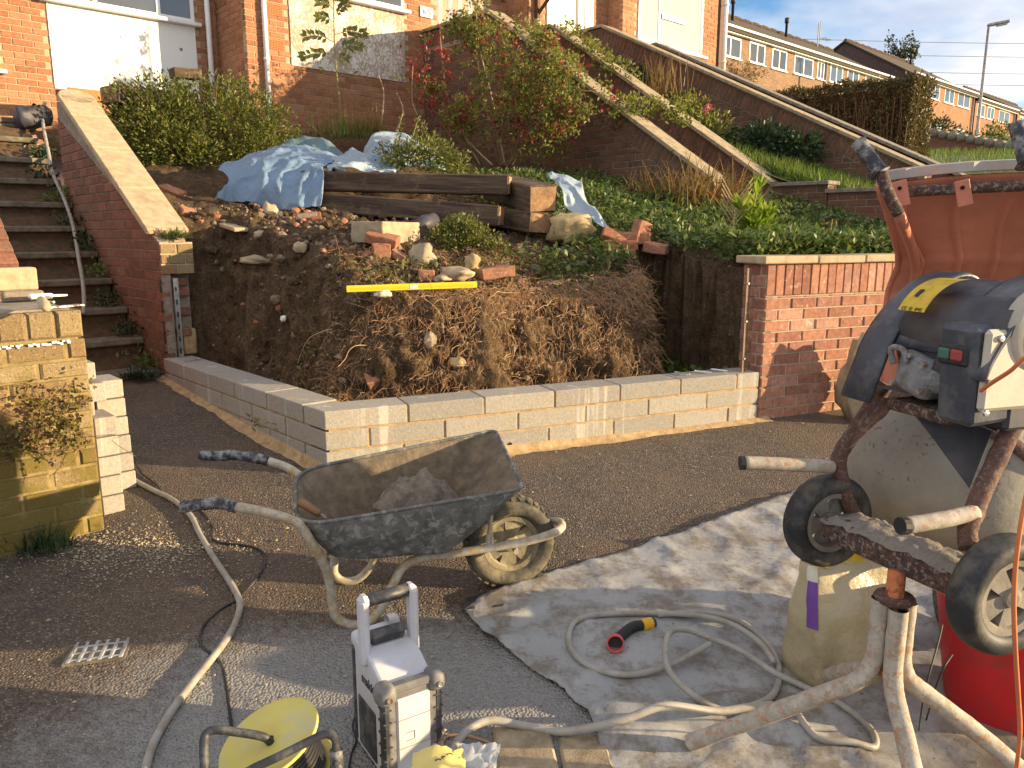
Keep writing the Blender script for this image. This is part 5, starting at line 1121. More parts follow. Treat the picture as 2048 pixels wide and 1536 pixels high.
# hose running up the steps
hs = [Vector(p) for p in ((-3.344, 6.073, 0.925), (-3.371, 6.157, 1.027), (-3.478, 6.361, 1.172), (-3.595, 6.553, 1.325), (-3.765, 6.842, 1.528), (-3.907, 7.053, 1.701), (-4.087, 7.290, 1.884), (-4.293, 7.531, 2.099), (-4.498, 7.855, 2.334), (-4.675, 8.132, 2.554), (-4.862, 8.459, 2.783), (-4.873, 8.549, 2.880))]
for i, (u_, b_, z_) in () if True else enumerate(((1.42, 6.95, .99), (1.50, 7.06, 1.01), (1.56, 7.12, 1.16), (1.55, 7.30, 1.225), (1.57, 7.40, 1.36), (1.60, 7.62, 1.44), (1.60, 7.72, 1.58), (1.58, 7.95, 1.655), (1.61, 8.05, 1.80), (1.70, 8.30, 1.87), (1.78, 8.40, 2.03), (1.84, 8.62, 2.09), (1.86, 8.72, 2.25), (1.86, 8.95, 2.305), (1.84, 9.05, 2.46), (1.80, 9.3, 2.52), (1.77, 9.4, 2.68), (1.74, 9.6, 2.80), (1.80, 9.8, 2.98))): hs.append(W(u_, b_, z_))
m = MB(); m.tube(catmull(hs, 6), .016, 10); tag(m.build('stair_hose', M['hose'], None, True), 'grey hose running down the garden steps', 'hose', kind='thing')
# red and yellow connector
cn_ = thing('plug_connector', 'red socket and yellow plug joined by black body lying inside the hose loop', 'plug', (0.381, 2.529, 0.138))
p0, p1, p2 = Vector((0.360, 2.494, 0.150)), Vector((0.427, 2.582, 0.156)), Vector((0.502, 2.621, 0.153)); d0 = Vector((-.12, -.93, .30)).normalized()
m = MB(); m.lathe([(.021, -.03), (.028, -.01), (.031, .02), (.030, .035), (.026, .035), (.026, -.01), (0, -.012)], p0, d0, 20); m.build('red_socket', m_plain('red_plastic', (.55, .09, .08), .5, .1), cn_, True)
m = MB(); m.lathe([(.0, .002), (.026, .002)], p0 - d0 * .008, d0, 20); m.build('socket_mouth', M['black'], cn_)
m = MB(); m.tube(catmull([p0 - d0 * .02, p1, p1.lerp(p2, .6)], 5), .019, 14); m.build('body', M['black'], cn_, True)
m = MB(); m.tube([p1.lerp(p2, .55), p1.lerp(p2, 1.05)], .022, 16); m.build('yellow_plug', m_plain('yellow_plastic', (.70, .38, .02), .5, .1), cn_)
m = MB(); m.tube([p1.lerp(p2, 1.05), p1.lerp(p2, 1.2)], .020, 16); m.build('collar', M['guard'], cn_)

# ---------------------------------------------------------------- site radio
rd = thing('site_radio', 'white and black site radio with carrying handle standing on the drive', 'radio', GP(-.33, 1.93))
rn = Vector((.54, -.842, 0)).normalized(); rwv = Vector((.842, .54, 0)).normalized(); rb0 = GP(-.258, 1.852)   # middle of the front foot
M['radio_white'] = m_plain('dusty_white_plastic', (.52, .52, .55), .45, .06, 10, .05, 60, dirt=(.42, .36, .28), dirt_amt=.35, dscale=9)
M['radio_bumper'] = m_plain('dusty_grey_rubber', (.13, .125, .12), .6, .25, 16, .1, 70, dirt=(.28, .26, .23), dirt_amt=.5, dscale=18)
M['radio_black'] = m_plain('dusty_black_plastic', (.035, .036, .040), .5, .2, 20, .1, 70, dirt=(.20, .19, .17), dirt_amt=.45, dscale=22)
def RP(x, y, z): return rb0 + rwv * (x * 1.1) - rn * y + ZV * (z * 1.04)          # y = back from the front
rax = axes(rwv, -rn, ZV)
m = MB(); prof = [(.02, .03), (.02, .285), (.10, .325), (.15, .345), (.235, .345), (.235, .03)]
for s_ in (-1, 1): pass
vv = [RP(s_ * .066, y, z) for s_ in (-1, 1) for (y, z) in prof]; k = 6
m.add(vv, [tuple(range(k)), tuple(reversed(range(k, 2 * k)))] + [(i, k + i, k + (i + 1) % k, (i + 1) % k) for i in range(k)])
m.build('body', M['radio_white'], rd, bevel=.008)
m = MB(); m.box(RP(0, .020, .160), (.158, .030, .275), rax, 0, .014); m.build('front_bezel', M['radio_bumper'], rd)
m = MB(); m.box(RP(0, .010, .163), (.106, .020, .225), rax, 0, .012); m.build('front_panel', M['radio_white'], rd)
m = MB(); m.box(RP(.012, -.0005, .078), (.036, .004, .040), rax, 0, .002); m.build('rating_label', M['radio_black'], rd)
for s_ in (-1, 1):
    m = MB(); m.box(RP(s_ * .068, .018, .165), (.022, .030, .22), rax, 0, .006); m.build('side_guard', M['radio_black'], rd)
    for j in range(6):
        m = MB(); m.box(RP(s_ * .0675, .0195, .075 + j * .034), (.0235, .0365, .004), rax); m.build('guard_rib', M['radio_black'], rd)
    for z in (.285, .035):
        m = MB(); m.box(RP(s_ * .066, .020, z), (.054, .062, .060), rax, 0, .022); m.build('bumper', M['radio_bumper'], rd, True)
        m = MB(); m.lathe([(0, .002), (.005, .002), (.007, .004), (.009, .001)], RP(s_ * .066, -.0120, z - .003), rn, 12); m.build('screw', M['galv'], rd)
for z, sz in ((.293, (.115, .034, .024)), (.028, (.13, .040, .05))):
    m = MB(); m.box(RP(0, .018, z), sz, rax, 0, .006); m.build('cross_guard', M['radio_bumper'], rd)
for (x_, z_, w_, h_) in ((0, .21, .10, .0012), (0, .13, .10, .0012), (-.012, .17, .022, .0012), (-.012, .148, .022, .0012), (.0005, .159, .0012, .022)):
    m = MB(); m.box(RP(x_, -.0003, z_), (w_, .002, h_), rax); m.build('panel_seam', M['rim_grey'], rd)
m = MB(); m.box(RP(0, .235, .18), (.150, .045, .31), rax, 0, .018); m.build('speaker_front', M['radio_black'], rd)
m = MB(); m.box(RP(0, .232, .335), (.150, .05, .045), rax, 0, .016); m.build('top_bumper', M['radio_white'], rd)
m = MB(); m.lathe([(0, .012), (.016, .012), (.02, 0), (.02, -.02)], RP(.045, .23, .362), rwv, 14); m.build('dial', M['radio_white'], rd, True)
m = MB(); m.box(RP(0, .165, .365), (.10, .034, .036), rax @ Matrix.Rotation(.35, 3, 'X'), 0, .006); m.build('battery_latch', M['radio_black'], rd)
for s_ in (-1, 1):
    m = MB(); m.box(RP(s_ * .066, .150, .395), (.026, .038, .19), rax, 0, .008); m.build('handle_arm', M['radio_white'], rd)
m = MB(); m.tube([RP(-.06, .155, .478), RP(.06, .155, .478)], .0185, 14); m.build('handle_grip', M['radio_black'], rd, True)
for s_ in (-1, 1):
    m = MB(); m.box(RP(s_ * .062, .154, .478), (.034, .042, .038), rax, 0, .012); m.build('handle_corner', M['radio_white'], rd)
m = MB(); m.box(RP(-.0665, .145, .12), (.006, .12, .15), rax, 0, .003); m.build('speaker_grille', M['radio_black'], rd)
text_obj('lettering', 'makita', .042, RP(-.0668, .125, .262), -rn * -1 * -1, ZV + rn * 0, -rwv, M['black'], rd, .0006, bold=.0006) if False else text_obj('lettering', 'makita', .040, RP(-.0668, .125, .255), rn, ZV, -rwv, M['black'], rd, .0006, bold=.0006)
text_obj('lettering', 'makita', .020, RP(0, .0005, .025), rwv, ZV, rn, M['guard'], rd, .0006)

# ---------------------------------------------------------------- cable reel
rl = thing('cable_reel', 'yellow cable reel with black tube frame at the bottom edge', 'cable reel', GP(-.60, 1.82))
M['yellow'] = m_plain('yellow_plastic_flange', (.58, .49, .12), .45, .12, 6, .06, 40, dirt=(.46, .45, .32), dirt_amt=.7, dscale=8)
rc = Vector((-0.599, 1.726, 0.316)); rx = Vector((-.30, -.20, .93)).normalized()
for h_, r_ in ((0, .128), (-.13, .122)):
    m = MB(); m.lathe([(.012, .004), (.055, .002), (.10, .0), (r_ - .004, .010), (r_, .008), (r_, .002), (.10, -.006), (.012, -.004)], rc + rx * h_, rx, 44); m.build('flange', M['yellow'], rl, True)
m = MB(); m.lathe([(.06, 0), (.06, -.13)], rc, rx, 24); m.build('core', M['yellow'], rl, True)
m = MB()
for i in range(9): m.lathe([(.095 + .006 * cos(q * pi / 4), -.017 - i * .012 + .006 * sin(q * pi / 4)) for q in range(9)], rc, rx, 30)
m.build('wound_cable', M['cable_black'], rl, True)
tube('frame_tube', rl, [(-0.706, 1.588, 0.287), (-0.727, 1.641, 0.351), (-0.731, 1.666, 0.373), (-0.712, 1.677, 0.379), (-0.671, 1.694, 0.362), (-0.620, 1.702, 0.347), (-0.599, 1.709, 0.332), (-0.591, 1.719, 0.306)], .0105, 'radio_black')
tube('frame_tube', rl, [(-0.639, 1.593, 0.309), (-0.602, 1.606, 0.328), (-0.541, 1.621, 0.351), (-0.477, 1.646, 0.372), (-0.441, 1.658, 0.382), (-0.422, 1.664, 0.364), (-0.421, 1.666, 0.320), (-0.421, 1.659, 0.231)], .0105, 'radio_black')
m = MB(); m.tube([Vector((-0.420, 1.664, 0.335)).lerp(Vector((-0.421, 1.659, 0.231)), i / 10) for i in range(11)], [.015 if i % 2 else .017 for i in range(11)], 12); m.build('grip', M['grip'], rl, True)
# ---------------------------------------------------------------- cement bag
cbg = thing('cement_bag', 'part-used cement bag with purple and yellow print, in clear plastic', 'bag', GP(1.08, 2.42))
def m_bag():
    s = NT('clouded_plastic_bag'); n_ = s.noise(4, 6, .7); c = s.ramp(n_, [(.3, (.16, .13, .09)), (.5, (.33, .27, .16)), (.62, (.40, .34, .20)), (.72, (.24, .30, .28)), (.8, (.30, .22, .12))])
    v_ = s.voro(7, out='Color');  z = s.n('ShaderNodeSeparateXYZ'); s.l(s.pos(), z.inputs[0])
    up_ = s.ramp(s.math('ADD', z.outputs['Z'], s.math('MULTIPLY', s.noise(6, 4, .6), .15)), [(.36, 0.0), (.48, .75)]); c = s.mix(up_, c, (.50, .43, .27))
    return s.done(c, .28, s.bump(s.noise(9, 6, .65), .6, .02), spec=.6)
bc0 = GP(1.10, 2.40); be = Vector((.95, .31, 0)).normalized(); bn = Vector((-.31, .95, 0)).normalized()
def bagf(u, v):
    q = 2 * pi * u; cx, cy = cos(q), sin(q); sg = lambda x: (abs(x) ** .55) * (1 if x > 0 else -1)
    w_ = .175 * (1 + .05 * sin(v * 3.2) - .04 * v); d_ = .115 * (1 - .55 * v ** 2.5); z = .42 * v
    p = bc0 + be * (sg(cx) * w_) + bn * (sg(cy) * d_) + ZV * (z + .004); k = .016 * nz(p.x, p.y, p.z, 7) + .008 * nz(p.x, p.y, p.z, 19)
    return p + (be * cx + bn * cy) * k + ZV * (.02 * nz(u * 6, 3, 0, 1) * v)
m = MB(); m.grid(57, 26, bagf); m.build('bag_body', m_bag(), cbg, True)
def patch(name, u0, u1, v0, v1, mat, off=.004):
    m = MB()
    def pf(u, v):
        p = bagf(u0 + (u1 - u0) * u, v0 + (v1 - v0) * v); c = bc0 + ZV * (p.z - bc0.z); return p + (p - c).normalized() * off
    m.grid(8, 6, pf); return m.build(name, mat, cbg, True)
pu = m_plain('purple_print', (.16, .06, .30), .35, .1); ye = m_plain('yellow_print', (.72, .50, .03), .35, .08); pk = m_plain('pink_print', (.55, .22, .33), .35, .1); wh_ = m_plain('white_print', (.68, .64, .54), .4, .1)
patch('purple_panel', .535, .60, .52, .88, pu); patch('white_panel', .53, .605, .88, .99, wh_, .006)
m = MB(); tp = bc0 + ZV * .425
def flapf(u, v): return tp + be * (-.165 + .19 * u) + bn * (-.05 + .075 * v) + ZV * (.075 * sin(u * 2.6) * v + .02 * nz(u * 4, v * 3, 0, 1.7))
m.grid(10, 6, flapf); m.build('yellow_flap', ye, cbg, True)
m = MB(); m.grid(8, 5, lambda u, v: tp + be * (.0 + .13 * u) + bn * (-.06 + .04 * v) + ZV * (.015 + .05 * v)); m.build('pink_flap', pk, cbg, True)
text_obj('print', 'TE', .030, tp + be * -.135 - bn * .062 + ZV * .030, be, ZV, -bn, M['black'], cbg, .0006)
# clear wrapper standing round the bag
# ---------------------------------------------------------------- red tub
tb = thing('rubble_tub', 'red flexible builder\'s tub behind the mixer stand', 'tub', GP(1.52, 2.26))
M['tub_red'] = m_plain('red_rubber', (.52, .018, .022), .42, .12, 5, .12, 30, dirt=(.16, .05, .04), dirt_amt=.55, dscale=6)
tc0 = GP(1.575, 2.25); m = MB(); pr = [(0, .004), (.165, .004), (.175, .02), (.205, .22), (.228, .40), (.236, .405), (.232, .395), (.20, .22), (.168, .03), (0, .02)]
k = len(pr); NN = 44
for j in range(NN):
    q = 2 * pi * j / NN; 
    for (r_, h_) in pr:
        dent = 1 - .10 * exp(-((q - 4.2) / .5) ** 2) * h_ / .4; m.v.append(tuple(tc0 + Vector((cos(q), sin(q), 0)) * (r_ * dent) + ZV * (h_ + .035 * sin(2 * q + .6) * (h_ / .4) ** 2)))
m.f = [(j * k + i, ((j + 1) % NN) * k + i, ((j + 1) % NN) * k + i + 1, j * k + i + 1) for j in range(NN) for i in range(k - 1)]; m.m = [0] * len(m.f)
m.build('tub', M['tub_red'], tb, True)
m = MB(); m.lathe([(0, .25), (.12, .24), (.195, .21)], tc0, ZV, 24); m.build('sand_fill', M['mortar_wet'], tb, True)
for s_ in (-1, 1):
    m = MB(); c_ = tc0 + Vector((s_ * .236 * cos(.4), s_ * .236 * sin(.4) * -1, .40)); m.tube(catmull([c_ + Vector((0, -.07, -.01)), c_ + Vector((s_ * .02, -.05, .05)), c_ + Vector((s_ * .02, .05, .05)), c_ + Vector((0, .07, -.01))], 5), .011, 8); m.build('handle', M['black'], tb, True)
for i, pts in enumerate(([(1.226, 2.108, 0.078), (1.112, 1.904, 0.341), (1.173, 1.973, 0.434), (1.214, 2.030, 0.463)], [(1.271, 2.153, 0.081), (1.180, 1.957, 0.352), (1.242, 2.014, 0.380)])):
    m = MB(); m.tube(catmull(pts, 5), .0025, 6); tag(m.build('wire', M['cable_black'], None, True), ('longer thin black wire standing up beside the red tub', 'shorter thin black wire curling against the red tub')[i], 'wire', kind='thing')
# ---------------------------------------------------------------- small things at the bottom edge
for (x, y, sx_, sy_, rz, lab) in ((.045, 1.90, .17, .40, .1, 'worn concrete paving slab under the trailing hose, left of the gap'), (.215, 1.88, .14, .36, .06, 'worn concrete paving slab beside the groundsheet edge, right of the gap')):
    m = MB(); m.box(GP(x, y, .012), (sx_, sy_, .035), rotz(rz), 0, .008); tag(m.build('paving_slab', M['coping_old']), lab, 'slab', kind='thing')
yp = thing('yellow_packet', 'crumpled yellow packet with black marks and clear wrapping by the radio', 'packet', GP(-.21, 1.82))
pc = Vector((-0.167, 1.658, 0.279))
m = MB(); m.grid(14, 10, lambda u, v: pc + Vector((-.075 + .13 * u, -.02 + .0 * u, 0)) + Vector((0, .10, .03)) * (v - .5) * 1.3 + ZV * (.012 * nz(u * 3, v * 3, 0, 2) + .02 * sin(u * 3.1))); m.build('packet', m_plain('pale_yellow_card', (.62, .50, .16), .5, .1), yp, True)
m = MB(); m.grid(14, 10, lambda u, v: pc + Vector((.03 + .10 * u, .02, .01)) + Vector((.02, .08, .05)) * (v - .5) + ZV * (.02 * nz(u * 4, v * 4, 2, 2))); m.build('clear_wrap', m_plain('clouded_film', (.42, .42, .40), .25, .1, spec=.7), yp, True)
text_obj('marks', 'DBO', .022, pc + Vector((.005, .012, .027)), Vector((.85, .5, .1)), Vector((-.45, .75, .4)), Vector((0, -.4, .9)), M['black'], yp, .0008)
# drain grid in the drive
dg_ = thing('drain_grid', 'small pale drain grid set in the drive at lower left', 'drain', GP(-1.40, 2.43))
M['dr'] = m_plain('pale_plastic_grid', (.36, .36, .36), .6, .2, 20, .1, dirt=(.10, .09, .075), dirt_amt=.85, dscale=12)
m = MB(); m.box(GP(-1.40, 2.43, -.0035), (.19, .17, .012), rotz(.25)); m.build('pit', M['step'], dg_)
for i in range(6):
    m = MB(); m.box(GP(-1.40, 2.43, -.0005) + rotz(.25) @ Vector((-.08 + i * .032, 0, 0)), (.014, .16, .012), rotz(.25), 0, .003); m.build('bar', M['dr'], dg_)
for i in range(4):
    m = MB(); m.box(GP(-1.40, 2.43, -.001) + rotz(.25) @ Vector((0, -.066 + i * .044, 0)), (.175, .010, .012), rotz(.25), 0, .002); m.build('bar', M['dr'], dg_)
# things lying on the pillar wall
pt = Vector((0, 0, PT + .004))
br = thing('brush', 'grey block brush with white plastic ring handle on the mossy wall', 'brush', W(.60, 3.98, PT))
m = MB(); c_ = Vector((-2.273, 3.634, 1.260)); m.box(c_, (.17, .07, .05), axes(AV, BV, ZV), 0, .015); m.build('bristle_block', M['mortar_grey'], br)
m = MB(); m.box(Vector((-2.150, 3.571, 1.265)), (.10, .05, .022), axes(AV, BV, ZV), 0, .008); m.build('handle', M['upvc'], br)
m = MB(); h0 = Vector((-2.098, 3.600, 1.265)); m.tube([h0 + AV * (.045 * cos(2 * pi * i / 16)) + BV * (.03 * sin(2 * pi * i / 16)) for i in range(17)], .004, 6); m.build('ring', M['upvc'], br, True)
jt = thing('pointing_iron', 'dusty grey trowel with wooden handle on the corner of the mossy wall', 'trowel', W(.75, 3.75, PT))
m = MB(); m.tube(catmull([(-1.824, 3.059, 1.255), (-1.864, 3.110, 1.270), (-1.951, 3.239, 1.275)], 4), [.012, .017, .020, .021, .021, .020, .019, .018, .017], 12); m.build('handle', M['coping'], jt, True)
m = MB(); m.tube([(-1.950, 3.249, 1.270), (-1.877, 3.201, 1.270)], .005, 6); m.box(Vector((-1.899, 3.316, 1.243)), (.14, .045, .006), axes(AV, BV, ZV) @ Matrix.Rotation(.3, 3, 'Z')); m.build('blade', M['galv'], jt)

# ---------------------------------------------------------------- sleepers, sheeting and rubble on the slope
def m_sleeper():
    s = NT('old_sleeper_timber'); P = s.pos('Object'); n_ = s.noise(7, 7, .7, vec=P, stretch=(.25, 3, 3)); c = s.ramp(n_, [(.3, (.035, .020, .014)), (.5, (.085, .052, .033)), (.7, (.16, .105, .06))])
    k = s.noise(26, 5, .7, vec=P, stretch=(.1, 2, 2)); c = s.mix(1.0, c, s.ramp(k, [(.35, .55), (.65, 1.3)]), 'MULTIPLY'); d_ = s.noise(9, 6, .7); c = s.mix(s.ramp(d_, [(.55, 0.0), (.72, .6)]), c, (.24, .17, .10))
    return s.done(c, .85, s.bump(k, .8, .012, s.bump(n_, .5, .02)))
M['sleeper'] = m_sleeper()
M['sleeper_end'] = m_plain('sawn_timber_end', (.34, .20, .10), .9, .3, 30, .5, 60, dirt=(.12, .07, .04), dirt_amt=.6, dscale=12)
def sleeper(label, p, q, w, h, roll=0.0, dark=True):
    p, q = Vector(p), Vector(q); d = (q - p); l = d.length; d.normalize(); y = ZV.cross(d).normalized(); z = d.cross(y); c = (p + q) / 2
    t = thing('timber_sleeper', label, 'sleeper', c, group='old timber sleepers')
    Mx = axes(d, y, z) @ Matrix.Rotation(roll, 3, 'X')
    m = MB(); m.box((0, 0, 0), (l, w, h), None, 0, .012); me = m.mesh('beam', (M['sleeper'],)); o = link('beam', me); o.matrix_world = Matrix.Translation(c) @ Mx.to_4x4(); keep(o, t)
    m = MB(); m.box(c + d * (l / 2 + .001), (.004, w * .9, h * .88), Mx); m.build('end_grain', M['sleeper_end'], t)
    return t
sleeper('lower long sleeper lying across the rubble with sawn end lit', (-1.840, 6.950, 1.817), (-0.087, 6.600, 1.683), .22, .165)
sleeper('upper dark sleeper lying along the top of the pile', (-1.814, 7.050, 1.992), (-0.017, 6.850, 1.942), .22, .165)
sleeper('short upper sleeper end pointing towards the right of the pile', (-0.161, 7.600, 1.981), (0.254, 6.550, 1.818), .25, .22, .05)
sleeper('short lower sleeper end under the right-hand one', (-0.297, 7.400, 1.708), (0.229, 6.500, 1.625), .22, .17, -.06)
sleeper('old split timber block behind the round bush', W(3.55, 9.2, 2.98), W(2.62, 8.95, 2.93), .30, .17)
sleeper('dark log lying at the foot of the white panel', (-3.903, 9.444, 3.341), (-3.667, 9.661, 3.360), .17, .11)
bd = thing('timber_boards', 'two orange-brown boards leaning low against the left house', 'boards', W(3.0, 11.2, 3.0))
for z in (3.10, 3.245):
    m = MB(); m.box(W(3.12, 11.20, z), (.62, .03, .135), axes(AV, BV, ZV), 0, .006); m.build('board', m_plain('fence_board', (.36, .17, .055), .7, .25, 14, .2), bd)
def m_tarp(name, cols):
    s = NT(name); n_ = s.noise(3, 6, .65); c = s.ramp(n_, [(.3, cols[0]), (.6, cols[1]), (.8, cols[2])]); d_ = s.noise(17, 7, .75); c = s.mix(s.ramp(d_, [(.60, 0.0), (.70, .7)]), c, (.16, .12, .08))
    return s.done(c, .55, s.bump(s.noise(7, 7, .65, dist=.5), .7, .03, s.bump(s.noise(30, 5, .6), .3, .008)))
M['tarp_blue'] = m_tarp('blue_tarpaulin', [(.12, .19, .28), (.17, .26, .37), (.28, .36, .45)])
M['tarp_pale'] = m_tarp('pale_blue_sheeting', [(.20, .28, .35), (.32, .39, .44), (.46, .49, .50)])
M['tarp_green'] = m_tarp('blue_green_sheeting', [(.07, .12, .14), (.13, .21, .23), (.30, .40, .42)])
def drape(name, label, rows, mat, nu=40, nv=30, amp=.03, sc_=4.0):
    rows = [[Vector(p) for p in r] for r in rows]; R2 = [catmull(r, max(2, nu // (len(r) - 1))) for r in rows]; L_ = len(R2[0]); cols = [catmull([R2[k][i] for k in range(len(rows))], max(2, nv // (len(rows) - 1))) for i in range(L_)]
    m = MB(); H = len(cols[0])
    for j in range(H):
        for i in range(L_):
            p = cols[i][j]; f_ = (1 - abs(nz(p.x, p.y, p.z * .6, sc_ * .55))) ** 4; g_ = (1 - abs(nz(p.x + 7, p.y, p.z * .5, sc_ * 1.2))) ** 6; m.v.append(tuple(p + Vector((nz(p.x + 3, p.y, p.z, sc_ * .6) * amp * .6, -f_ * amp - g_ * amp * .45, f_ * amp * .6 + g_ * amp * .3))))
    m.f = [(j * L_ + i, j * L_ + i + 1, (j + 1) * L_ + i + 1, (j + 1) * L_ + i) for j in range(H - 1) for i in range(L_ - 1)]; m.m = [0] * len(m.f)
    o = m.build(name, M[mat], None, True); md = o.modifiers.new('s', 'SOLIDIFY'); md.thickness = .002
    return tag(o, label, 'tarpaulin', kind='thing')
drape('blue_tarpaulin', 'crumpled blue tarpaulin hanging over the left end of the sleepers', [[(-2.619, 7.700, 2.158), (-2.331, 7.800, 2.305), (-1.992, 7.800, 2.347), (-1.591, 7.700, 2.218)], [(-2.616, 7.200, 2.097), (-2.312, 7.200, 2.174), (-1.977, 7.200, 2.191), (-1.636, 7.100, 2.123)], [(-2.429, 6.950, 1.973), (-2.162, 6.900, 1.970), (-1.853, 6.860, 1.939), (-1.578, 6.820, 1.965)], [(-2.579, 6.950, 1.809), (-2.247, 6.860, 1.781), (-1.912, 6.800, 1.712), (-1.598, 6.740, 1.760)]], 'tarp_blue', 60, 54, .045, 6.5)
drape('plastic_sheet', 'dark blue-green plastic sheet showing behind the blue tarpaulin', [[(-2.693, 8.300, 2.230), (-2.352, 8.400, 2.413), (-1.988, 8.400, 2.438), (-1.645, 8.200, 2.222)], [(-2.463, 7.800, 2.119), (-2.166, 7.800, 2.245), (-1.852, 7.800, 2.245), (-1.548, 7.700, 2.112)], [(-2.357, 7.600, 2.036), (-2.066, 7.500, 2.097), (-1.787, 7.500, 2.097), (-1.536, 7.400, 2.023)]], 'tarp_green', 30, 24, .09, 3.5)
drape('plastic_sheet', 'humped pale blue sheet behind the leafy cuttings', [[(-1.607, 8.400, 2.238), (-1.478, 8.600, 2.485), (-1.199, 8.700, 2.562), (-0.871, 8.600, 2.357)], [(-1.483, 8.000, 2.157), (-1.369, 8.100, 2.358), (-1.069, 8.100, 2.382), (-0.713, 8.000, 2.253)], [(-1.381, 7.700, 2.088), (-1.196, 7.600, 2.150), (-0.961, 7.600, 2.150), (-0.632, 7.600, 2.104)]], 'tarp_pale', 30, 24, .08, 3.8)
drape('plastic_scrap', 'torn white plastic scraps on top of the upper sleeper', [[(-1.692, 7.400, 2.134), (-1.548, 7.500, 2.232), (-1.318, 7.500, 2.187), (-1.027, 7.400, 2.121)], [(-1.614, 7.150, 2.084), (-1.469, 7.100, 2.110), (-1.250, 7.100, 2.089), (-0.987, 7.100, 2.068)], [(-1.560, 7.000, 2.031), (-1.447, 6.980, 2.038), (-1.209, 6.980, 2.038), (-1.014, 6.980, 2.038)]], 'tarp_pale', 30, 20, .10, 5.0)
drape('plastic_scrap', 'pale blue sheet hanging off the right end of the sleepers', [[(0.300, 7.100, 2.025), (0.423, 7.100, 2.012), (0.601, 7.100, 1.952)], [(0.395, 6.750, 1.900), (0.488, 6.750, 1.900), (0.642, 6.800, 1.799)], [(0.438, 6.600, 1.732), (0.541, 6.600, 1.711), (0.692, 6.650, 1.692)], [(0.575, 6.500, 1.649), (0.678, 6.500, 1.601), (0.783, 6.550, 1.561)]], 'tarp_pale', 22, 26, .06, 5.5)
# loose bricks and stones
def loose(name, label, c, size, rx, ry, rz, mat, cat='brick', frog=False, group='loose bricks on the slope'):
    t = thing(name, label, cat, c, group=group) if frog else None
    Mx = Matrix.Rotation(rz, 3, 'Z') @ Matrix.Rotation(ry, 3, 'Y') @ Matrix.Rotation(rx, 3, 'X')
    bm = bmesh.new(); bmesh.ops.create_cube(bm, size=1)
    for v in bm.verts: v.co = Vector((v.co.x * size[0], v.co.y * size[1], v.co.z * size[2]))
    bmesh.ops.subdivide_edges(bm, edges=bm.edges[:], cuts=2, use_grid_fill=True); bmesh.ops.bevel(bm, geom=[e for e in bm.edges if len(e.link_faces) == 2 and e.calc_face_angle(0) > .5], offset=.006, segments=1, profile=.5, affect='EDGES')
    s_ = R.uniform(0, 99)
    for v in bm.verts: v.co += Vector((nz(v.co.x + s_, v.co.y, v.co.z, 18), nz(v.co.x, v.co.y + s_, v.co.z, 18), nz(v.co.x, v.co.y, v.co.z + s_, 18))) * .007
    me = bpy.data.meshes.new(name); bm.to_mesh(me); bm.free(); me.materials.append(M[mat]); o = link('body' if frog else name, me); o.matrix_world = Matrix.Translation(Vector(c)) @ Mx.to_4x4()
    if frog:
        keep(o, t); m = MB(); m.box(Vector(c) + Mx @ Vector((0, 0, size[2] / 2)), (size[0] * .7, size[1] * .5, .012), Mx, 0, .004); m.build('frog', M['mortar_grey'], t); return t
    return tag(o, label, cat, group, 'thing')
BS = (.215, .1025, .065)
loose('loose_brick', 'upturned brick showing its hollow frog in front of the tarpaulin', (-1.680, 6.550, 1.658), (.225, .108, .068), .55, -.10, .25, 'brick_loose', frog=True)
loose('loose_brick', 'lit red brick balanced on top of the central rubble heap', (-0.914, 5.600, 1.504), (.23, .11, .07), .35, .22, -.12, 'brick_loose')
loose('loose_brick', 'brick propped on end below the balanced one', (-0.912, 5.520, 1.388), (.12, .10, .17), .1, -.05, .3, 'brick_loose')
loose('loose_brick', 'half brick leaning left of the propped one', (-1.031, 5.500, 1.371), (.12, .09, .065), .2, -.4, .5, 'brick_loose')
loose('loose_brick', 'small brick piece wedged right of the propped one', (-0.789, 5.520, 1.388), (.12, .06, .06), .1, .5, -.3, 'brick_loose')
loose('loose_brick', 'broken orange brick bat at the bottom of the central heap', (-0.963, 5.380, 1.298), (.10, .07, .07), .4, .3, .8, 'brick_loose')
loose('loose_brick', 'brick lying end-on behind the yellow spirit level', (-0.574, 5.280, 1.266), (.11, .2, .072), -.05, .02, .12, 'brick_loose')
loose('loose_brick', 'orange brick at the right end of the spirit level', (-0.109, 5.350, 1.282), (.24, .12, .07), .02, -.10, .38, 'brick_loose')
loose('loose_brick', 'red brick lying on the soil beside the flank wall coping', (-2.982, 7.046, 1.898), (.24, .11, .065), .2, .35, -.4, 'brick_loose')
loose('loose_brick', 'dark red brick bat by the pale offcut', (-2.592, 6.377, 1.706), (.13, .10, .07), .4, .2, .9, 'brick_loose')
for (u_, v_, d_, rx_, ry_, rz_, lab) in ():
    pass
loose('loose_brick', 'lowest brick of the pile in the ivy, near face shaded', (0.832, 6.200, 1.376), (.26, .12, .10), .10, .0, .05, 'brick_loose', group='brick pile in the ivy')
loose('loose_brick', 'second brick of the ivy pile, lying on the lowest one', (0.851, 6.240, 1.452), (.27, .12, .07), .02, .0, -.04, 'brick_loose', group='brick pile in the ivy')
loose('loose_brick', 'tilted brick at the back left of the ivy pile', (0.810, 6.300, 1.518), (.2, .1, .065), .9, .35, .0, 'brick_loose', group='brick pile in the ivy')
loose('loose_brick', 'brick lying across the back of the ivy pile', (0.975, 6.340, 1.506), (.25, .11, .09), .1, .0, -.1, 'brick_loose', group='brick pile in the ivy')
loose('loose_brick', 'topmost brick of the ivy pile, standing on end', (1.025, 6.340, 1.553), (.12, .10, .17), .1, .25, .5, 'brick_loose', group='brick pile in the ivy')
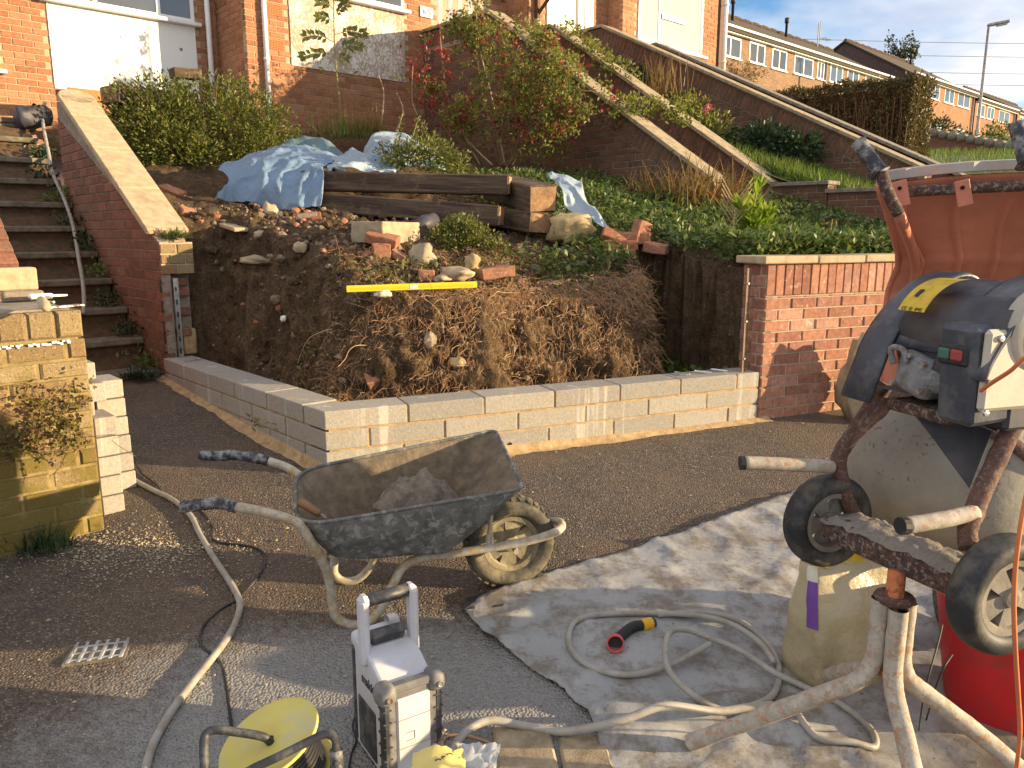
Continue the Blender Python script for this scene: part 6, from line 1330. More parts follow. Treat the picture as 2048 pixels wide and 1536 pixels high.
loose('loose_brick', 'single brick half buried right of the ivy pile', (1.131, 6.240, 1.429), (.19, .11, .075), .1, .15, -.35, 'brick_loose', group='brick pile in the ivy')
M['stone'] = m_plain('field_stone', (.36, .29, .19), .92, .3, 9, .7, 30, dirt=(.14, .11, .07), dirt_amt=.6)
M['stone_yellow'] = m_plain('yellow_limestone', (.48, .36, .18), .95, .3, 9, 1.0, 25, dirt=(.20, .14, .07), dirt_amt=.6)
M['stone_dark'] = m_plain('dark_slate_piece', (.10, .085, .07), .9, .3, 10, .6, 30)
loose('concrete_lintel', 'broken concrete lintel behind the balanced brick', (-0.928, 5.850, 1.549), (.30, .42, .15), 0, .02, -.55, 'stone', 'lintel', group='rubble on the slope')
def rock(label, c, r, mat, sq=(1, 1, 1), name='stone'):
    bm = bmesh.new(); bmesh.ops.create_icosphere(bm, subdivisions=3, radius=1); s_ = R.uniform(0, 99)
    for v in bm.verts:
        k = 1 + .42 * nz(v.co.x + s_, v.co.y, v.co.z, 1.3) + .22 * nz(v.co.x, v.co.y + s_, v.co.z, 3.0) + .10 * nz(v.co.x, v.co.y, v.co.z + s_, 7); v.co = Vector((v.co.x * r * sq[0] * k, v.co.y * r * sq[1] * k, v.co.z * r * sq[2] * k))
    me = bpy.data.meshes.new(name); bm.to_mesh(me); bm.free(); me.materials.append(M[mat]); o = link(name, me, None, None, True); o.location = Vector(c); o.rotation_euler = (0, 0, R.uniform(0, 6)); return tag(o, label, 'stone', 'stones on the slope', 'thing')
rock('dark stone leaning between the frogged brick and the lintel', (-1.570, 6.500, 1.561), .10, 'stone_dark', (1.5, .8, .7))
rock('brown stone under the edge of the blue tarpaulin', (-2.033, 6.700, 1.685), .10, 'stone', (.8, .8, 1.1))
rock('pale stone next to the frogged brick', (-1.897, 6.600, 1.639), .075, 'coping', (.9, .7, 1))
rock('grey-brown stone right of the central bricks', (-0.645, 5.600, 1.375), .12, 'stone', (1.1, .8, .75))
rock('yellow stone above the right end of the spirit level', (-0.279, 5.500, 1.340), .062, 'stone_yellow', (.8, .8, 1.1))
rock('flat pale stone slab behind the spirit level', (-0.374, 5.300, 1.275), .13, 'coping', (1.25, .7, .40))
rock('second flat pale stone beneath the slab behind the level', (-0.448, 5.250, 1.251), .09, 'stone', (1.4, .7, .3))
rock('small white stone propping the spirit level', (-0.788, 4.800, 1.179), .04, 'render_flaky', (1.4, .9, .55))
rock('big yellow limestone lump under the right sleeper ends', (0.482, 6.500, 1.577), .17, 'stone_yellow', (1.1, .9, .85))
rock('yellow stone sticking out of the middle of the cut bank', (-0.503, 4.802, 0.888), .05, 'stone', (.9, .6, 1.25))
rock('yellow stone low in the cut bank', (-0.338, 4.777, 0.757), .045, 'stone_yellow', (1.2, .6, .8))
rock('large brown boulder on the drive behind the mixer', (2.378, 5.220, 0.546), .25, 'stone', (.62, .5, 1.15), 'boulder')
rock('pale stone among the soil left of the bank', (-1.903, 5.996, 1.531), .04, 'stone', (1.2, .8, .8)); rock('grey stone beside the root tangle at the left', (-1.533, 5.725, 1.443), .05, 'coping', (1, .8, .9))
rock('white chip stuck in the dark soil on the left bank', (-1.632, 5.557, 0.946), .022, 'render_white'); rock('flat stone in the bare soil at left', (-1.924, 5.910, 1.347), .08, 'stone', (1.6, .8, .4))
m = MB(); c_ = Vector((-2.208, 6.264, 1.595)); m.box(c_, (.44, .12, .03), Matrix.Rotation(-.9, 3, 'Z') @ Matrix.Rotation(.12, 3, 'Y'), 0, .006); tag(m.build('timber_offcut', M['coping']), 'pale offcut board lying on the soil by the flank wall', 'board', kind='thing')
loose('loose_brick', 'rusty brick embedded in the foot of the bank near the wall corner', (-0.786, 4.751, 0.677), (.24, .11, .07), .5, -.3, .3, 'brick_loose', group='loose bricks on the slope')
M['stone_dirty'] = m_plain('dirty_pebble', (.23, .17, .11), .95, .35, 30, .6, 60, dirt=(.10, .07, .045), dirt_amt=.7, dscale=22)
# pebbles and clods: nobody could count them
m = MB(); m2 = MB()
for i in range(5200):
    t_ = R.uniform(-1.5, 3.0); d_ = R.uniform(.25, 3.2) if R.random() < .75 else R.uniform(.4, 1.0); p = TD(t_, d_); a_, b_ = AB(p)
    if a_ < 2.3: continue
    s_ = R.uniform(.006, .022) * (1.6 if R.random() < .06 else 1); q = SP(p.x, p.y, .0 + s_ * .2 + lump(p.x, p.y, soil(p.x, p.y))); tgt = m if R.random() < .5 else m2
    rr = Matrix.Rotation(R.uniform(0, 6), 3, 'Z') @ Matrix.Rotation(R.uniform(0, 3), 3, 'X'); vs = [q + rr @ (Vector(v) * s_ * R.uniform(.6, 1.2)) for v in ((1, 0, 0), (-1, 0, 0), (0, 1, 0), (0, -1, 0), (0, 0, .8), (0, 0, -.8))]
    tgt.add(vs, [(0, 2, 4), (2, 1, 4), (1, 3, 4), (3, 0, 4), (2, 0, 5), (1, 2, 5), (3, 1, 5), (0, 3, 5)])
tag(m.build('pebbles', M['stone_dirty'], soil_o), kind='stuff'); tag(m2.build('clods', M['soil'], soil_o), kind='stuff')
m = MB()
for i in range(420):
    t_ = R.gauss(.2, .8); d_ = R.uniform(1.1, 3.1); p = TD(t_, d_); a_, b_ = AB(p)
    if a_ < 2.4: continue
    s_ = R.uniform(.015, .045) * (1.4 if R.random() < .1 else 1); q = SP(p.x, p.y, s_ * .25 + lump(p.x, p.y, soil(p.x, p.y))); bm = bmesh.new(); bmesh.ops.create_icosphere(bm, subdivisions=1, radius=1); o_ = R.uniform(0, 99); rr = Matrix.Rotation(R.uniform(0, 6), 3, 'Z') @ Matrix.Rotation(R.uniform(0, 6), 3, 'X')
    m.add([q + rr @ (Vector((v.co.x, v.co.y * .75, v.co.z * .6)) * (s_ * (1 + .4 * nz(v.co.x + o_, v.co.y, v.co.z, 1.5)))) for v in bm.verts], [[v.index for v in f.verts] for f in bm.faces], R.choice((0, 0, 0, 1, 1, 2))); bm.free()
tag(m.build('rubble_fragments', [M['soil'], M['stone_dirty'], M['brick_loose']], soil_o), kind='stuff')
# grit and chippings on the drive
m = MB()
for i in range(9000):
    x = R.uniform(-2.2, 2.2); y = R.uniform(1.7, 5.2)
    if (Vector((x, y, 0)) - WC).dot(WN) > -.02 or AB((x, y))[0] > 1.95 and AB((x, y))[1] > 3.6: continue
    if inside(x, y) and R.random() < .7: continue
    s_ = R.uniform(.0016, .0045) * (2.0 if R.random() < .04 else 1)
    if R.random() < .3: x = -1.55 + R.gauss(0, .22); y = 3.12 + R.gauss(0, .12); s_ *= 1.3
    q = GP(x, y, s_ * .5 + (sheet_h(x, y) + .002 if inside(x, y) else 0)); rr = Matrix.Rotation(R.uniform(0, 6), 3, 'Z')
    m.add([q + rr @ (Vector(v) * s_) for v in ((1, 0, 0), (-.9, .2, 0), (0, 1, 0), (0, -1.1, 0), (0, 0, .8))], [(0, 2, 4), (2, 1, 4), (1, 3, 4), (3, 0, 4)])
tag(m.build('grit', M['stone']), kind='stuff')
# spirit level
lv = thing('spirit_level', 'long yellow spirit level lying along the edge of the bank', 'spirit level', (-0.653, 5.150, 1.198))
p, q = Vector((-1.021, 4.820, 1.208)), Vector((-0.216, 4.980, 1.225)); d = (q - p).normalized(); y_ = ZV.cross(d).normalized(); Mx = axes(d, y_, d.cross(y_))
m = MB(); m.box((p + q) / 2, ((q - p).length, .024, .040), Mx, 0, .003); m.build('body', m_plain('yellow_level', (.78, .62, .03), .4, .06, 8, .03), lv)
m = MB(); m.box((p + q) / 2, ((q - p).length - .05, .026, .018), Mx, 0, .003); m.build('web', m_plain('yellow_web', (.70, .54, .02), .4, .06, 8, .03), lv)
m = MB(); m.box(p.lerp(q, .505), (.05, .028, .026), Mx, 0, .002); m.build('vial', M['upvc'], lv)
for e_ in (p, q):
    m = MB(); m.box(e_, (.012, .027, .044), Mx, 0, .003); m.build('end_cap', M['black'], lv)
# ties lying on the wall top, black sack at the head of the steps
def tie(label, c, ux, mat='steel'):
    t = thing('wall_tie', label, 'wall tie', c, group='wall ties'); ux = Vector(ux).normalized(); uy = ZV.cross(ux); c = Vector(c); m = MB()
    m.tube([c - ux * .06 + uy * .02, c + ux * .05 + uy * .012, c + ux * .06, c + ux * .05 - uy * .015, c - ux * .06 - uy * .002], .004, 6); m.build('tie_bar', M[mat], t)
tie('loose steel tie on top of the left leg of the block wall', TD(0, 0, .640) + BV * 2.12 + AV * .12, AV + BV * .3)
tie('nearest of two steel ties at the right end of the block wall', TD(2.52, .13, .640), -WD * .6 + WN); tie('steel tie beside the rusty strip at the block wall end', TD(2.66, .14, .640), -WD * .6 + WN); tie('bent steel tie left of the pair on the block wall', TD(2.36, .14, .640), -WD * .3 + WN)
bs = MB(); bc_ = Vector((-4.874, 8.300, 2.740))
def sack(u, v):
    q = 2 * pi * u; r = .15 * sin(pi * min(.98, v * .9 + .06)) ** .7; p = bc_ + Vector((cos(q) * r * 1.25, sin(q) * r, .19 * v - .10)); return p + Vector((nz(p.x, p.y, p.z, 9), nz(p.y, p.x, p.z, 9), nz(p.z, p.x, p.y, 9))) * .05 + Vector((nz(p.x, p.z, p.y, 4), nz(p.y, p.z, p.x, 4), nz(p.z, p.y, p.x, 4))) * .10
bs.grid(30, 16, sack); tag(bs.build('rubbish_sack', M['guard'], None, True), 'crumpled dark rubbish sack at the head of the steps', 'sack', kind='thing')
pp = thing('pipe_offcut', 'short dark plastic pipe end under the lower sleeper', 'pipe', (-0.688, 6.300, 1.615))
m = MB(); m.tube([(-0.768, 6.300, 1.588), (-0.636, 6.500, 1.649)], .06, 16); m.build('pipe', M['guard'], pp, True); m = MB(); m.tube([(-0.772, 6.295, 1.584), (-0.761, 6.310, 1.588)], .048, 16); m.build('bore', M['dark'], pp)

# ---------------------------------------------------------------- plants
def leaf(m, p, d, n_, l, w):
    d = d.normalized(); s_ = d.cross(n_)
    if s_.length < 1e-4: s_ = Vector((1, 0, 0))
    s_.normalize(); up = s_.cross(d); b = p; k = len(m.v)
    m.v += [tuple(b), tuple(b + d * l * .5 + s_ * w * .5 + up * w * .12), tuple(b + d * l), tuple(b + d * l * .5 - s_ * w * .5 + up * w * .12)]
    m.f += [(k, k + 1, k + 2), (k, k + 2, k + 3)]; m.m += [0, 0]
def rv(): 
    while True:
        v = Vector((R.uniform(-1, 1), R.uniform(-1, 1), R.uniform(-1, 1)))
        if .01 < v.length < 1: return v.normalized()
def blade(m, p, d, l, w, droop=.3, n=4):
    d = d.normalized(); side = d.cross(ZV)
    if side.length < .05: side = Vector((cos(l * 99), sin(l * 99), 0))
    side.normalize(); k = len(m.v); q = Vector(p); out = Vector((d.x, d.y, 0))
    for i in range(n + 1):
        t = i / n; ww = w * (1 - t) ** .7 * .5 + .0003; m.v += [tuple(q + side * ww), tuple(q - side * ww)]; q = q + (d + out * droop * t * 1.5 - ZV * droop * 1.6 * t * t) * (l / n)
    for i in range(n): m.f.append((k + 2 * i, k + 2 * i + 1, k + 2 * i + 3, k + 2 * i + 2)); m.m.append(0)
ML = {}
ML['box'] = m_leaf('box_leaf', [(.06, .085, .012), (.10, .13, .018), (.16, .17, .03), (.045, .06, .012), (.21, .19, .045)], .3)
ML['box2'] = m_leaf('cut_box_leaf', [(.09, .12, .02), (.15, .17, .03), (.20, .20, .05), (.07, .09, .02)], .3)
ML['rose'] = m_leaf('rose_leaf', [(.09, .14, .025), (.18, .22, .035), (.28, .27, .05), (.13, .16, .035), (.32, .26, .06)], .45)
ML['red'] = m_leaf('red_leaf', [(.32, .03, .03), (.22, .02, .025), (.42, .07, .05), (.12, .02, .03)], .4)
ML['ivy'] = m_leaf('ivy_leaf', [(.065, .12, .026), (.11, .17, .035), (.17, .21, .05), (.05, .09, .022), (.22, .21, .06)], .3)
ML['bright'] = m_leaf('bright_leaf', [(.17, .28, .02), (.26, .36, .035), (.32, .38, .05)], .5)
ML['dark'] = m_leaf('dark_leaf', [(.02, .045, .018), (.03, .06, .022), (.04, .07, .025)], .2)
ML['straw'] = m_leaf('straw_blade', [(.26, .15, .05), (.33, .20, .07), (.20, .11, .04), (.24, .19, .06), (.15, .13, .04)], .35)
ML['grass'] = m_leaf('grass_blade', [(.09, .16, .02), (.13, .21, .03), (.18, .22, .05), (.08, .12, .02)], .4)
ML['root'] = m_leaf('root_fibre', [(.34, .17, .075), (.44, .245, .11), (.26, .12, .055), (.50, .32, .155), (.18, .09, .045)], .15)
ML['hedge'] = m_leaf('hedge_leaf', [(.09, .065, .02), (.13, .09, .03), (.10, .09, .025), (.16, .12, .035), (.07, .06, .02)], .25)
ML['vine'] = m_leaf('vine_leaf', [(.12, .12, .02), (.20, .17, .035), (.09, .05, .02), (.17, .10, .03), (.07, .08, .02)], .35)
M['stem'] = m_plain('brown_stem', (.16, .085, .045), .8, .3, 30, .3); M['stem_pale'] = m_plain('pale_dry_stem', (.40, .29, .15), .8, .2, 30, .2); M['stem_green'] = m_plain('olive_stem', (.20, .18, .06), .7, .2, 30, .2)
def stem(m, pts, r0, r1, n=5):
    q = catmull(pts, 4); m.tube(q, [r0 + (r1 - r0) * i / (len(q) - 1) for i in range(len(q))], n)
def plant(name, label, cat, base, group=None): return thing(name, label, cat, base, group=group)
def bush(name, label, blobs, n, ls, lw, mat, stems=10, shell=.55, base=None, cat='bush', up=.3, twig=True):
    base = base or (Vector(blobs[0][0]) - ZV * blobs[0][1][2]); t = plant(name, label, cat, base); m = MB(); s_ = MB(); tot = sum(b[1][0] * b[1][1] * b[1][2] for b in blobs)
    sd_ = R.uniform(0, 50)
    for c, r in blobs:
        c = Vector(c)
        for i in range(int(n * r[0] * r[1] * r[2] / tot)):
            v = rv(); k = R.random() ** shell; k *= 1 + .28 * nz(v.x * 2 + sd_, v.y * 2, v.z * 2, 1.3) + .12 * nz(v.x * 6, v.y * 6 + sd_, v.z * 6, 1)
            p = c + Vector((v.x * r[0], v.y * r[1], v.z * r[2])) * k
            if nz(p.x + sd_, p.y, p.z, 4.5) < -.28: continue
            d = (v + rv() * .8 + ZV * up).normalized(); leaf(m, p, d, rv(), ls * R.uniform(.6, 1.3), lw * R.uniform(.7, 1.2))
        for i in range(stems):
            v = rv(); v.z = abs(v.z); e_ = c + Vector((v.x * r[0], v.y * r[1], v.z * r[2])) * R.uniform(.8, 1.12); stem(s_, [Vector(base) + rv() * .05, (Vector(base) + e_) / 2 + rv() * .08, e_], .008, .0025, 4)
            if twig:
                for j in range(8): leaf(m, e_ - ZV * .02 * j + rv() * .015, (ZV + rv()).normalized(), rv(), ls, lw)
    m.build('foliage', ML[mat], t); s_.build('stems', M['stem'], t); return t
c1, c2, c3 = Vector((-3.666, 8.600, 2.602)), Vector((-3.140, 9.000, 2.740)), Vector((-2.765, 9.300, 2.687))
bush('box_bush', 'broad rounded box bush in front of the left house', [(c1, (.62, .55, .56)), (c2, (.62, .55, .50)), (c3, (.36, .36, .30)), (Vector((-4.020, 8.600, 2.662)), (.26, .4, .42)), (Vector((-3.505, 8.300, 2.354)), (.55, .3, .32)), (Vector((-2.974, 8.700, 2.418)), (.55, .3, .28))], 24000, .046, .024, 'box', 5, .40, base=Vector((-3.410, 8.696, 2.314)))
bush('box_cuttings', 'upright leafy box cuttings leaning over the upper sleeper', [(Vector((-1.004, 7.250, 2.209)), (.22, .25, .16)), (Vector((-0.757, 7.250, 2.222)), (.28, .25, .18)), (Vector((-0.531, 7.200, 2.140)), (.18, .2, .13))], 2600, .038, .020, 'box2', 0, .6, twig=False)
cut = plant('box_sprigs', 'thin upright box sprigs rising behind the cuttings', 'plant', (-0.888, 7.400, 2.200)); m = MB(); s_ = MB()
for (u0, v0, u1, v1) in ((790, 330, 772, 240), (815, 330, 806, 235), (840, 335, 850, 235), (850, 335, 838, 225), (862, 335, 868, 262), (880, 335, 905, 290), (780, 335, 762, 275), (900, 335, 930, 310)):
    pass
for a_, b_ in (((-1.072, 7.400, 2.156), (-1.018, 7.600, 2.631)), ((-0.958, 7.400, 2.156), (-0.854, 7.500, 2.599)), ((-0.832, 7.300, 2.126), (-0.789, 7.400, 2.550)), ((-0.733, 7.300, 2.126), (-0.700, 7.300, 2.443)), ((-0.651, 7.300, 2.126), (-0.535, 7.300, 2.343)), ((-1.119, 7.400, 2.134), (-1.220, 7.500, 2.365)), ((-0.553, 7.200, 2.118), (-0.396, 7.200, 2.247))):
    a_, b_ = Vector(a_), Vector(b_); stem(s_, [a_, a_.lerp(b_, .5) + rv() * .03, b_], .006, .002, 4)
    for i in range(46): k = .25 + .75 * R.random(); leaf(m, a_.lerp(b_, k) + rv() * .022, (ZV * .8 + rv()).normalized(), rv(), .036, .018)
m.build('foliage', ML['box2'], cut); s_.build('stems', M['stem_green'], cut)
bush('small_shrub', 'small dark green shrub below the end of the lower sleeper', [(Vector((-0.374, 6.000, 1.501)), (.26, .2, .14)), (Vector((-0.147, 5.950, 1.420)), (.14, .14, .09)), (Vector((-0.380, 6.100, 1.587)), (.18, .16, .10))], 4200, .030, .016, 'box2', 6, .5)
# rose bush against the nearest stair wall
rs = plant('rose_bush', 'tall straggling rose bush with red hips against the stair wall', 'bush', W(7.2, 7.7, 2.3)); m = MB(); mr = MB(); s_ = MB(); sp_ = MB()
canes = [[(-0.088, 10.200, 2.386), (-0.243, 10.200, 3.167), (-0.409, 10.300, 3.832), (-0.442, 10.300, 4.351)], [(-0.152, 10.200, 2.386), (-0.367, 10.200, 3.226), (-0.489, 10.300, 3.948), (-0.741, 10.400, 4.117)], [(-0.025, 10.000, 2.369), (0.218, 9.900, 3.062), (0.361, 9.800, 3.610), (0.214, 9.900, 3.855)], [(0.006, 10.000, 2.369), (0.396, 9.800, 2.932), (0.794, 9.600, 3.183), (1.352, 9.300, 2.959)], [(-0.025, 10.100, 2.377), (0.099, 10.100, 3.151), (0.037, 10.100, 3.615), (-0.239, 10.200, 3.971)], [(-0.284, 10.400, 2.371), (-0.773, 10.600, 2.983), (-1.065, 10.700, 3.493), (-1.124, 10.700, 3.799)], [(-0.420, 10.600, 2.418), (-0.818, 10.800, 3.199), (-0.907, 10.800, 3.759), (-0.933, 10.800, 4.125)], [(-0.056, 10.000, 2.369), (0.569, 9.700, 3.031), (0.623, 9.700, 3.423), (0.479, 9.800, 3.582)], [(-0.119, 10.100, 2.377), (-0.149, 10.100, 2.797), (0.219, 10.000, 3.337), (0.541, 9.800, 3.386)], [(-0.246, 10.200, 2.386), (-0.564, 10.300, 2.700), (-0.656, 10.300, 2.973), (-0.559, 10.300, 3.183)], [(-0.150, 10.100, 2.377), (0.368, 9.800, 2.586), (0.740, 9.600, 2.932), (0.908, 9.500, 2.862)], [(-0.316, 10.400, 2.371), (-0.942, 10.700, 3.090), (-1.167, 10.700, 3.308), (-1.229, 10.700, 3.432)]]
for k, cpts in enumerate(canes):
    stem(s_ if k % 3 else sp_, cpts, .013, .004, 5); cp = [Vector(p) for p in cpts]; line = catmull(cp, 10); dens = 2 if k not in (5, 6, 11) else 1
    for i, p in enumerate(line):
        if i < len(line) * .22: continue
        for j in range(dens):
            off = rv(); off.z = abs(off.z) * .6 - .1; e_ = p + off * R.uniform(.08, .30)
            if R.random() < .6: s_.tube([p, e_], .002, 3, 0, False)
            tgt = mr if R.random() < (.10 if k not in (5, 6, 11) else .75) else m
            for q in range(R.randint(4, 10)): leaf(tgt, e_ + rv() * .05, (rv() + ZV * .2).normalized(), rv(), R.uniform(.04, .075), R.uniform(.022, .036))
for (c, r, n_) in (((0.363, 9.800, 3.302), (.55, .35, .42), 150), ((0.158, 9.900, 2.946), (.50, .35, .40), 130), ((-0.458, 10.300, 3.977), (.45, .25, .28), 120), ((0.622, 9.600, 2.932), (.35, .3, .25), 90), ((-0.085, 10.000, 3.538), (.3, .25, .3), 60), ((0.338, 9.800, 2.586), (.45, .3, .25), 60), ((-0.650, 10.200, 2.959), (.25, .2, .25), 80), ((-1.006, 10.600, 3.383), (.14, .14, .12), 34), ((0.381, 9.600, 3.731), (.16, .1, .12), 40)):
    c = Vector(c)
    for i in range(n_):
        v = rv() * R.random() ** .5; p = c + Vector((v.x * r[0], v.y * r[1], v.z * r[2])); tgt = mr if R.random() < .17 else m
        if R.random() < .5: e2 = p + rv() * .12; s_.tube([p, e2], .0022, 3, 0, False)
        for q in range(R.randint(4, 9)): leaf(tgt, p + rv() * .06, (rv() + ZV * .2).normalized(), rv(), R.uniform(.04, .07), R.uniform(.022, .034))
m.build('foliage', ML['rose'], rs); mr.build('red_foliage', ML['red'], rs); s_.build('canes', M['stem'], rs); sp_.build('pale_canes', M['stem_pale'], rs)
hip_me = MB(); hip_me.lathe([(0, .012), (.008, .008), (.010, 0), (.007, -.008), (0, -.011)], (0, 0, 0), ZV, 8); hm = hip_me.mesh('rose_hip', (m_plain('red_hip', (.50, .03, .03), .35),))
for i in range(46):
    o = link('rose_hip', hm); a_ = Vector((0.361, 9.750, 3.265)); o.location = a_ + Vector((R.uniform(-.55, .5), R.uniform(-.3, .2), R.uniform(-.75, .35))); keep(o, rs)
# trails hanging over the copings
for k, (lab, pts) in enumerate((('rose trail lying on the coping of the nearest stair wall', [W(7.75, 8.3, 4.30), W(7.7, 7.9, 4.08), W(7.6, 7.5, 3.80), W(7.6, 7.1, 3.55)]), ('rose trail lying on the coping of the second stair wall', [W(8.95, 8.6, 4.55), W(8.92, 8.2, 4.28), W(8.86, 7.8, 3.98), W(8.9, 7.3, 3.70)]), ('leafy sprig crossing the low end of the nearest coping', [W(7.6, 6.4, 2.95), W(7.75, 6.3, 3.05), W(8.2, 6.1, 3.02), W(8.45, 6.0, 3.0)]))):
    t = plant('rose_trail', lab, 'plant', pts[0]); m = MB(); s_ = MB(); stem(s_, pts, .006, .003, 4)
    for p in catmull(pts, 9):
        for j in range(5):
            e_ = p + rv() * .13
            for q in range(5): leaf(m, e_ + rv() * .05, (rv() + ZV * .1).normalized(), rv(), R.uniform(.04, .075), .034)
    m.build('foliage', ML['rose'], t); s_.build('stem', M['stem'], t)
# sapling in front of the flaking panel
sg = plant('ash_sapling', 'thin pale sapling with paired leaves in front of the flaking panel', 'sapling', W(5.9, 9.7, 2.8)); s_ = MB(); m = MB()
tk = [Vector(p) for p in ((-2.218, 10.800, 2.820), (-2.268, 10.800, 3.199), (-2.289, 10.750, 3.687), (-2.286, 10.700, 4.101), (-2.266, 10.700, 4.695))]; stem(s_, tk, .015, .006, 6)
for (p0, p1, nl, side) in (((-2.290, 10.750, 3.809), (-2.687, 10.700, 3.781), 7, 1), ((-2.294, 10.750, 3.870), (-1.972, 10.700, 3.896), 7, 1), ((-2.286, 10.700, 3.951), (-2.624, 10.650, 4.017), 6, 1), ((-2.282, 10.700, 4.041), (-1.913, 10.650, 4.041), 8, 1), ((-2.282, 10.700, 4.191), (-2.447, 10.650, 4.238), 5, 1), ((-2.281, 10.700, 4.221), (-2.122, 10.650, 4.387), 6, 1), ((-2.275, 10.700, 4.341), (-2.439, 10.650, 4.416), 6, 1), ((-2.279, 10.700, 4.400), (-2.116, 10.650, 4.534), 6, 1), ((-2.281, 10.770, 3.518), (-2.436, 10.750, 3.613), 0, 1), ((-2.282, 10.770, 3.506), (-2.079, 10.750, 3.576), 0, 1), ((-2.281, 10.750, 3.718), (-2.146, 10.700, 3.750), 3, 1)):
    p0, p1 = Vector(p0), Vector(p1); mid = p0.lerp(p1, .5) + ZV * .04; stem(s_, [p0, mid, p1], .004, .002, 4); ln_ = catmull([p0, mid, p1], 8)
    for i in range(nl):
        q = ln_[int((.35 + .65 * i / max(1, nl - 1)) * (len(ln_) - 1))]
        for sg_ in (-1, 1): leaf(m, q, ((p1 - p0).normalized() * .7 + ZV * sg_ * .7 + rv() * .2), Vector((0, -1, .2)), R.uniform(.08, .12), .055)
    leaf(m, p1, p1 - p0, Vector((0, -1, .2)), .1, .05)
m.build('foliage', ML['box2'], sg); s_.build('trunk', M['stem_green'], sg)
for k, (lab, pts, r0) in enumerate((('pale dead stalk right of the sapling, bent near its top', [(-1.721, 10.600, 2.796), (-1.672, 10.600, 3.107), (-1.658, 10.600, 3.353), (-1.722, 10.600, 3.548)], .012), ('curved brown stalk between the dead stalk and the rose', [(-1.510, 10.500, 2.797), (-1.400, 10.500, 3.062), (-1.434, 10.500, 3.214), (-1.477, 10.500, 3.306)], .010), ('short leaning twig beside the cuttings', [(-2.479, 10.500, 2.797), (-2.565, 10.500, 2.877), (-2.652, 10.500, 2.939)], .007), ('slender red-tipped shoot behind the cuttings', [(-1.226, 10.600, 3.045), (-1.287, 10.600, 3.199), (-1.288, 10.600, 3.414), (-1.270, 10.600, 3.657)], .007))):
    t = plant('dead_stalk', lab, 'plant', pts[0]); s_ = MB(); stem(s_, pts, r0, .004, 5); s_.build('stalk', M['stem_pale'], t)
    if k == 3:
        m = MB()
        for i in range(60): leaf(m, Vector(pts[-1]) + Vector((R.gauss(0, .08), R.gauss(0, .06), R.gauss(-.04, .10))), rv(), rv(), .06, .03)
        m.build('red_leaves', ML['red'], t)
def tuft(name, label, c, n, l, w, mat, spread=.12, lean=.5, droop=.3, cat='grass', jitter=.06):
    t = plant(name, label, cat, c); m = MB()
    for i in range(n):
        p = Vector(c) + Vector((R.gauss(0, spread), R.gauss(0, spread * .7), 0)); d = Vector((R.gauss(0, lean), R.gauss(0, lean), 1)); blade(m, p, d, l * R.uniform(.5, 1.2), w * R.uniform(.6, 1.2), droop * R.uniform(.2, 1.4))
    m.build('blades', ML[mat], t); return t
tuft('dry_grass', 'tall thin dry grass at the foot of the sapling', (-2.157, 10.500, 2.772), 130, .45, .010, 'straw', .2, .14, .05)
tuft('green_grass', 'short green grass below the dry grass', (-2.117, 10.300, 2.730), 220, .28, .012, 'grass', .25, .35, .2)
tuft('straw_clump', 'orange straw clump right of the sapling foot', (-1.829, 10.300, 2.809), 160, .26, .010, 'straw', .12, .5, .4)
tuft('crocosmia', 'large clump of rust-brown strap leaves by the nearest stair wall end', (2.049, 8.706, 1.789), 330, .62, .024, 'straw', .28, .5, .55, 'plant')
tuft('crocosmia', 'lower brown tangle left of the rust-brown clump', (1.593, 8.916, 1.877), 150, .42, .018, 'straw', .2, .6, .7, 'plant')
tuft('grass_clump', 'dark grass and weeds at the foot of the mossy wall', (-2.001, 3.096, 0.235), 150, .16, .005, 'dark', .06, .6, .8)
tuft('grass_clump', 'small weed tuft by the mossy wall, nearest the chippings', (-1.954, 3.143, 0.238), 60, .10, .006, 'ivy', .04, .6, .8)
# bright green plant at the right end of the garden
og = plant('green_shrub', 'bright green long-leaved shrub standing over the right garden wall', 'plant', (1.941, 6.448, 1.389)); m = MB(); s_ = MB()
for pts in ([(1.917, 6.400, 1.410), (1.923, 6.400, 1.648), (1.960, 6.400, 1.913)], [(1.925, 6.400, 1.410), (1.859, 6.350, 1.608), (1.809, 6.300, 1.743)], [(1.925, 6.400, 1.410), (1.991, 6.350, 1.529), (2.017, 6.300, 1.685)], [(1.906, 6.400, 1.390), (1.920, 6.300, 1.530), (1.916, 6.250, 1.599)]):
    stem(s_, pts, .010, .005, 5); ln_ = catmull(pts, 12)
    for i, p in enumerate(ln_[4:]):
        for j in range(3): q = rv(); q.z = .45 + .3 * R.random(); leaf(m, p, q, (ZV + rv() * .4), R.uniform(.11, .17), .042)
    for j in range(6): leaf(m, ln_[-1], (ZV * 1.6 + rv()), rv(), .13, .035)
m.build('foliage', ML['bright'], og); s_.build('stems', M['stem_green'], og)
dt = plant('dead_twig', 'pale bare forked twig left of the bright green shrub', 'plant', (1.818, 6.523, 1.407)); s_ = MB(); b0, b1 = Vector((1.752, 6.300, 1.412)), Vector((1.761, 6.300, 1.831)); stem(s_, [b0, b0.lerp(b1, .5), b1], .012, .004)
for k in (.45, .55, .62, .7, .78, .86):
    for sg_ in (-1, 1): p = b0.lerp(b1, k); s_.tube([p, p + Vector((sg_ * .12, -.02, .11 + .1 * k))], .004, 4)
s_.build('twig', M['stem_pale'], dt)
sk = plant('dead_stalk', 'brown dead stalk with curled leaves above the garden wall coping', 'plant', (2.481, 6.200, 1.453)); s_ = MB(); stem(s_, [(2.478, 6.200, 1.445), (2.480, 6.200, 1.561), (2.489, 6.200, 1.652)], .014, .006); m = MB()
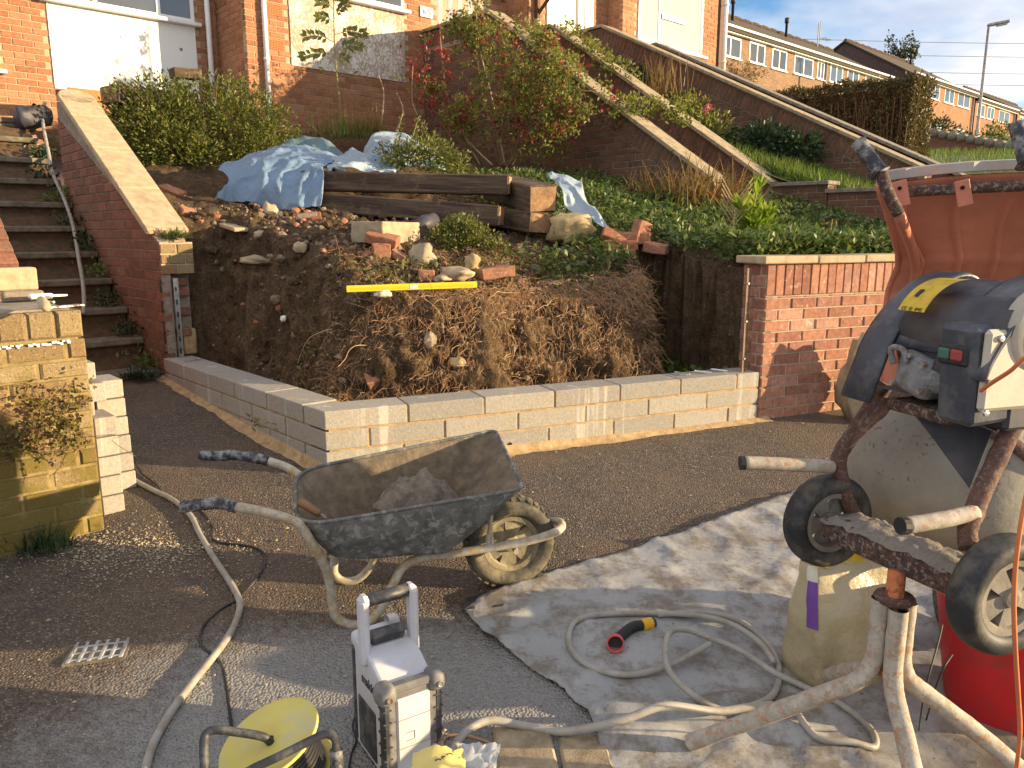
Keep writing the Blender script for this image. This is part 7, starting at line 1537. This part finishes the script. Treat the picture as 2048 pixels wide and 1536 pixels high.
for i in range(14): leaf(m, Vector((2.480, 6.200, 1.561)) + rv() * .06, rv(), rv(), .06, .02)
s_.build('stalk', M['stem'], sk); m.build('dry_leaves', ML['straw'], sk)
# ivy and ground cover over the right of the slope
def cover(name, n, fn, ls, mat, up=.8, kind='stuff'):
    m = MB()
    for i in range(n):
        p = fn()
        if p is None: continue
        q = rv(); q.z = abs(q.z); leaf(m, p, (q + Vector((R.gauss(0, .5), R.gauss(0, .5), 0))).normalized(), (ZV + rv() * .6), ls * R.uniform(.5, 1.3), ls * .62 * R.uniform(.7, 1.2))
    o = m.build(name, ML[mat]); tag(o, kind=kind); return o
def ivy():
    t_ = R.uniform(2.15, 6.2); d_ = R.uniform(.2, 4.6); k = nz(t_, d_, 0, .9)
    if d_ < .9 and t_ < 2.6: return None
    p = TD(t_, d_); a_, b_ = AB(p)
    if a_ > 8.85 or (a_ > 7.6 and b_ > 5): return None
    dens = ss(2.1, 3.2, t_ + .35 * d_ * .5) * (.75 + .4 * k)
    if R.random() > dens: return None
    h = .10 + .10 * max(0, nz(p.x, p.y, 0, 1.7)) + (.10 if d_ < .9 and t_ > 3 else 0); return SP(p.x, p.y, R.random() ** .6 * h + .01)
cover('ivy_ground_cover', 26000, ivy, .065, 'ivy')
def fringe():
    t_ = R.uniform(1.7, 2.95); d_ = R.uniform(.95, 1.5); p = TD(t_, d_); return SP(p.x, p.y, R.uniform(-.12, .10))
cover('bank_weeds', 1100, fringe, .06, 'ivy')
def fringe2():
    t_ = R.uniform(3.0, 5.0); d_ = R.uniform(.24, .6); p = TD(t_, d_); return Vector((p.x, p.y, 1.36 + R.random() ** 1.5 * .16 * (1 + nz(t_, 0, 0, 2.5))))
cover('wall_top_weeds', 3200, fringe2, .06, 'ivy')
def sw():
    t_ = R.uniform(-.3, 2.3); d_ = .72 + R.gauss(0, .28) + .3; p = TD(t_, d_)
    if nz(t_, d_, 0, 2.2) < .05: return None
    return SP(p.x, p.y, R.uniform(.01, .05))
cover('sparse_weeds', 1500, sw, .04, 'box2')
# exposed roots on the cut bank
m = MB()
for i in range(17000):
    t_ = R.uniform(-.75, 2.62) if R.random() < .9 else R.uniform(2.2, 2.9); 
    d_ = R.uniform(.34, .85) if R.random() < .75 else R.uniform(.7, 1.6)
    p = TD(t_, d_); a_, b_ = AB(p)
    if a_ < 2.35: continue
    z = soil(p.x, p.y); q = Vector((p.x, p.y, z + lump(p.x, p.y, z))) - WN * .02 + ZV * .01
    l = R.uniform(.025, .12) * (1.8 if R.random() < .06 else 1); w = R.uniform(.0005, .0013) * (2.0 if R.random() < .03 else 1); d = Vector((R.gauss(0, .8), R.gauss(0, .3) - .45, R.gauss(-.35, .6))).normalized(); k = len(m.v); n_ = 5; side = d.cross(Vector((.4, -.9, .2))).normalized()
    for j in range(n_ + 1):
        m.v += [tuple(q + side * w), tuple(q - side * w)]; d = (d + rv() * .45 + Vector((0, 0, -.16))).normalized(); q = q + d * (l / n_); sz = soil(q.x, q.y)
        if q.z < sz - .01: q = q - WN * .025 + ZV * .01
    for j in range(n_): m.f.append((k + 2 * j, k + 2 * j + 1, k + 2 * j + 3, k + 2 * j + 2)); m.m.append(0)
tag(m.build('root_tangle', ML['root'], soil_o), kind='stuff')
m = MB()
for i in range(26):
    t_ = R.uniform(0, 2.4); p = TD(t_, R.uniform(.6, 1.0)); q = SP(p.x, p.y, .02) - WN * .03; pts = [q]; d = Vector((R.gauss(0, .8), -.5, -.3))
    for j in range(5): d = (d + rv() * .5 + Vector((0, 0, -.1))).normalized(); pts.append(pts[-1] + d * R.uniform(.04, .10))
    m.tube(catmull(pts, 3), [.0032 * (1 - .04 * j) for j in range(16)], 5)
tag(m.build('thick_roots', M['stem_pale'], soil_o), kind='stuff')
# weeds on the steps and against the flank wall, vine on the mossy wall
for i in range(9):
    k = i + .4; c = W(1.90 + R.uniform(-.05, .03), 6.22 + i * RUN, .54 + i * RISE); t = plant('step_weed', 'weed in the right corner of the %s step of the long flight' % ('first', 'second', 'third', 'fourth', 'fifth', 'sixth', 'seventh', 'eighth', 'ninth')[i], 'weed', c, 'weeds growing on the steps'); m = MB()
    for j in range(int(90 * R.uniform(.6, 1.4))): p = c + Vector((R.gauss(0, .06), R.gauss(0, .06), abs(R.gauss(0, .06)))); leaf(m, p, (rv() + ZV * .3), rv(), .045, .026)
    m.build('leaves', ML['dark' if i % 3 else 'ivy'], t)
for (lab, c, n_) in (('fern tuft growing on the front end of the flank wall', W(2.12, 6.0, 1.51), 120), ('weeds and roots at the foot of the flank wall', W(1.80, 6.02, .50), 110)):
    t = plant('wall_weed', lab, 'weed', c); m = MB()
    for j in range(n_): blade(m, Vector(c) + Vector((R.gauss(0, .06), R.gauss(0, .04), 0)), Vector((R.gauss(0, .6), R.gauss(0, .6), .6)), R.uniform(.06, .15), .012, .6)
    m.build('leaves', ML['ivy' if n_ > 115 else 'dark'], t)
vn = plant('wall_vine', 'dry creeper hanging across the middle of the mossy wall', 'plant', W(.5, 3.62, .75)); m = MB(); s_ = MB()
for i in range(2600):
    a_ = R.uniform(-.2, .90); z = .80 + .10 * nz(a_, 0, 0, 3) + R.gauss(0, .075) - .03 * (a_ > .7)
    if nz(a_, z, 2, 6) < -.18: continue
    leaf(m, W(a_, 3.645 - R.random() ** 2 * .06, z), (rv() - ZV * .2), (-BV + rv() * .7), R.uniform(.010, .026), .014)
for i in range(70):
    p = W(R.uniform(-.2, .88), 3.64, R.uniform(.68, .95)); pts = [p]
    for j in range(4): pts.append(pts[-1] + AV * R.gauss(0, .05) - BV * abs(R.gauss(0, .008)) + ZV * R.gauss(-.02, .03))
    s_.tube(catmull(pts, 3), .0014, 4)
m.build('leaves', ML['vine'], vn); s_.build('stems', M['stem'], vn)
# grass on the banks further right
def gr(a0, a1, b0, b1, zf, n, l, name):
    m = MB()
    for i in range(n):
        a_, b_ = R.uniform(a0, a1), R.uniform(b0, b1); p = W(a_, b_, zf(a_, b_)); blade(m, p, Vector((R.gauss(0, .3), R.gauss(0, .3), 1)), l * R.uniform(.5, 1.3), .016, .35, 3)
    tag(m.build(name, ML['grass']), kind='stuff')
gr(9.15, 10.45, 3.2, 6.6, lambda a, b: bank2(b), 6500, .22, 'bank_grass')
gr(12.0, 34.0, 3.0, 12.0, lambda a, b: hill(a, b), 9000, .22, 'lawn_grass')
bush('flowering_bush', 'yellowing bush with pink flowers between second and third stair walls', [(Vector((2.496, 11.782, 3.177)), (.45, .4, .35)), (Vector((2.761, 11.345, 2.917)), (.4, .35, .3))], 2600, .06, .03, 'rose', 10, .5)
m = MB(); c_ = Vector((2.721, 11.389, 3.249))
for i in range(30): leaf(m, c_ + rv() * .05, rv(), rv(), .06, .04)
tag(m.build('pink_flower', m_leaf('pink_petal', [(.55, .05, .16), (.65, .10, .22)], .3)), 'single bright pink flower on the yellowing bush', 'flower', kind='thing')
tuft('dry_grass', 'dry orange stems behind the yellowing bush', (2.239, 12.211, 3.556), 120, .55, .014, 'straw', .18, .2, .1, 'plant')
bush('dark_weeds', 'dark leafy weeds in the shade of the third stair wall', [(Vector((3.425, 11.212, 2.769)), (.55, .4, .25)), (Vector((3.779, 10.826, 2.663)), (.4, .3, .2))], 2200, .08, .05, 'dark', 6, .6)
m = MB(); iv = plant('wall_ivy', 'dark ivy hanging down the upper part of the third stair wall', 'plant', W(10.45, 8.2, 3.6))
for i in range(900):
    b_ = 8.25 + R.gauss(0, .28); z = 4.45 - R.random() * 1.5 - .48 * (8.9 - b_); leaf(m, W(10.47 - R.random() ** 2 * .1, b_, z), rv() - ZV * .5, -AV + rv() * .6, .07, .05)
m.build('foliage', ML['dark'], iv)
# hedge, bushes and tree in the distance
hg = plant('hedge', 'tall brown-green hedge in front of the far terrace', 'hedge', W(15.3, 7, 3)); m = MB(); s_ = MB()
for i in range(15000):
    b_ = R.uniform(5.85, 9.3); f_ = R.random(); zb = hill(15, b_) - .2; zt = 4.26 + .06 * (b_ - 5.9) * .4 + .10 * nz(b_, 0, 0, 3); z = zb + (zt - zb) * R.random() ** .8
    if f_ < .55: p = W(14.95 + abs(R.gauss(0, .10)) + .05 * nz(b_, z, 0, 4), b_, z)
    elif f_ < .75: p = W(R.uniform(14.95, 15.9), 5.85 + abs(R.gauss(0, .08)), z)
    else: p = W(R.uniform(14.95, 15.9), b_, zt - abs(R.gauss(0, .06)))
    leaf(m, p, rv() + ZV * .3, rv(), R.uniform(.05, .10), .032)
for i in range(260):
    b_ = R.uniform(5.9, 9.2); p = W(15.0 + R.uniform(0, .2), b_, hill(15, b_)); s_.tube([p, p + Vector((R.gauss(0, .1), R.gauss(0, .1), R.uniform(.8, 1.5)))], .008, 4)
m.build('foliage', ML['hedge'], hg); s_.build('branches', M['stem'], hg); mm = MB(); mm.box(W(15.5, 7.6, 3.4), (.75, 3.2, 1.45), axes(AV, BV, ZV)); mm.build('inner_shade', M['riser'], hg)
bush('conifer_bush', 'dark evergreen bush in front of the far orange houses', [(W(31.6, 11.6, 4.95), (.9, .8, .75)), (W(32.2, 11.0, 4.55), (1.0, .8, .65)), (W(31.4, 11.9, 4.4), (.8, .7, .5))], 5200, .14, .06, 'dark', 6, .45)
bush('yellow_shrub', 'small yellow-leaved shrub at the foot of the street lamp', [(W(35.5, 11.5, 4.75), (.35, .3, .55))], 700, .14, .09, 'bright', 4, .6)
bush('brown_climber', 'bare brown climber against the end of the far buff terrace', [(Vector((6.827, 25.244, 6.279)), (.9, .6, .45))], 900, .10, .03, 'straw', 60, .7, base=Vector((6.853, 25.268, 5.921)))
bush('grey_shrub', 'grey-green shrub by the last house at the right edge', [(W(45, 13.5, 6.2), (.8, .7, .8))], 900, .15, .08, 'ivy', 4, .6)
tt = plant('bare_tree', 'small dark tree rising behind the far tiled roof', 'tree', W(62, 30, 9)); s_ = MB(); m = MB(); b0 = W(62, 30, 9)
top = Vector((29.064, 62.000, 14.299)); 
stem(s_, [top - ZV * 6, top - ZV * 2, top], .25, .10, 6)
for i in range(26):
    d = Vector((R.gauss(0, 1), R.gauss(0, .4), abs(R.gauss(.7, .5)))).normalized(); l = R.uniform(.8, 2.0); e_ = top + d * l; stem(s_, [top - ZV * .4, top + d * l * .5 + ZV * .1, e_], .05, .015, 4)
    for j in range(26): leaf(m, e_ - d * R.uniform(0, .7) + rv() * .25, rv(), rv(), .22, .14)
s_.build('trunk', M['stem'], tt); m.build('crown', ML['dark'], tt)
